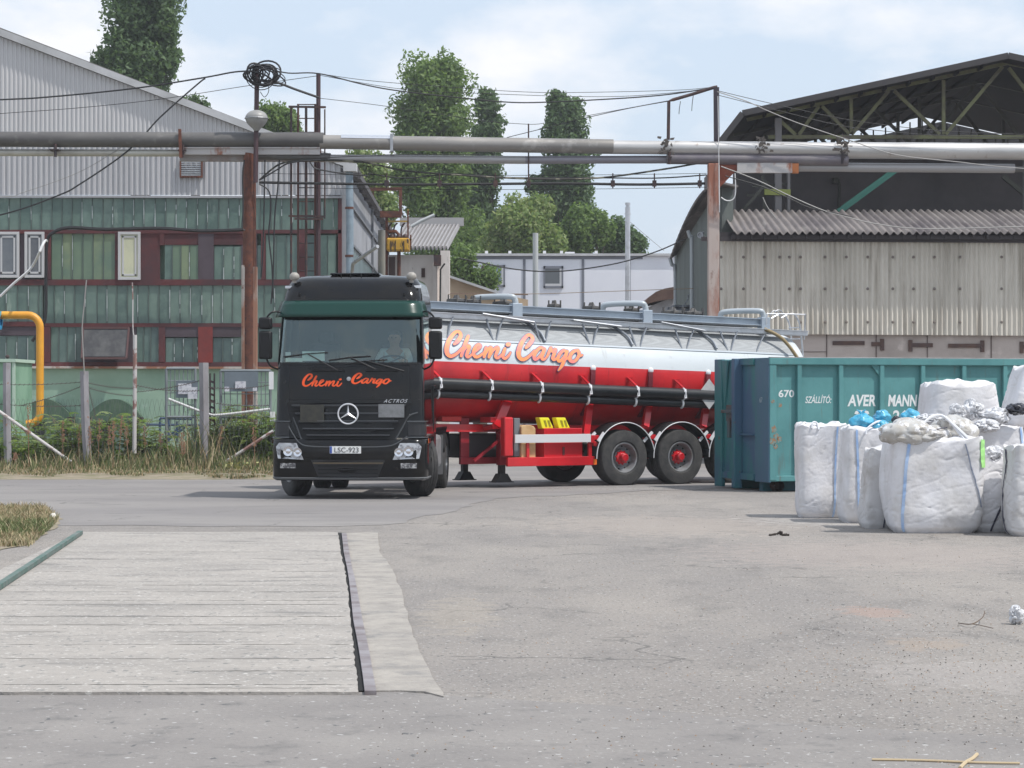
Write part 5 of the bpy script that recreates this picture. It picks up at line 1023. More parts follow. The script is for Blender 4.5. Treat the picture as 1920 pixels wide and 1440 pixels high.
rfz = lambda x: min(LZ(62) - (x - LX(0)) * .378, LZ(62) - (LX(0)) * 0 + .378 * 0 + 99)
ridge = LX(-330)
def roofz(x): return LZ(62) - (x - LX(0)) * .378 if x > ridge else LZ(62) - (ridge - LX(0)) * .378 - (ridge - x) * .378
put(corr(lambda x: min(roofz(x) - .10, LZ(60 - 300)) if x < LX(641) else LZ(305), lambda x: max(LZ(270), 0) if roofz(x) > LZ(268) else roofz(x) - .1, XL, LX(560), .125, .025, LD + .03, CLAD, 'cladding')).parent = FB_
put(corr(lambda x: min(LZ(262), roofz(x) - .12), lambda x: LZ(366), XL, XR, .15, .035, LD - .03, CLADL, 'lower_cladding')).parent = FB_
b = MB(); b.bar((XL, LD - .05, LZ(367)), (XR, LD - .05, LZ(370)), .10, .06); put(b.build('flashing', mat('flashing', (.33, .33, .35), .6), FB_))
b = MB()  # verge trim and roof sheet
xr = LX(655); b.add([(ridge, LD - .12, roofz(ridge) + .12), (xr, LD - .12, roofz(xr) + .10), (xr, LD - .12, roofz(xr) - .10), (ridge, LD - .12, roofz(ridge) - .08)], [(0, 1, 2, 3)])
b.add([(XL, LD - .12, roofz(XL) + .12), (ridge, LD - .12, roofz(ridge) + .12), (ridge, LD - .12, roofz(ridge) - .08), (XL, LD - .12, roofz(XL) - .08)], [(0, 1, 2, 3)]); put(b.build('verge_trim', mat('pale_trim', (.5, .5, .51), .6, c2=(.38, .38, .38), sc=1), FB_, solid=.05))
b = MB(); xo = LX(668)
b.add([(ridge, LD - .14, roofz(ridge) + .13), (xo, LD - .14, roofz(xo) + .05), (xo - .35, LD + 27, roofz(xo) + .05), (ridge, LD + 27, roofz(ridge) + .13)], [(0, 1, 2, 3)])
b.add([(XL, LD - .14, roofz(XL) + .13), (ridge, LD - .14, roofz(ridge) + .13), (ridge, LD + 27, roofz(ridge) + .13), (XL, LD + 27, roofz(XL) + .13)], [(0, 1, 2, 3)])
put(b.build('roof', mat('roof_grey', (.20, .195, .19), .8, c2=(.13, .12, .11), sc=2, stretch=(1, .2, 1)), FB_, solid=.08))
# front body: plaster base and dark backing wall behind the glass
PLG = mat('green_plaster', srgb(148, 174, 156), .85, c2=srgb(130, 158, 140), sc=.6, c3=srgb(156, 180, 166), sc3=2, bump=.2)
b = MB(); b.box((XL, LD + .02, 0), (XR, LD + .3, LZ(690))); b.box((XL, LD + .3, 0), (XR, LD + .34, LZ(371))); put(b.build('base_wall', PLG, FB_))
b = MB(); b.bar((XL, LD - .04, LZ(687)), (LX(645), LD - .04, LZ(690)), .16, .06); put(b.build('sill_flashing', mat('sill_flash', (.5, .46, .43), .7, c2=(.28, .13, .08), sc=1.4, lo=.45, hi=.55), FB_))
# arched hoods
for cx in (87, 217):
    b = MB(); w = 56 / LS; zt = LZ(748); zb = LZ(790); c = LX(cx); n_ = 14
    ap = [(c - w + 2 * w * i / n_, zb + (zt - zb) * math.sin(math.pi * i / n_) ** .8) for i in range(n_ + 1)]
    b.prism([(x, LD - .30, z) for x, z in ap], (0, .33, 0)); hd = put(b.build('arched_hood', mat('green_hood', srgb(62, 88, 72), .7, c2=srgb(82, 104, 84), sc=3), FB_))
    b = MB(); b.box((c - .62, LD - .06, .2), (c - .05, LD + .015, LZ(776))); b.box((c + .45, LD - .08, .2), (c + .62, LD + .015, LZ(774))); b.build('hatch', mat('hatch_dark', (.03, .035, .04), .6), FB_).location = -FB_.location
    b = MB()
    for s_ in (-1, 1): b.box((c + s_ * w * .86 - .08, LD - .34, zb - .05), (c + s_ * w * .86 + .08, LD - .1, zb + .12))
    put(b.build('hood_bracket', DKST, FB_))
# profiled glass bands
GB = [mat('u_glass_a', srgb(106, 128, 119), .25, c2=srgb(80, 101, 95), sc=1.6, c3=srgb(150, 164, 152), sc3=3, lo3=.58, hi3=.75, st3=(1, 1, .3)), mat('u_glass_b', srgb(96, 117, 110), .3, c2=srgb(116, 136, 124), sc=1.2, c3=srgb(84, 102, 98), sc3=2.5, lo3=.55, hi3=.72, st3=(1, 1, .4)), mat('u_glass_c', srgb(82, 103, 97), .2, c2=srgb(98, 120, 110), sc=1.5)]
GY = [mat('u_glass_yellow', srgb(124, 138, 108), .35, c2=srgb(98, 120, 104), sc=.7, lo=.4, hi=.6), GB[1], GB[0], mat('u_glass_y2', srgb(108, 128, 106), .35, c2=srgb(92, 114, 100), sc=.8)]
GD = [mat('u_glass_dark', srgb(80, 102, 98), .2, c2=srgb(104, 124, 118), sc=1), mat('u_glass_dark2', srgb(66, 84, 84), .2, c2=srgb(88, 108, 104), sc=1.2), GB[2]]
JT = mat('dark_joint', (.09, .12, .11), .7); CK = mat('pale_caulk', (.42, .47, .47), .6)
rw = random.Random(5)
def gband(px0, px1, py0, py1, mats, pw=19.8, name='glazing_band', wts=None, caulk=.45, ph=0.0):
    b = MB(); j = MB(); c = MB(); x = px0 + ph; edges = [px0]
    while x < px1 - 4:
        if x > px0 + 4: edges.append(x)
        x += pw * rw.uniform(.93, 1.07)
    edges.append(px1); zt, zb = LZ(py0), LZ(py1)
    for i in range(len(edges) - 1):
        a, e = LX(edges[i]) + .012, LX(edges[i + 1]) - .012; b.cur = rw.choices(range(len(mats)), wts)[0] if wts else rw.randrange(len(mats)); dy = rw.uniform(-.008, .008)
        b.add([(a, LD + dy, zb), (e, LD + dy + rw.uniform(-.006, .006), zb), (e, LD + dy, zt), (a, LD + dy + .004, zt)], [(0, 1, 2, 3)])
        xx = LX(edges[i + 1]); j.box((xx - .009, LD - .02, zb), (xx + .009, LD + .02, zt))
        if rw.random() < caulk:
            z1 = zt - (zt - zb) * rw.uniform(0, .3); z2 = zb + (z1 - zb) * rw.uniform(0, .5); xo_ = rw.uniform(-.008, .008); n_ = 5
            for k in range(n_):
                if rw.random() < .85: w_ = rw.uniform(.004, .013); c.box((xx + xo_ - w_, LD - .026, z1 + (z2 - z1) * (k + 1) / n_), (xx + xo_ + w_, LD - .021, z1 + (z2 - z1) * k / n_))
    o = put(b.build(name, mats, FB_, fix=False)); q = j.build('joint', JT, o); q['kind'] = 'stuff'
    if c.v: c.build('caulk', CK, o)['kind'] = 'stuff'
    return o
gband(-760, 634, 371, 431, GB, caulk=.6); gband(82, 634, 535, 607, GB, caulk=.5); gband(-760, 80, 532, 604, GB)
gband(96, 216, 437, 524, GY, name='glazing_panel', wts=(2, 2, 1, 3)); gband(308, 372, 460, 527, [GY[0], GB[0], GY[3]], name='glazing_panel', pw=16); gband(401, 452, 462, 527, GB, name='glazing_panel'); gband(498, 560, 441, 527, GD + GB, name='glazing_panel'); gband(574, 630, 441, 527, GD + GB, name='glazing_panel'); gband(482, 492, 460, 527, GD, name='glazing_panel')
gband(95, 153, 612, 680, GD, name='glazing_panel', pw=15); gband(256, 298, 613, 680, GD, name='glazing_panel', pw=14); gband(310, 370, 634, 680, GD, name='glazing_panel', pw=18); gband(399, 452, 634, 680, GD, name='glazing_panel', pw=18); gband(-760, 66, 630, 678, GD, name='glazing_panel'); gband(484, 632, 612, 680, GD, name='glazing_panel')
# red timber framing
REDF = mat('red_frame', srgb(92, 46, 48), .75, c2=srgb(72, 46, 50), sc=1.4, c3=srgb(110, 58, 54), sc3=2); REDB = mat('red_board', srgb(130, 52, 48), .75, c2=srgb(104, 48, 48), sc=1.5); GRF = mat('mauve_panel', srgb(82, 72, 80), .8, c2=srgb(70, 60, 66), sc=1)
b = MB()
def LB_(px0, py0, px1, py1, y0=-.05, y1=.03, bb=None): (bb or b).box((LX(px0), LD + y0, LZ(max(py0, py1))), (LX(px1), LD + y1, LZ(min(py0, py1))))
for r_ in ((-760, 431, 640, 438), (-760, 524, 640, 535), (82, 606, 640, 613), (-760, 603, 82, 612), (-760, 679, 640, 687), (80, 612, 95, 680), (298, 612, 310, 680), (634, 372, 641, 687), (560, 438, 574, 525), (490, 438, 498, 525), (300, 437, 308, 460), (84, 437, 96, 525), (216, 437, 222, 525)): LB_(*r_)
put(b.build('timber_frame', REDF, FB_))
b = MB(); LB_(264, 438, 300, 525, -.02); LB_(299, 438, 480, 459, -.015); put(b.build('red_panel', REDF, FB_))
for r_ in ((372, 613, 399, 680), (-40, 520, -30, 530)): 
    b = MB(); LB_(*r_, -.06); put(b.build('red_board', REDB, FB_))
b = MB(); LB_(372, 438, 401, 526, -.03); LB_(452, 438, 482, 526, -.01); LB_(310, 613, 372, 632, -.03); LB_(399, 613, 452, 632, -.03); LB_(153, 612, 256, 680, .0); LB_(-760, 612, 80, 629, -.02); LB_(-760, 437, -8, 525, -.01); LB_(37, 437, 47, 525, -.01); LB_(84, 437, 96, 525, -.01); put(b.build('infill_panel', GRF, FB_))
PVC = mat('white_pvc', (.50, .50, .51), .5)
def window(px0, py0, px1, py1, pane, fw=5, mull=False):
    b = MB(); x0, x1, z0, z1 = LX(px0), LX(px1), LZ(py1), LZ(py0); w = fw / LS
    for q in ((x0, z0, x1, z0 + w), (x0, z1 - w, x1, z1), (x0, z0 + w, x0 + w, z1 - w), (x1 - w, z0 + w, x1, z1 - w)): b.box((q[0], LD - .09, q[1]), (q[2], LD - .03, q[3]))
    i_ = w * 1.5
    for q in ((x0 + i_, z0 + i_, x1 - i_, z0 + i_ + w * .7), (x0 + i_, z1 - i_ - w * .7, x1 - i_, z1 - i_), (x0 + i_, z0 + i_, x0 + i_ + w * .7, z1 - i_), (x1 - i_ - w * .7, z0 + i_, x1 - i_, z1 - i_)): b.box((q[0], LD - .075, q[1]), (q[2], LD - .045, q[3]))
    root = b.build('window', PVC, FB_, bevel=.005); root.location = -FB_.location
    b = MB(); b.box((x0 + w, LD - .06, z0 + w), (x1 - w, LD - .052, z1 - w)); b.build('pane', pane, root)
    return root
DG = mat('dark_pane', srgb(92, 98, 106), .08, c2=srgb(112, 116, 120), sc=1.2, coat=.3)
window(-6, 435, 37, 521, DG); window(47, 435, 84, 521, mat('dark_pane2', srgb(104, 106, 110), .1, c2=srgb(80, 82, 90), sc=1.5)); window(222, 435, 264, 525, mat('cream_blind', srgb(200, 200, 172), .7, c2=srgb(178, 182, 160), sc=1.5)); window(-80, 435, -40, 521, DG)
# open hopper window
b = MB(); x0, x1 = LX(157), LX(243)
for p, q in (((x0, LD - .10, LZ(615)), (x1, LD - .10, LZ(615))), ((x0 + .02, LD - .42, LZ(672)), (x1 - .02, LD - .42, LZ(672))), ((x0, LD - .1, LZ(615)), (x0 + .02, LD - .42, LZ(672))), ((x1, LD - .1, LZ(615)), (x1 - .02, LD - .42, LZ(672)))): b.bar(p, q, .05, .06)
ow = b.build('open_window', mat('brown_frame', (.10, .05, .05), .6), FB_); ow.location = -FB_.location
b = MB(); b.add([(x0 + .03, LD - .11, LZ(618)), (x1 - .03, LD - .11, LZ(618)), (x1 - .05, LD - .40, LZ(669)), (x0 + .05, LD - .40, LZ(669))], [(0, 1, 2, 3)]); b.build('pane', mat('smoke_pane', (.05, .05, .055), .6, c2=(.10, .10, .10), sc=3), ow, solid=.01)
# louvre vent on the cladding
b = MB(); vx0, vx1, vz0, vz1 = LX(341), LX(378), LZ(331), LZ(299); 
for q in ((vx0 - .04, vz0, vx0, vz1), (vx1, vz0, vx1 + .04, vz1)): b.box((q[0], LD - .16, q[1]), (q[2], LD - .04, q[3]))
b.box((vx0 - .04, LD - .16, vz0 - .04), (vx1 + .04, LD - .04, vz0)); lv = put(b.build('vent_frame', RUST, FB_)); b = MB()
for k in range(8): z = vz0 + (vz1 - vz0) * (k + .5) / 8; b.bar((vx0, LD - .12, z), (vx1, LD - .12, z), .05, .035)
b.build('louvre', GALV, lv)
# side wall receding
SX0, SX1, SYF = LX(645), (722 - 960) / F * 92.4, 92.4
def sw(t, z, o=0.0): return Vector((SX0 + (SX1 - SX0) * t + o, LD + .0 + (SYF - LD) * t, z))
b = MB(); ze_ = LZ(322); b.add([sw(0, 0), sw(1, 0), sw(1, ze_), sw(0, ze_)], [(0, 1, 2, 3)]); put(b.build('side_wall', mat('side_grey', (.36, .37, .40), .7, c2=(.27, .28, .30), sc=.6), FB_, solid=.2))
b = MB()
for i in range(34): t = .03 + i / 36; b.add([sw(t, LZ(560), .12), sw(t + 1 / 36 - .004, LZ(560), .12), sw(t + 1 / 36 - .004, LZ(452), .125), sw(t, LZ(452), .12)], [(0, 1, 2, 3)])
put(b.build('side_glazing', mat('side_glass_green', srgb(112, 134, 138), .3, c2=srgb(92, 116, 118), sc=1), FB_, fix=False))
b = MB()
for z in (452, 560, 380): b.bar(sw(0, LZ(z), .15), sw(1, LZ(z), .15), .05, .07)
for t in (0.02, .5, .98): b.bar(sw(t, 0, .15), sw(t, ze_, .15), .08, .08)
put(b.build('side_frame', mat('slate_steel', (.16, .17, .19), .6), FB_))
b = MB()
for t in [i / 9 for i in range(10)]: b.bar(sw(t, ze_ + .05, -.1), sw(t, ze_ - .13, .42), .10, .10)
b.bar(sw(0, ze_ - .12, .42), sw(1, ze_ - .12, .42), .1, .16); put(b.build('eaves', mat('eaves_dark', (.09, .085, .09), .8), FB_))
DP = mat('bluegrey_pipe', srgb(140, 156, 168), .5, c2=srgb(118, 132, 142), sc=3)
o = MB(); o.tube([P(655, 318, 65.6), P(656, 420, 65.6), P(656, 560, 65.6), P(656, 690, 65.6)], .105, 14); dpp = put(o.build('downpipe', DP, FB_, smooth=True)); o = MB()
for y in (390, 480): o.tube([P(655, y, 65.6) - Vector((0, 0, .03)), P(655, y, 65.6) + Vector((0, 0, .03))], .12, 14)
o.build('pipe_clip', RUST, dpp); o = MB(); o.box(tuple(P(646, 324, 65.8)), tuple(P(668, 306, 65.3))); put(o.build('gutter_hopper', mat('pale_trim', (.5, .5, .51), .6), FB_))
o = MB(); o.tube([P(660, 512, 64), P(662, 494, 63.5), P(690, 474, 63), P(708, 462, 62.5)], .05, 8); tag(o.build('vent_pipe', GALV, smooth=True), 'thin bent pale pipe sticking out right of the downpipe above the truck cab', 'pipe')
o = MB(); o.tube([P(718, 432, 80), P(718, 720, 80)], .17, 14); tag(o.build('concrete_post', mat('aged_concrete', (.33, .31, .25), .9, c2=(.25, .25, .24), sc=2), smooth=True), 'round yellowish concrete post at the far corner of the factory side wall', 'post')
# cable strung along the facade
b = MB(); pts = [P(60, 640, 65.2), P(84, 600, 65.3), P(86, 520, 65.4), P(88, 455, 65.4), P(100, 436, 65.4), P(130, 427, 65.4), P(200, 430, 65.4), P(300, 428, 65.4), P(380, 433, 65.4), P(470, 430, 65.4)]; b.tube(crm(pts, 5), .05, 6); tag(b.build('wall_cable', BLKC, smooth=True), 'thick black cable bundle clipped along the factory wall over the window row', 'cable')
# ================================================================== RIGHT SHED
RD = 59.0
S_ = empty('warehouse_shed', P(1640, HZ, RD) - Vector((0, 0, EYE)), 'cream corrugated warehouse with an open trussed steel roof on the right', 'building')
def pt(o, m=None): o.location = Vector(o.location) - S_.location; return o
CRM = mat('cream_sheet', srgb(214, 208, 196), .8, c2=srgb(192, 186, 174), sc=.7, stretch=(1, 1, .25), c3=srgb(138, 128, 114), sc3=2.0, lo3=.50, hi3=.74, st3=(2.2, 1, .12), bump=.1)
wx0, wx1 = P(1350, 0, RD).x, P(2150, 0, RD).x
zt_ = lambda x: P(0, 450 + (x - wx0) * .6, RD).z; zb_ = lambda x: P(0, 626 + (x - wx0) * .45, RD).z
o = pt(corr(zt_, zb_, wx0, wx1, .125, .062, RD, CRM, 'corrugated_wall', 'sine', 1)); o.parent = S_; o.data.polygons.foreach_set('use_smooth', [True] * len(o.data.polygons))
b = MB(); b.box((wx0, RD + .10, 0), (wx1, RD + .3, P(0, 640, RD).z + .2)); pt(b.build('block_wall', mat('pinkish_concrete', srgb(190, 178, 170), .9, c2=srgb(168, 156, 148), sc=.8, c3=srgb(204, 192, 184), sc3=2, bump=.3), S_))
b = MB()
for px in (1551, 1644, 1740, 1860): x = P(px, 0, RD).x; b.box((x - .012, RD + .08, 0), (x + .012, RD + .11, zb_(0)))
b.box((wx0, RD + .085, P(0, 660, RD).z), (P(1552, 0, RD).x, RD + .11, P(0, 659, RD).z)); pt(b.build('wall_joint', mat('joint_brown', (.13, .10, .09), .9), S_))
for (xa, xb, ye, fl) in ((1562, 1622, 643, 0), (1635, 1655, 645, 1), (1708, 1750, 647, -1), (1779, 1843, 648, 1), (1917, 1990, 650, -1)):
    b = MB(); z = P(0, ye, RD).z; x0, x1 = P(xa, 0, RD).x, P(xb, 0, RD).x; b.box((x0, RD + .06, z - .05), (x1, RD + .105, z + .05))
    if fl: xx = x1 if fl > 0 else x0; b.box((xx - .05, RD + .055, z - .16), (xx + .05, RD + .1, z + .13))
    pt(b.build('hinge', mat('old_iron', (.085, .055, .05), .85, c2=(.13, .075, .055), sc=4), S_))
b = MB(); fx = (1352, 1394, 1433, 1462, 1480, 1501, 1547, 1587, 1627, 1674, 1713, 1752, 1800, 1878, 1925)
for py in (482, 541.5, 604):
    for px in fx:
        if py > 600 and px < 1490: continue
        if py > 500 and px == 1462: continue
        p = P(px, py, RD - .066); b.lathe([(0, .038), (.012, .035), (.02, .012), (.02, .001)], p, (0, -1, 0), 10)
pt(b.build('fixing_bolt', mat('bolt_dark', (.20, .17, .15), .8), S_))
b = MB(); b.bar(P(1315, 448, RD - .1), P(2140, 453, RD - .1), .12, .10); b.bar(P(1350, 444, RD + .25), P(2140, 447, RD + .25), .1, .22); pt(b.build('awning_shade_beam', mat('beam_dark', (.05, .042, .045), .7), S_))  # dark beams standing in for the awning's shadow band
# awning of weathered corrugated sheets
AWM = mat('weathered_sheet', srgb(128, 122, 120), .85, c2=srgb(96, 90, 92), sc=1.2, stretch=(1, .3, .3), c3=srgb(150, 145, 140), sc3=3, lo3=.55, hi3=.75, st3=(2, .3, .3), bump=.1)
AF, AB = 58.52, 62.3; zf, zk = P(0, 437, AF).z, P(0, 396, AB).z; ax0, ax1 = P(1376, 0, AF).x, P(2200, 0, AF).x
b = MB(); n = int((ax1 - ax0) / .19); cols_ = []
for i in range(n * 6):
    x = ax0 + i * .19 / 6; cols_.append((x, .042 * math.cos(2 * math.pi * i / 6)))
vs = []; nz_ = 4
for x, h in cols_:
    for k in range(nz_ + 1): t = k / nz_; vs.append((x, AF + (AB - AF) * t, zf + (zk - zf) * t + h + .03 * noise.noise(Vector((x * .7, t * 2, 0)))))
q = nz_ + 1; b.add(vs, [(i * q + k, (i + 1) * q + k, (i + 1) * q + k + 1, i * q + k + 1) for i in range(len(cols_) - 1) for k in range(nz_)]); o = pt(b.build('awning', AWM, S_, smooth=False, solid=.02, fix=False)); o.data.polygons.foreach_set('use_smooth', [True] * len(o.data.polygons))
b = MB()
for px in range(1384, 2100, 26): b.box(tuple(P(px, 438, AF + .1) - Vector((.03, 0, .13))), tuple(P(px, 438, AF + .1) + Vector((.03, .7, -.03))))
b.bar(P(1372, 444, AF + .2), P(2140, 446, AF + .2), .08, .1); pt(b.build('rafter', mat('beam_dark', (.05, .042, .045), .7), S_))
# upper open hall: roof shell, trusses, inner walls
HD = 62.8; BD = 75.0
def hx(px, D=HD): return P(px, 0, D).x
ap = [(1350, 268), (1392, 214), (1890, 106), (2390, 214), (2430, 268)]
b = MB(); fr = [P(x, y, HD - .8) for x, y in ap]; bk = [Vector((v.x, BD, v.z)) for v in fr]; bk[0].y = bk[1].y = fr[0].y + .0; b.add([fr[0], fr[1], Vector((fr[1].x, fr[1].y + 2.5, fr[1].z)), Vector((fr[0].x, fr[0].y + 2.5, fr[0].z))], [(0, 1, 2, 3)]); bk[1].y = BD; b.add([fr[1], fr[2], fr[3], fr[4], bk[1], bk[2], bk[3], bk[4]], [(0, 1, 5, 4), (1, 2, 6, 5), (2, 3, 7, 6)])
DKR = mat('shaded_roof_sheet', (.016, .014, .017), .9, c2=(.010, .009, .012), sc=1, stretch=(1, .2, 1)); rf = pt(b.build('hall_roof', DKR, S_, solid=.10, fix=False))  # sheet colour near black to carry the shade of the underside
b = MB()
for t in range(1, 11):
    x = fr[1].x + (fr[2].x - fr[1].x) * t / 11; z = fr[1].z + (fr[2].z - fr[1].z) * t / 11
    b.bar((x, HD - .6, z - .10), (x, BD, z - .10), .05, .08)
b.build('purlin', DKR, rf)
b = MB()
for a in range(1, 4): b.bar(fr[a - 1] + Vector((0, -.04, .02)), fr[a] + Vector((0, -.04, .02)), .06, .16)
b.build('fascia', mat('fascia_grey', (.05, .046, .048), .8), rf)
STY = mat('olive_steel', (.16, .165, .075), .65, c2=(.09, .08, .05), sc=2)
def truss(D, off, m_, nm='truss', full=True):
    b = MB(); k = lambda px, py: P(px, py, HD) + Vector((0, D - HD, 0))
    for (x0, y0, x1, y1) in ((1460, 224, 1492, 253), (1535, 199, 1498, 253), (1541, 199, 1593, 252), (1667, 170, 1597, 252), (1676, 170, 1762, 252), (1880, 125, 1773, 252), (1891, 127, 1985, 252), (2100, 165, 1990, 252), (1596, 185, 1596, 252), (1769, 150, 1769, 252), (1990, 150, 1990, 252)): b.bar(k(x0, y0), k(x1, y1), .09, .09)
    b.bar(k(1440, 257), k(2330, 257), .12, .10); b.bar(k(1400, 224), k(1890, 118), .1, .1); b.bar(k(1890, 118), k(2380, 224), .1, .1)
    return pt(b.build(nm, m_, S_))
truss(HD, 0, STY); DT = mat('shaded_steel', (.07, .07, .055), .7)  # DT: darker copy of the truss steel for the shaded inside
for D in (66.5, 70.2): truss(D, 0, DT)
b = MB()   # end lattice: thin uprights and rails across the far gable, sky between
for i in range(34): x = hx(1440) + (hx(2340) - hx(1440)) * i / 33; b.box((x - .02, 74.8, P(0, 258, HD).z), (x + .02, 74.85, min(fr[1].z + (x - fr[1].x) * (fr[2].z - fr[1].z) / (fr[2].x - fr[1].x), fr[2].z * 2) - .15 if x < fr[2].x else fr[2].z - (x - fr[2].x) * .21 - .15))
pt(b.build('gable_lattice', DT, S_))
b = MB()  # neighbouring hall behind, dark roof with bright gap above
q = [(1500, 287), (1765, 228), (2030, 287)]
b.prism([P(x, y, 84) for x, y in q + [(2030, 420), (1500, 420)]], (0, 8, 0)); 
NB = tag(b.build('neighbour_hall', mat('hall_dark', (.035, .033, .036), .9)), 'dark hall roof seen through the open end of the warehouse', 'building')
IW = mat('inner_wall', (.16, .14, .14), .9, c2=(.11, .10, .10), sc=.6)  # wall colour darkened to carry the shade inside the hall
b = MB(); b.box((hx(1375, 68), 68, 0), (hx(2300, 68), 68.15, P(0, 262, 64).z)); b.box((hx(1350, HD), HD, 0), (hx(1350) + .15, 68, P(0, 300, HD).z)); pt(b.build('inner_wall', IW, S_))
b = MB(); b.box((hx(1350), HD - .2, P(0, 400, HD).z), (hx(2400), 68, P(0, 399, HD).z)); pt(b.build('inner_floor', DT, S_))
GCOL = mat('grey_column', (.20, .19, .19), .8)
for (xa, xb, ya, yb) in ((1453, 1465, 400, 222), (1372, 1379, 400, 345), (1476, 1481, 400, 300), (1920, 1930, 400, 250)): pt(MB().box((hx(xa), HD - .1, P(0, ya, HD).z), (hx(xb), HD + .15, P(0, yb, HD).z)).build('column', GCOL, S_))
b = MB(); b.bar(P(1688, 312, HD + .3), P(1571, 398, HD + .3), .22, .16); pt(b.build('green_brace', mat('green_steel', (.05, .20, .15), .6), S_))
b = MB(); b.bar(P(1433, 360, HD - .1), P(1482, 361, HD - .1), .1, .16); pt(b.build('yellow_beam', mat('yellow_green', (.28, .31, .08), .7), S_))
b = MB(); b.bar(P(1395, 392, HD - .2), P(1440, 340, HD - .2), .06, .08); b.bar(P(1400, 366, HD), P(1450, 366, HD), .05, .05); b.bar(P(1410, 350, HD), P(1475, 345, HD), .04, .04); b.bar(P(1430, 330, HD), P(1434, 400, HD), .07, .07); b.bar(P(1880, 330, HD + 1), P(1935, 375, HD + 1), .12, .12); pt(b.build('old_bracing', DT, S_))
b = MB(); b.tube([P(1572, 335, 67.8), P(1574, 350, 67.8), P(1572, 395, 67.8)], .04, 6); b.box(tuple(P(1560, 345, 67.9)), tuple(P(1572, 333, 67.6))); pt(b.build('wall_fitting', DT, S_))
# lean-to at the left end of the shed: receding wall, ragged roof edge, downpipes
LT = empty('side_annex', P(1300, HZ, 62) - Vector((0, 0, EYE)), 'grey green shed annex with ragged drooping roof edge left of the cream wall', 'building')
def pl2(o): o.location = Vector(o.location) - LT.location; return o
a0, a1 = P(1352, 0, 60.5), P(1268, 0, 78); b = MB(); z0 = P(0, 352, 60.5).z; z1 = P(0, 482, 78).z
b.add([(a0.x, 60.5, 0), (a1.x, 78, 0), (a1.x, 78, z1), (a0.x, 60.5, z0)], [(0, 1, 2, 3)]); b.add([(a0.x, 60.5, 0), (a0.x + .3, 60.6, 0), (a0.x + .3, 60.6, z0), (a0.x, 60.5, z0)], [(0, 1, 2, 3)])
pl2(b.build('wall', mat('green_grey_wall', srgb(104, 112, 108), .85, c2=srgb(88, 92, 90), sc=.8, stretch=(1, 1, .3)), LT, solid=.12))
b = MB(); rr = []; N = 40
for i in range(N + 1):
    t = i / N; x = 1330 + (1258 - 1330) * (t ** .75); y = 345 + (478 - 345) * t ** 1.15; D = 60 + 17 * t; p = P(x, y, D); jg = .07 * math.sin(i * 2.6)
    rr += [p + Vector((jg * .2 - .03, 0, -.12 + jg * .3)), p + Vector((.22, 0, .06)), p + Vector((.75, .1, -.05))]
b.add(rr, [(3 * i + k, 3 * i + k + 1, 3 * i + 4 + k, 3 * i + 3 + k) for i in range(N) for k in range(2)]); pl2(b.build('roof', AWM, LT, solid=.05))
b = MB(); b.tube(crm([P(1290, 432, 66), P(1294, 445, 66), P(1297, 455, 66), P(1297, 600, 66), P(1297, 700, 66)], 3), .055, 8); pl2(b.build('downpipe', mat('pale_pipe', (.42, .45, .47), .5), LT, smooth=True)); b = MB(); b.tube(crm([P(1256, 483, 77), P(1260, 497, 77), P(1266, 510, 77), P(1266, 640, 77)], 3), .06, 8); pl2(b.build('downpipe', mat('pale_pipe', (.42, .45, .47), .5), LT, smooth=True))
b = MB(); c = P(1314, 441, 62); b.lathe([(0, .09), (.05, .085), (.05, .06), (.02, .05), (.02, .01)], c, (-.4, -1, 0), 14); b.bar(c, c + Vector((.1, .3, .1)), .04, .04); pl2(b.build('wall_lamp', GALV, LT, smooth=True))
# ================================================================== FAR BUILDINGS
WD = 110.0
def wz(py, D=WD): return EYE + (HZ - py) / F * D
O_ = empty('container_offices', (P(1080, 0, WD).x, WD, 0), 'long white two-storey cabin block with grey joints far behind the tanker', 'building')
def po(o): o.location = Vector(o.location) - O_.location; return o
WHP = mat('white_panel', (.74, .75, .80), .6, c2=(.66, .67, .73), sc=.2); GJ = mat('joint_grey', (.16, .17, .20), .6)
b = MB(); b.box((P(840, 0, WD).x, WD, 0), (P(1290, 0, WD).x, WD + 6, wz(479))); po(b.build('wall', WHP, O_))
b = MB(); b.box((P(880, 0, WD).x - .1, WD - .15, wz(480)), (P(1290, 0, WD).x, WD + 6, wz(475.5))); po(b.build('roof_edge', mat('pale_trim', (.5, .5, .51), .6), O_)); b = MB(); b.box((P(880, 0, WD).x, WD - .03, wz(486)), (P(1205, 0, WD).x, WD, wz(480)))
for px in (983, 1093, 1180): x = P(px, 0, WD).x; b.box((x - .06, WD - .04, 0), (x + .06, WD, wz(486)))
po(b.build('joint_strip', GJ, O_))
for (x0, y0, x1, y1, m_) in ((911, 497, 947, 538, mat('blue_pane', (.20, .25, .36), .1)), (1019, 499, 1056, 540, mat('grey_pane', (.10, .11, .12), .1))):
    b = MB()
    X0, X1, Z0, Z1 = P(x0, 0, WD).x, P(x1, 0, WD).x, wz(y1), wz(y0)
    for q in ((X0, Z0, X1, Z0 + .09), (X0, Z1 - .12, X1, Z1), (X0, Z0, X0 + .08, Z1), (X1 - .08, Z0, X1, Z1)): b.box((q[0], WD - .08, q[1]), (q[2], WD - .01, q[3]))
    w_ = b.build('window', GJ, O_); w_.location = -O_.location
    b = MB(); b.box((X0 + .08, WD - .06, Z0 + .09), (X1 - .08, WD - .05, Z1 - .12)); b.build('pane', m_, w_); b = MB(); b.box((X0 + .08, WD - .075, Z0 + .09), (X1 - .08, WD - .06, Z0 + .2)); b.box((X1 - .17, WD - .075, Z0 + .2), (X1 - .08, WD - .06, Z1 - .12)); b.build('frame', PVC, w_)
b = MB()
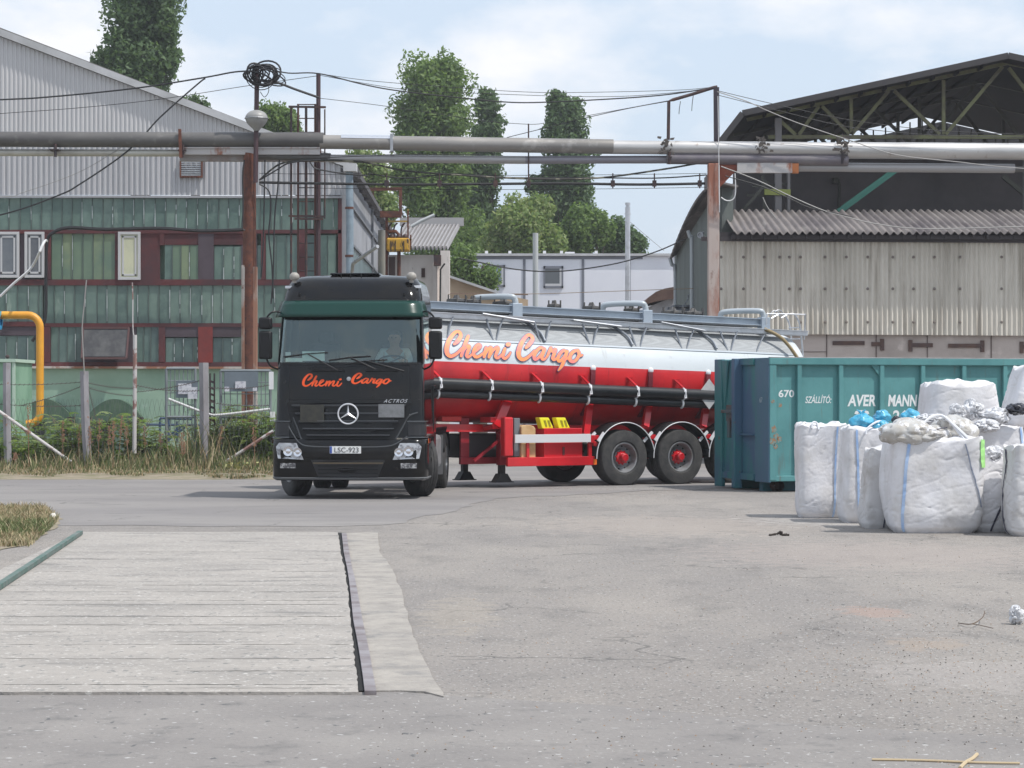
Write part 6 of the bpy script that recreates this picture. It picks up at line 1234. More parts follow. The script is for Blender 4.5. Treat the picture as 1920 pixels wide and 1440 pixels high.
for px in (912, 956, 1021, 1053, 1118): x = P(px, 0, WD).x; b.box((x - .07, WD + .1, wz(476)), (x + .07, WD + .3, wz(470)))
b.box((P(1060, 0, WD).x, WD + .5, wz(476)), (P(1078, 0, WD).x, WD + 1, wz(471))); po(b.build('roof_fitting', WHITE, O_))
def flue(name, px, py, D, r, m_, cap, label, bot=760):
    b = MB(); b.tube([P(px, bot, D), P(px, py, D)], r, 14)
    if cap: b.tube([P(px, py, D), P(px, py - 3, D)], r * .7, 12); b.tube([P(px, py - 3, D), P(px, py - 8, D)], r * 1.0, 12); b.tube([P(px, py + 12, D), P(px, py + 14, D)], r * 1.2, 12)
    return tag(b.build(name, m_, smooth=True), label, 'chimney')
flue('chimney', 1004, 437, 104, .125, mat('pale_flue', (.42, .44, .44), .5), False, 'plain pale grey chimney pipe between the two cabin windows'); flue('chimney', 1177, 388, 104, .115, ALU, True, 'tall shiny chimney pipe with a cowl right of the cabin windows')
b = MB(); b.tube(wire(P(1181, 416, 104), P(1245, 470, 108), 0), .012, 4); tag(b.build('guy_wire', GREYC), 'thin guy wire running down from the shiny chimney', 'wire')
b = MB(); SB = empty('brown_roof_shed', P(1240, HZ, 88) - Vector((0, 0, EYE)), 'small white shed with a curved dark brown roof behind the tanker', 'building')
b.prism([P(1212, 640, 88), P(1212, 577, 88), P(1264, 556, 88), P(1264, 640, 88)], (0, 4, 0)); o = b.build('wall', mat('shed_white', (.42, .42, .44), .8, c2=(.3, .3, .31), sc=2), SB); o.location = -SB.location
b = MB(); top = [P(1203, 573, 87.6), P(1215, 559, 87.6), P(1230, 547, 87.6), P(1246, 541, 87.6), P(1268, 537, 87.6)]; lo = [p - Vector((0, 0, k)) for p, k in zip(top, (.06, .2, .36, .42, .44))]; b.prism(top + lo[::-1], (0, 4.6, 0)); o = b.build('roof', mat('brown_roof', (.09, .05, .04), .8, c2=(.13, .08, .06), sc=3), SB); o.location = -SB.location
# small house with grey sheet roof
HH = empty('utility_house', P(790, HZ, 84) - Vector((0, 0, EYE)), 'small whitewashed house with a ribbed grey sheet roof behind the truck cab', 'building')
def ph_(o): o.location = Vector(o.location) - HH.location; return o
WW_ = mat('dirty_white', srgb(226, 218, 212), .85, c2=srgb(200, 190, 182), sc=1.2, stretch=(1, 1, .4), c3=srgb(110, 92, 78), sc3=2.2, lo3=.66, hi3=.78, st3=(2, 1, .5))
b = MB(); b.box((P(728, 0, 84).x, 84, 0), (P(826, 0, 84).x, 88, wz(478, 84))); ph_(b.build('wall', WW_, HH)); b = MB(); b.box((P(826, 0, 83).x, 82.9, 0), (P(843, 0, 83).x, 83.6, wz(470, 83))); b.box((P(812, 0, 83.5).x, 83.5, 0), (P(820, 0, 83.5).x, 84, wz(480, 83.5))); ph_(b.build('pilaster', WW_, HH))
ph_(MB().box((P(729, 0, 83.9).x, 83.9, wz(520, 84)), (P(741, 0, 84).x, 84, wz(482, 84))).build('dark_opening', mat('brown_dark', (.07, .04, .035), .8), HH)); b = MB(); b.box((P(790, 0, 83.9).x, 83.94, wz(520, 84)), (P(797, 0, 84).x, 84, wz(503, 84))); ph_(b.build('dark_opening', mat('brown_dark', (.07, .04, .035), .8), HH)); b = MB(); b.box((P(813, 0, 82.8).x, 82.8, wz(497, 82.8)), (P(827, 0, 82.8).x, 83.4, wz(478, 82.8))); ph_(b.build('sooty_duct', DKST, HH))
zA, zB = wz(466, 82.6), wz(426, 87); xA, xB = P(728, 0, 82.6).x, P(838, 0, 82.6).x
b = MB(); n = 15; cs = []
for i in range(n * 4 + 1): cs.append((xA + (xB - xA) * i / (n * 4), (0, 0, .13, .13)[i % 4]))
vs = []
for x, h in cs: vs += [(x, 83.4, zA + h), (x + .35, 87, zB + h)]
b.add(vs, [(2 * i, 2 * i + 2, 2 * i + 3, 2 * i + 1) for i in range(len(cs) - 1)]); ph_(b.build('roof', mat('sheet_grey', (.30, .29, .295), .7, c2=(.24, .23, .23), sc=1), HH, solid=.03, fix=False)); b = MB(); b.box((xA + .2, 86.9, zB + .05), (xB + .5, 87.2, zB + .35)); ph_(b.build('ridge_flashing', mat('pale_trim2', (.36, .35, .35), .7), HH))
b = MB(); b.tube([P(825, 600, 82.7), P(826, 505, 82.7), P(834, 494, 82.7)], .035, 6); ph_(b.build('drain', BLKC, HH))
BG = empty('beige_gable_house', P(880, HZ, 93) - Vector((0, 0, EYE)), 'beige house with a low sloping gable edge right of the whitewashed house', 'building')
b = MB(); b.prism([P(835, 640, 93), P(835, 518, 93), P(932, 550, 93), P(990, 562, 93), P(990, 640, 93)], (0, 5, 0)); o = b.build('wall', mat('beige_plaster', srgb(200, 178, 150), .85, c2=srgb(184, 160, 134), sc=1), BG); o.location = -BG.location
b = MB(); b.bar(P(832, 515, 92.9), P(934, 549.5, 92.9), .5, .09); o = b.build('gable_edge', mat('pale_trim', (.5, .5, .51), .6), BG); o.location = -BG.location
b = MB(); b.bar(P(838, 551, 92.7), P(990, 552, 92.7), .08, .06); o = b.build('string_course', mat('brown_line', (.2, .13, .1), .8), BG); o.location = -BG.location
b = MB(); b.box(tuple(P(1252, 590, 70)), tuple(P(1340, 578, 71))); b.box(tuple(P(1262, 578, 70)), tuple(P(1290, 574, 71))); b.box(tuple(P(1298, 578, 70)), tuple(P(1330, 575, 71))); b.tube(crm([P(1280, 580, 70), P(1284, 570, 70), P(1289, 563, 70), P(1291, 552, 70)], 3), .02, 5); tag(b.build('scrap_cage', mat('cage_grey', (.22, .24, .27), .6, c2=(.10, .11, .13), sc=6, lo=.48, hi=.52)), 'grey metal frame load seen over the rear of the tanker', 'frame')
# ================================================================== PIPE BRIDGE
QD = 56.5
def Q(px, py, d=0.0): return P(px, py, QD + d)
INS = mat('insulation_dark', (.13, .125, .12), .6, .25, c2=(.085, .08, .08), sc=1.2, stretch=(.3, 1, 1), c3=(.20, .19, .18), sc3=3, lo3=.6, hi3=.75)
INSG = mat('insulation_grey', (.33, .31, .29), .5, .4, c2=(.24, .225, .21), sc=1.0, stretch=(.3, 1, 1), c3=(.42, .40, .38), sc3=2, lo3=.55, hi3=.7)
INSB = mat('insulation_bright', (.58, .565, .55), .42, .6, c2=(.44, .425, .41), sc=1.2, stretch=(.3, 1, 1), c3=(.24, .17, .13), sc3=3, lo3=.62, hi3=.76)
def ringed(b, p, q, r, n, k=18):
    p = Vector(p); q = Vector(q); pts = []; rs = []
    for i in range(n):
        a = p.lerp(q, i / n); c = p.lerp(q, (i + .97) / n); pts += [a, c]; rs += [r * (1.0 + .015 * (i % 2)), r * (1.0 + .015 * (i % 2))]
    pts.append(q); rs.append(r); b.tube(pts, rs, k)
UP = empty('insulated_pipe', Q(900, 268), 'thick insulated overhead pipe crossing the whole picture, upper one of the pipe bridge', 'pipe', 'pipes on the pipe bridge')
def up_(o, r=UP): o.location = Vector(o.location) - r.location; return o
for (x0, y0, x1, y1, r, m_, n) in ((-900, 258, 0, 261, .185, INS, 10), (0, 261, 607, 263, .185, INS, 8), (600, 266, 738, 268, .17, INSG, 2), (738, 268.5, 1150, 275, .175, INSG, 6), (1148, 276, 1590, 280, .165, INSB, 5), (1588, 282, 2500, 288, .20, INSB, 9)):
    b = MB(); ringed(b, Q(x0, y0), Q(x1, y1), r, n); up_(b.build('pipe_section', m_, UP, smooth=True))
b = MB(); 
for a in range(1): b.grid(lambda u, w: Q(640 + 98 * u, 266 + 1.6 * u) + Vector((0, -.178 * math.sin(R(-10 + 70 * w)) if False else -.176 * math.cos(R(28 + 80 * w)), .176 * math.sin(R(28 + 80 * w)))), [i / 12 for i in range(13)], [i / 8 for i in range(9)])
up_(b.build('new_sheet', mat('shiny_sheet', (.8, .8, .82), .22, .9), UP, smooth=True, fix=False))
b = MB(); up_(MB().box(tuple(Q(733, 254, .2)), tuple(Q(737, 283, -.19))).build('joint_ring', GALV, UP))
for px, s_ in ((1425, 1), (1578, 1.3), (1247, .8)):
    b = MB(); rr_ = random.Random(px)
    for k in range(26): c = Q(px, 276 + rr_.uniform(-14, 16)) + Vector((rr_.gauss(0, .10), -.16 - rr_.random() * .06, 0)); d = Vector((rr_.gauss(0, 1), rr_.gauss(0, .3), rr_.gauss(0, .5))).normalized() * .10 * s_; b.add([c, c + d, c + d + Vector((0, 0, .05)), c + Vector((.03, 0, .06))], [(0, 1, 2, 3)])
    up_(b.build('torn_lagging', mat('torn_lagging', (.10, .085, .075), .9), UP, fix=False))
LP = empty('service_pipe', Q(900, 296), 'thinner pipe running just below the thick insulated overhead pipe', 'pipe', 'pipes on the pipe bridge')
for (x0, y0, x1, y1, r, m_, dd) in ((-900, 284, 338, 287, .085, mat('pale_pipe2', (.50, .49, .44), .45, .3, c2=(.35, .33, .29), sc=1), .1), (470, 291, 620, 295, .10, INS, .1), (615, 297, 985, 300, .095, mat('pale_metal', (.38, .37, .37), .45, .4), .1), (980, 300, 1252, 299, .095, mat('mauve_metal', (.26, .25, .28), .5, .4), .1), (1250, 297, 1590, 300, .14, mat('plum_metal', (.17, .15, .17), .5, .4, c2=(.22, .2, .2), sc=2), .0), (1480, 313, 1902, 316, .11, mat('pale_metal', (.38, .37, .37), .45, .4), .15), (1902, 317, 2500, 324, .075, INS, .15)):
    b = MB(); ringed(b, Q(x0, y0, dd), Q(x1, y1, dd), r, 4, 14); up_(b.build('pipe_section', m_, LP, smooth=True), LP)
for k, (x, y) in enumerate(((104, 286), (343, 287), (1255, 300), (1580, 300))):
    b = MB(); b.tube([Q(x, y - 16, -.15), Q(x, y + 8, -.15)], .035, 6); b.box(tuple(Q(x - 5, y - 1, .25)), tuple(Q(x + 5, y - 7, -.2))); up_(b.build('hanger', DKST, LP), LP)
RB = empty('rack_beam', Q(405, 285), 'rust streaked steel channel under the thick pipe at the left column', 'beam')
b = MB(); b.bar(Q(338, 284), Q(600, 284), .14, .16); b.bar(Q(338, 277, -.08), Q(600, 277, -.08), .05, .03); up_(b.build('channel', RUSTW, RB), RB); b = MB(); b.bar(Q(338, 296, .2), Q(610, 297, .2), .2, .16); up_(b.build('channel', mat('grey_channel', (.28, .26, .25), .6, c2=(.2, .12, .09), sc=1.6), RB), RB); b = MB(); b.bar(Q(337, 242, -.2), Q(339, 296, -.2), .07, .05); up_(b.build('upright', RUST, RB), RB)
# left column and lamp mast
LC = empty('rack_column', P(468, HZ, QD) - Vector((0, 0, EYE)), 'thick rusty steel column carrying the pipes left of the truck', 'column', 'steel columns of the pipe bridge')
b = MB(); b.tube([Q(468, 852), Q(468, 520)], .165, 18); b.tube([Q(468, 520), Q(468, 300), Q(470, 288)], [.165, .15, .14], 18); up_(b.build('post', RUST, LC, smooth=True), LC)
b = MB(); b.box(tuple(Q(455, 850, .12)), tuple(Q(459, 497, -.12))); b.box(tuple(Q(477, 850, .12)), tuple(Q(481, 500, -.12))); b.box(tuple(Q(456, 850, -.1)), tuple(Q(480, 500, -.13)))
up_(b.build('stiffener', mat('rust_plate', (.30, .15, .10), .8, c2=(.40, .36, .33), sc=2.5, lo=.48, hi=.6, stretch=(1, 1, .4), c3=(.14, .06, .04), sc3=3), LC), LC)
LM_ = empty('lamp_mast', P(482, HZ, QD - .3) - Vector((0, 0, EYE)), 'thin dark mast with an oval grey lamp, beside the left rusty column', 'lamp post')
b = MB(); b.tube([Q(479, 342, -.25), Q(482, 130, -.25)], .058, 10); up_(b.build('pole', mat('maroon_steel', (.06, .03, .035), .6), LM_, smooth=True), LM_)
b = MB(); c = Q(481, 222, -.3); b.lathe([(-.30, .06), (-.24, .10), (-.18, .17), (-.12, .225), (-.05, .26), (.0, .27), (.03, .27), (.08, .25), (.13, .21), (.17, .15), (.195, .07), (.20, .001)], c, (0, 0, 1), 28); lh = up_(b.build('lamp_head', mat('lamp_grey', (.30, .295, .285), .45, c2=(.24, .235, .23), sc=3), LM_, smooth=True), LM_)
b = MB(); b.tube([c + Vector((math.cos(a), math.sin(a), 0)) * .278 for a in [k * math.pi / 14 for k in range(29)]], .012, 6, cap=False); b.build('rim', GALV, lh)
CO_ = empty('cable_coil', Q(493, 140, -.3), 'tangled coil of black cable hung on top of the lamp mast', 'cable'); b = MB(); rr_ = random.Random(8)
for k in range(16):
    c = Q(490 + rr_.uniform(-14, 17), 141 + rr_.uniform(-5, 6), -.3 + rr_.uniform(-.15, .15)); rx, rz = rr_.uniform(.18, .42), rr_.uniform(.12, .30); ph = rr_.uniform(-.5, .5)
    b.tube([c + Vector((rx * math.cos(a) * math.cos(ph) - rz * math.sin(a) * math.sin(ph), .05 * math.sin(a * 2), rz * math.sin(a) * math.cos(ph) + rx * math.cos(a) * math.sin(ph))) * (1) for a in [q * math.pi / 11 for q in range(23)]], rr_.choice((.012, .018, .024)), 5, cap=False)
b.tube(crm([Q(500, 150, -.3), Q(504, 170, -.3), Q(496, 182, -.3), Q(488, 172, -.3)], 5), .008, 4); up_(b.build('loop', BLKC, CO_, smooth=True), CO_); CO_.children[0]['kind'] = 'stuff'
# right column
RC = empty('rack_column', P(1338, HZ, QD) - Vector((0, 0, EYE)), 'rust red steel column with a dark top mast carrying the pipes at the cream wall', 'column', 'steel columns of the pipe bridge')
b = MB(); b.box(tuple(Q(1326, 852, .15)), tuple(Q(1349, 306, -.15))); up_(b.build('post', mat('rust_pale', (.30, .12, .075), .8, c2=(.46, .38, .34), sc=1.2, lo=.46, hi=.6, stretch=(1, 1, .3), c3=(.14, .05, .035), sc3=3, st3=(1, 1, .4)), RC, bevel=.02), RC)
b = MB(); b.prism([Q(1349, 306, -.02), Q(1394, 306, -.02), Q(1349, 352, -.02)], (0, .06, 0)); up_(b.build('gusset', mat('red_oxide', (.25, .065, .035), .8, c2=(.16, .05, .03), sc=3), RC), RC)
b = MB(); b.bar(Q(1382, 315, -.05), Q(1485, 315, -.05), .12, .24); up_(b.build('cantilever', RUSTW, RC), RC); b = MB(); b.bar(Q(1485, 316, -.05), Q(1497, 316, -.05), .13, .24); up_(b.build('beam_end', mat('orange_rust', (.35, .12, .04), .8), RC), RC)
b = MB(); b.bar(Q(1344, 306), Q(1343, 164), .13, .12); up_(b.build('mast', mat('violet_steel', (.035, .025, .035), .6), RC), RC); b = MB(); b.tube(crm([Q(1345, 163), Q(1335, 165), Q(1300, 176), Q(1262, 187)], 3) + [Q(1254, 190), Q(1253, 262)], .04, 8); up_(b.build('swan_neck', DKST, RC, smooth=True), RC)
b = MB(); b.tube(wire(Q(1346, 180, -.1), Q(1348, 310, -.2), 0), .01, 4); b.tube(crm([Q(1348, 310, -.2), Q(1349, 398, -.2)], 2), .014, 4); b.tube(crm([Q(1352, 370, -.2), Q(1362, 376, -.2), Q(1374, 374, -.2), Q(1379, 360, -.2), Q(1378, 325, -.2)], 4), .014, 5); up_(b.build('wire', mat('white_wire', (.6, .6, .6), .5), RC), RC)
# ladder tower behind the cab
LA = empty('ladder_tower', P(575, HZ, 58) - Vector((0, 0, EYE)), 'dark rusty ladder with pole frame rising behind the truck cab to the pipes', 'ladder')
def la(o): o.location = Vector(o.location) - LA.location; return o
A = lambda x, y, d=0: P(x, y, 58 + d)
b = MB()
for x, y0, y1, r in ((546, 200, 700, .03), (574, 200, 700, .036), (609, 205, 410, .02)): b.tube([A(x, y1), A(x, y0)], r, 6)
la(b.build('pole', DKST, LA)); b = MB(); b.tube([A(597, 700), A(597, 138)], .055, 8); la(b.build('main_post', mat('maroon_steel', (.06, .03, .035), .6), LA)); b = MB()
for x in (559, 591): b.tube([A(x, 700, .1), A(x, 195, .1)], .03, 6)
la(b.build('stile', mat('brown_stile', (.12, .055, .045), .7), LA)); b = MB()
for y in range(196, 520, 26): b.tube([A(559, y, .1), A(591, y, .1)], .014, 5)
la(b.build('rung', DKST, LA))
for (x0, y0, x1, y1) in ((541, 200, 611, 201), (546, 275, 600, 275), (541, 297, 612, 297), (541, 405, 608, 406), (552, 410, 606, 411)): la(MB().bar(A(x0, y0, -.1), A(x1, y1, -.1), .05, .05).build('cross_bar', DKST, LA))
b = MB(); b.box(tuple(A(590, 250, .1)), tuple(A(601, 298, -.15))); la(b.build('junction', RUST, LA))
# cable tray hung between columns
TRY = empty('cable_tray', Q(900, 342), 'black cable tray with hangers slung below the pipes between the two columns', 'cable')
b = MB(); pts = [Q(486, 342), Q(600, 344), Q(760, 346), Q(900, 345), Q(1060, 344), Q(1200, 346), Q(1322, 344)]; b.tube(crm(pts, 5), .035, 6); up_(b.build('main_cable', BLKC, TRY, smooth=True), TRY)
b = MB(); pts = [Q(486, 338), Q(520, 310), Q(552, 302), Q(600, 300), Q(680, 304), Q(760, 320), Q(860, 328), Q(960, 334), Q(1060, 336), Q(1140, 332), Q(1240, 318), Q(1310, 306)]; b.tube(crm(pts, 5), .024, 6); up_(b.build('upper_cable', mat('mixed_cable', (.03, .03, .025), .6, c2=(.2, .19, .14), sc=3, lo=.55, hi=.6), TRY, smooth=True), TRY)
b = MB(); b.tube(crm([Q(690, 325), Q(760, 334), Q(850, 326), Q(960, 333), Q(1090, 333), Q(1230, 334), Q(1325, 328)], 5), .016, 5); b.tube(wire(Q(486, 325), Q(1325, 325), .05), .006, 4); b.tube(wire(Q(560, 352), Q(1325, 351), .05), .006, 4); up_(b.build('thin_cable', BLKC, TRY), TRY)
for px in (725, 824, 929, 991, 1149, 1227, 1312): b = MB(); b.bar(Q(px, 325, -.03), Q(px, 353, -.03), .03, .04); b.box(tuple(Q(px - 4, 350, .06)), tuple(Q(px + 4, 338, -.06))); up_(b.build('hanger', DKST, TRY), TRY)
b = MB(); b.tube([Q(991, 232), Q(991, 350)], .02, 6); up_(b.build('hanger_rod', DKST, TRY), TRY)
# hanging loose loops by the left column
b = MB()
for q in ([(486, 338), (500, 330), (520, 318), (545, 305), (600, 300)], [(486, 345), (505, 360), (507, 400), (504, 440), (510, 500), (512, 560)], [(524, 300), (521, 350), (515, 410), (512, 520), (508, 570)], [(497, 300), (495, 400), (493, 470), (490, 520)], [(579, 300), (590, 315), (610, 320), (640, 325), (690, 330)], [(458, 300), (455, 330), (456, 390), (454, 425), (459, 432)]): b.tube(crm([Q(x, y, -.22) for x, y in q], 5), .018, 5)
tag(b.build('loose_cables', BLKC, smooth=True), 'loose black cables dangling around the left rusty column', 'cable')['kind'] = 'stuff'
# overhead wires, each its own thing
def ow_(pts, r, label, m=BLKC, d=0.0, c='wire'):
    b = MB(); b.tube(crm([Q(x, y, d + (k * .3 if False else 0)) for k, (x, y) in enumerate(pts)], 6), r, 5); tag(b.build('overhead_wire', m, smooth=True), label, c, 'overhead wires')
ow_([(-300, 200), (0, 187), (90, 182), (250, 166), (380, 146), (440, 135), (482, 133)], .020, 'upper cable running from the left edge up to the coil on the mast')
ow_([(385, 147), (370, 158), (300, 220), (262, 262), (220, 298), (150, 345), (110, 366), (0, 403), (-200, 440)], .020, 'cable dropping steeply leftwards from the mast in front of the grey gable')
ow_([(-300, 235), (0, 213), (150, 202), (300, 186), (450, 163), (540, 150), (597, 142)], .008, 'faint lower cable crossing the grey gable up to the ladder post')
ow_([(-300, 400), (0, 370), (40, 362), (150, 322), (240, 268)], .008, 'thin second cable slanting over the lower cladding at the left', GREYC)
ow_([(490, 150), (520, 155), (555, 168), (598, 183)], .030, 'short thick cable from the coil down to the ladder post')
ow_([(500, 128), (540, 137), (598, 138), (680, 158), (745, 170), (860, 183), (960, 192), (1040, 191), (1120, 187), (1200, 182), (1262, 176), (1340, 164)], .016, 'thick overhead cable sagging from the coil to the top of the right mast')
ow_([(598, 138), (700, 152), (880, 166), (1000, 173), (1110, 173), (1270, 169), (1340, 163)], .007, 'uppermost thin wire between the ladder post and the right mast')
ow_([(598, 141), (760, 168), (900, 175), (1080, 181), (1200, 179), (1340, 166)], .007, 'second thin wire just below the uppermost one between the masts')
ow_([(598, 184), (700, 196), (820, 213), (900, 226), (990, 233), (1020, 231)], .007, 'thin wire from the ladder post sagging to the short rod over the pipe')
ow_([(950, 258), (1010, 243), (1090, 223), (1180, 203), (1252, 190)], .009, 'wire rising from behind the pipe to the bent arm of the right mast')
ow_([(1090, 219), (1150, 208), (1252, 189)], .007, 'short wire joining the bent arm just above the rising wire')
ow_([(1345, 172), (1400, 190), (1440, 208), (1500, 232), (1590, 262), (1680, 290), (1790, 303), (1920, 316), (2200, 330)], .012, 'pale cable falling from the right mast across the open hall', GREYC, -.35)
ow_([(1345, 170), (1420, 188), (1500, 206), (1600, 226), (1750, 244), (1920, 252), (2200, 258)], .008, 'upper dark wire from the right mast crossing the hall trusses', BLKC, -.3)
ow_([(1345, 178), (1400, 192), (1470, 210), (1560, 232), (1640, 244), (1800, 255), (2200, 262)], .008, 'lower dark wire from the right mast crossing the hall trusses', BLKC, -.3)
ow_([(1352, 312), (1420, 338), (1480, 367), (1540, 393), (1580, 405), (1650, 421), (1740, 429), (1920, 425), (2100, 422)], .014, 'grey cable sagging from the right column across the corrugated awning', GREYC, -.4)
ow_([(1360, 330), (1430, 350), (1480, 372), (1520, 390), (1570, 400), (1600, 407)], .012, 'second cable hugging the grey one over the left part of the awning', BLKC, -.4)
ow_([(1430, 370), (1440, 390), (1455, 410)], .012, 'short pale cable end hanging above the left end of the awning', GREYC, -.4)
ow_([(860, 484), (900, 492), (960, 504), (1020, 509), (1080, 506), (1160, 493), (1230, 472), (1285, 448)], .016, 'sagging cable in front of the white cabin block')
ow_([(600, 296), (700, 292), (740, 290), (900, 290)], .010, 'cable lying along the thinner pipe', BLKC, -.15)
ow_([(840, 552), (1000, 551), (1100, 548), (1180, 545), (1300, 541)], .009, 'thin brownish wire low above the tanker', mat('brown_wire', (.25, .18, .12), .7), 6)
for x, y, l_ in ((1276, 190, 24), (1300, 178, 30)):
    b = MB(); b.tube([Q(x, y), Q(x - 2, y + l_ * .5), Q(x - 3, y + l_)], .008, 4); tag(b.build('wire_stub', BLKC), 'short wire end hanging from the %s of the bent arm of the right mast' % ('lower part' if x < 1290 else 'upper part'), 'wire')
# yellow transformer gantry by the small house
YG = empty('transformer_gantry', P(748, HZ, 76) - Vector((0, 0, EYE)), 'yellow tank on a rusty gantry between the factory side wall and the small house', 'gantry')
def yg(o): o.location = Vector(o.location) - YG.location; return o
Y_ = lambda x, y, d=0: P(x, y, 76 + d)
b = MB(); b.bar(Y_(692, 355), Y_(754, 354), .08, .10); b.bar(Y_(751, 352), Y_(751, 402), .1, .1); b.bar(Y_(713, 402), Y_(753, 402), .3, .2); b.bar(Y_(700, 355), Y_(700, 380), .04, .04); b.tube([Y_(748, 640), Y_(748, 440), Y_(742, 434), Y_(728, 434)], .06, 8); b.bar(Y_(765, 395), Y_(765, 470), .05, .05); b.bar(Y_(770, 440), Y_(770, 468), .05, .05); b.bar(Y_(725, 560), Y_(725, 402), .08, .08); yg(b.build('gantry_frame', RUST, YG))
b = MB(); b.box(tuple(Y_(727, 473, .5)), tuple(Y_(767, 446, -.3))); yt = yg(b.build('tank', mat('tank_yellow', (.62, .36, .03), .6, c2=(.52, .27, .03), sc=4, c3=(.08, .05, .03), sc3=7, lo3=.56, hi3=.6, st3=(1, 1, .25)), YG, bevel=.05))
b = MB()
for px in (733, 741, 757): b.box(tuple(Y_(px - 1, 472, -.29)), tuple(Y_(px + 1, 452, -.32)))
yg(b.build('rust_streak', mat('dark_scrap', (.05, .04, .035), .9), YG)); b = MB()
b.bar(Y_(724, 415), Y_(766, 415), .05, .05); b.bar(Y_(765, 392), Y_(765, 415), .04, .04)
b.bar(Y_(728, 447), Y_(772, 449), .05, .05); yg(b.build('yellow_rail', mat('ochre', (.42, .27, .06), .7), YG)); b = MB()
for px in (731, 741, 755): b.tube(crm([Y_(px, 447), Y_(px - 3, 436), Y_(px - 1, 424), Y_(px + 4, 418)], 4), .03, 6)
for px in (735, 748, 760): b.ball(Y_(px, 444), .1, 8)
yg(b.build('insulator', DKST, YG)); b = MB(); b.tube([Y_(771, 425, -1), Y_(790, 414, -1), Y_(815, 403, -1)], .055, 8); tag(b.build('street_lamp_arm', mat('pale_arm', (.48, .5, .5), .5), smooth=True), 'pale slanting lamp arm sticking out over the small grey sheet roof', 'lamp')
# ================================================================== FENCE LINE AND WHAT STANDS THERE
FDn = 51.5
def Fp(x, y, d=0.0): return P(x, y, FDn + d)
CP = mat('weathered_post', (.30, .29, .31), .85, c2=(.20, .19, .20), sc=3, c3=(.26, .14, .1), sc3=8, lo3=.64, hi3=.68, stretch=(1, 1, .4))
def post(pts, w, label, m=CP):
    b = MB(); p = crm([Fp(x, y) for x, y in pts], 4); b.tube([v for v in p], w, 4); o = b.build('fence_post', m); return tag(o, label, 'post', 'fence posts')
post([(167, 882), (163, 840), (160, 780), (158, 696)], .095, 'grey concrete fence post leaning slightly, left of the thin pole')
post([(370, 892), (381, 860), (383, 800), (382, 680)], .105, 'weathered fence post bent at the foot, right of the thin pole')
post([(15, 880), (13, 780), (13, 680)], .085, 'fence post in front of the green cabinet at the left edge')
b = MB(); b.tube([Fp(252, 850), Fp(253, 700), Fp(253, 628)], .045, 8); b.tube(crm([Fp(252, 640), Fp(249, 612), Fp(249, 560), Fp(248, 530)], 3), .014, 5); tag(b.build('fence_pole', mat('pole_pale', (.5, .48, .47), .7, c2=(.25, .14, .12), sc=3, lo=.5, hi=.56), smooth=True), 'thin pale pole topped with a wire between the two grey fence posts', 'pole')
b = MB(); b.tube(crm([Fp(158, 700, -.1), Fp(155, 640, -.1), Fp(154, 612, -.1), Fp(158, 570, -.1), Fp(162, 525, -.1)], 4), .014, 5); tag(b.build('fence_wire_rod', GREYC), 'thin upright rod above the left grey fence post', 'rod')
for (a, c, lab) in (((-60, 730), (133, 866), 'long pale pipe slanting down to the right across the weeds at the left edge'), ((388, 889), (512, 808), 'thin pale pipe slanting up to the truck from the weeds')):
    b = MB(); b.tube([Fp(*a, -.3), Fp(*c, -.3)], .035, 8); tag(b.build('brace_pipe', mat('pole_pale', (.5, .48, .47), .7), smooth=True), lab, 'pipe', 'slanting brace pipes')
b = MB(); rr_ = random.Random(2)
for (x0, y0, x1, y1, s_) in ((-50, 718, 158, 716, .05), (158, 716, 253, 728, .04), (253, 722, 382, 732, .06), (158, 724, 253, 742, .05), (40, 760, 158, 722, .04), (253, 735, 382, 712, .04), (-50, 752, 158, 760, .06), (382, 725, 505, 722, .06), (382, 752, 505, 760, .05), (160, 706, 183, 800, -.03)):
    w_ = wire(Fp(x0, y0), Fp(x1, y1), s_, 24); b.tube(w_, .006, 4)
    for k in range(1, 24, 1): p = w_[k]; b.bar(p + Vector((-.02, 0, -.02)), p + Vector((.02, 0, .025)), .008, .008)
tag(b.build('barbed_wire', mat('rusty_wire', (.09, .075, .07), .8)), 'rusty barbed wires strung between the fence posts', 'wire')['kind'] = 'stuff'
b = MB()
for i in range(58): x = -30 + i * 9.3; b.tube([Fp(x, 872, .1), Fp(x + 26, 748, .1)], .003, 3); b.tube([Fp(x + 26, 872, .1), Fp(x, 748, .1)], .003, 3)
tag(b.build('wire_mesh', mat('mesh_wire', (.14, .15, .15), .7)), 'thin sagging wire mesh of the fence behind the posts', 'fence')['kind'] = 'stuff'
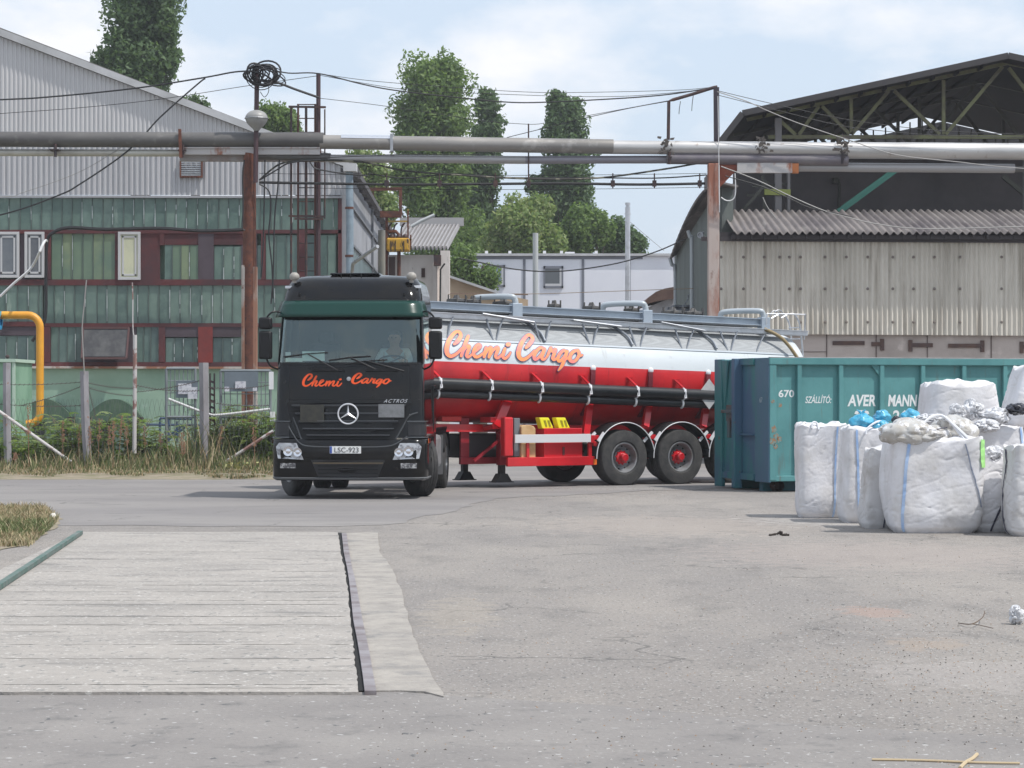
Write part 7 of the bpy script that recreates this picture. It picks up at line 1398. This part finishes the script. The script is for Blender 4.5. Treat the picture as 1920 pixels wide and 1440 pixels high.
# gates with sheet panels and paper signs
GT = mat('gate_grey', (.20, .225, .24), .6, c2=(.16, .18, .19), sc=3)
def gate(x0, x1, y0, y1, panel, signs, label, d, bars):
    root = empty('gate_panel', Fp((x0 + x1) / 2, 860, d), label, 'gate', 'wire gate leaves'); mv = lambda o: (setattr(o, 'location', Vector(o.location) - root.location), o)[1]
    b = MB()
    for p, q in (((x0, y0), (x1, y0)), ((x0, y1), (x1, y1)), ((x0, y0), (x0, y1 + 60)), ((x1, y0), (x1, y1 + 60))): b.tube([Fp(*p, d), Fp(*q, d)], .035, 6)
    mv(b.build('frame', GT, root)); b = MB()
    for x in bars: b.tube([Fp(x, y0, d), Fp(x, y1 + 40, d)], .012, 5)
    for k in range(4): b.tube([Fp(x0, y0 + (y1 - y0) * k / 4, d), Fp(x1, y0 + (y1 - y0) * k / 4, d)], .010, 4)
    mv(b.build('mesh_bars', GT, root)); b = MB(); b.box(tuple(Fp(panel[0], panel[3], d - .03)), tuple(Fp(panel[2], panel[1], d - .05))); mv(b.build('sheet', mat('sheet_slate', srgb(112, 122, 130), .6, c2=srgb(98, 108, 116), sc=2), root))
    for k, s in enumerate(signs):
        b = MB(); b.box(tuple(Fp(s[0], s[3], d - .07 - k * .012)), tuple(Fp(s[2], s[1], d - .06 - k * .012))); sg_ = mv(b.build('paper_sign', mat('paper', (.62, .62, .66), .8, c2=(.42, .42, .48), sc=14, lo=.52, hi=.60), root))
    return root
gate(312, 366, 691, 782, (330, 714, 371, 746), ((334, 719, 359, 739), (352, 726, 370, 748)), 'left gate leaf with two overlapping white papers on a grey sheet', 1.2, (320, 328, 336, 344, 352, 360))
gate(414, 507, 695, 782, (421, 697, 484, 734), ((441, 715, 461, 729), (421, 725, 430, 734), (474, 726, 482, 733)), 'right gate leaf with a slate sheet and a small white notice beside the truck', .8, (421, 432, 445, 462, 478, 490, 498))
b = MB(); b.box(tuple(Fp(505, 730, .6)), tuple(Fp(512, 697, .5))); b.box(tuple(Fp(507, 790, .6)), tuple(Fp(515, 772, .5))); tag(b.build('end_plate', WHITE), 'white plate on the gate end hard by the truck mirror', 'plate')
b = MB(); b.tube(crm([Fp(316, 748, .4), Fp(372, 770, .4), Fp(390, 776, .4), Fp(412, 778, .4), Fp(506, 767, .4)], 4), .028, 8); tag(b.build('bent_pipe', mat('pole_white', (.6, .6, .6), .6), smooth=True), 'bent white pipe lying across both gate leaves behind the bent post', 'pipe')
b = MB()
for x in (398,): 
    for k in range(7): b.bar(Fp(x - 3, 715 + k * 12, 1), Fp(x + 3, 717 + k * 12, 1), .05, .05)
b.tube([Fp(394, 700, 1), Fp(394, 800, 1)], .02, 5); b.tube([Fp(402, 700, 1), Fp(402, 800, 1)], .02, 5); tag(b.build('cable_ladder', DKST), 'narrow dark ladder strip between the two gate leaves', 'ladder')
# blue handrail
b = MB(); nb = mat('navy_rail', (.03, .06, .12), .6)
for p, q in (((262, 796), (385, 797)), ((300, 785, ), (300, 830)), ((316, 785), (316, 830)), ((332, 790), (332, 830)), ((305, 826), (345, 796)), ((311, 828), (351, 798)), ((300, 784), (360, 786))): b.tube([P(*p, 62), P(*q, 62)], .035, 6)
tag(b.build('handrail', nb, smooth=True), 'dark blue handrail of a little stair against the green factory base', 'handrail')
# green cabinet and yellow gas pipe
CBN = empty('green_cabinet', Fp(-5, 880, 2.5), 'pale green metal cabinet at the left edge behind the fence', 'cabinet'); CBN.location.z = 0
b = MB(); b.box((P(-120, 0, 54).x, 54, 0), (P(27, 0, 54).x, 56, P(0, 677, 54).z)); o = b.build('case', mat('cabinet_green', srgb(134, 170, 146), .6, c2=srgb(110, 148, 124), sc=1), CBN, bevel=.02); o.location = -CBN.location
b = MB(); b.box((P(-120, 0, 54).x, 53.9, P(0, 679, 54).z), (P(31, 0, 54).x, 56.1, P(0, 673, 54).z)); b.box((P(24, 0, 54).x, 53.93, 0), (P(29, 0, 54).x, 54, P(0, 677, 54).z)); o = b.build('lid', mat('cabinet_trim', srgb(178, 200, 184), .6), CBN); o.location = -CBN.location
b = MB(); b.ball(P(14, 669, 54), .05, 8); o = b.build('knob', DKST, CBN); o.location = -CBN.location
GP = mat('gas_yellow', srgb(222, 160, 48), .45, c2=srgb(206, 142, 40), sc=2)
b = MB(); pts = [P(-300, 591, 53.5), P(0, 591, 53.5), P(52, 591, 53.5)] + [P(52 + 23 * math.sin(a), 614 - 23 * math.cos(a), 53.5) for a in [R(k * 15) for k in range(1, 7)]] + [P(75, 770, 53.5)] + [P(57 + 18 * math.cos(a), 775 + 19 * math.sin(a), 53.5) for a in [R(k * 18) for k in range(1, 6)]] + [P(50, 795, 53.5)]
b.tube(pts, .088, 16); tag(b.build('gas_pipe', GP, smooth=True), 'yellow gas pipe bending down at the left edge before the factory wall', 'pipe')
b = MB(); b.lathe([(-.25, .12), (-.25, .21), (.0, .21), (.0, .12)], P(2, 601, 53.4), (1, 0, 0), 16); tag(b.build('pipe_flange', mat('cyan_paint', (.02, .28, .55), .5)), 'bright blue fitting at the left edge on the yellow gas pipe', 'fitting')
b = MB(); b.tube(crm([Fp(0, 556, 2), Fp(25, 532, 2), Fp(60, 500, 2), Fp(82, 455, 2), Fp(88, 452, 8)], 5), .03, 6); tag(b.build('white_cable', mat('white_wire', (.6, .6, .6), .5)), 'pale curved cable rising to the wall in front of the white framed windows', 'cable')
# ================================================================== TREES
def tree(loc_px, D, ell, n, size, mats, label, seed, trunk=True, group='trees beyond the yard', name='tree', tr=.35, cat='tree'):
    """ell: list of (px,py,rx,ry) lobes in photo units at distance D, depth radius = rx"""
    s = F / D; rs = random.Random(seed); base = Vector(((loc_px - 960) / s, D, 0)); root = empty(name, base, label, cat, group)
    cs = []
    for (px, py, rx, ry) in ell:
        c = P(px, py, D) - base; R1, R2 = rx / s, ry / s; m_ = max(12, int(R1 * R2 * 3.4))
        for k in range(m_):
            d = Vector((rs.gauss(0, 1), rs.gauss(0, 1), rs.gauss(0, 1))).normalized() * rs.uniform(.1, .98) ** .6
            q = rs.uniform(.24, .44) * min(R1, R2) + .28; cs.append((c.x + d.x * R1 * .86, c.y + d.y * R1 * .86, c.z + d.z * R2 * .88, q, q, q * rs.uniform(.8, 1.3)))
    o = leafcloud('crown', mats, cs, int(n * 1.9), size, None, None, seed=seed); o.parent = root
    if trunk:
        top = max(c[2] for c in cs); bt = MB(); cx = ell[0][0]; c0 = P(cx, ell[0][1], D) - base
        pts = crm([(0, 0, 0), (c0.x * .3, 0, top * .35), (c0.x * .7, 0, top * .65), (c0.x, 0, top * .93)], 4); bt.tube(pts, [tr * (1 - .85 * i / (len(pts) - 1)) for i in range(len(pts))], 8)
        for c in rs.sample(cs, min(16, len(cs))): z = max(c[2] * .55, 1); a = pts[min(int(z / top * (len(pts) - 1)), len(pts) - 1)]; bt.tube([a, Vector(a).lerp(Vector(c[:3]), .55) + Vector((0, 0, -.2)), c[:3]], [tr * .3, tr * .18, .03], 5)
        bt.build('trunk', BARK, root, smooth=True)
    return root
tree(262, 112, [(262, -60, 78, 90), (252, 60, 72, 90), (258, 110, 78, 60), (262, 20, 76, 90), (262, 160, 76, 70), (300, 120, 42, 80), (265, 200, 70, 60), (310, 60, 25, 22), (205, 120, 26, 40)], 17000, .26, LMD, 'tall dark poplar rising behind the grey factory gable', 1)
tree(812, 132, [(812, 225, 66, 60), (812, 330, 72, 70), (800, 260, 62, 60), (815, 390, 66, 60), (800, 440, 60, 50), (850, 330, 40, 60), (835, 480, 50, 50), (812, 175, 68, 75), (815, 150, 55, 50), (838, 130, 34, 30), (775, 210, 40, 50), (810, 290, 78, 75), (795, 370, 80, 60), (840, 430, 60, 60), (835, 240, 55, 70), (860, 500, 45, 55), (770, 330, 45, 50)], 27000, .27, LM, 'big leafy green tree in the middle above the truck cab', 2)
tree(915, 140, [(915, 235, 28, 60), (905, 300, 38, 50), (900, 370, 38, 60), (905, 330, 36, 50), (908, 280, 34, 50), (895, 400, 36, 50), (912, 195, 18, 30), (895, 430, 40, 50), (925, 250, 20, 60)], 9000, .27, LMD, 'narrower tree hard against the right side of the big leafy tree', 3)
tree(1058, 138, [(1058, 250, 42, 60), (1060, 300, 42, 60), (1065, 370, 44, 60), (1045, 215, 26, 35), (1062, 180 + 30, 26, 36), (1045, 188, 12, 16), (1080, 290, 34, 40), (1040, 262, 34, 26), (1070, 340, 44, 40), (1080, 390, 32, 45), (1030, 335, 30, 26), (1050, 420, 34, 40), (1005, 350, 22, 12)], 11500, .27, LMD, 'dark spiry tree with gaps between the two groups of wires', 4)
tree(985, 122, [(985, 432, 62, 52), (960, 410, 35, 36), (1010, 400, 36, 32), (1000, 450, 60, 45), (940, 450, 35, 35)], 12000, .24, LMY, 'round light green tree behind the white cabins at the left', 5)
tree(1095, 124, [(1095, 440, 44, 46), (1120, 430, 26, 34), (1060, 450, 30, 40)], 7000, .24, LM, 'middle green tree behind the cabins under the spiry tree', 6)
tree(1170, 126, [(1178, 450, 28, 36), (1160, 430, 16, 20), (1190, 462, 16, 22), (1140, 460, 20, 30)], 3600, .22, LMD, 'small loose tree next to the shiny chimney', 7)
tree(900, 106, [(905, 525, 26, 22), (885, 540, 26, 24), (868, 500, 25, 40)], 2600, .2, LM, 'low bushy tree before the cabins left of the blue window', 8)
tree(525, 115, [(520, 222, 32, 30), (505, 232, 20, 30), (545, 228, 16, 30)], 3000, .22, LM, 'small round treetop seen behind the ladder poles', 9)
tree(690, 118, [(690, 340, 30, 55), (672, 318, 30, 40), (705, 330, 24, 40), (720, 390, 24, 30)], 5000, .22, LMY, 'light green bushy tree between the factory eaves and the big tree', 10)
tree(372, 116, [(360, 196, 12, 10), (372, 205, 14, 14)], 500, .22, LMD, 'tip of a dark tree just showing over the factory roof slope', 11)

# ================================================================== HAZE
HZM = bpy.data.materials.new('haze_air'); HZM.use_nodes = True; n = HZM.node_tree.nodes; n.clear(); o_ = n.new('ShaderNodeOutputMaterial'); v_ = n.new('ShaderNodeVolumePrincipled')
v_.inputs['Color'].default_value = (.93, .95, 1, 1); v_.inputs['Density'].default_value = .0005; v_.inputs['Anisotropy'].default_value = .2; HZM.node_tree.links.new(v_.outputs[0], o_.inputs['Volume'])
tag(MB().box((-920, -80, -1), (920, 1520, 40)).build('haze', HZM), kind='stuff')
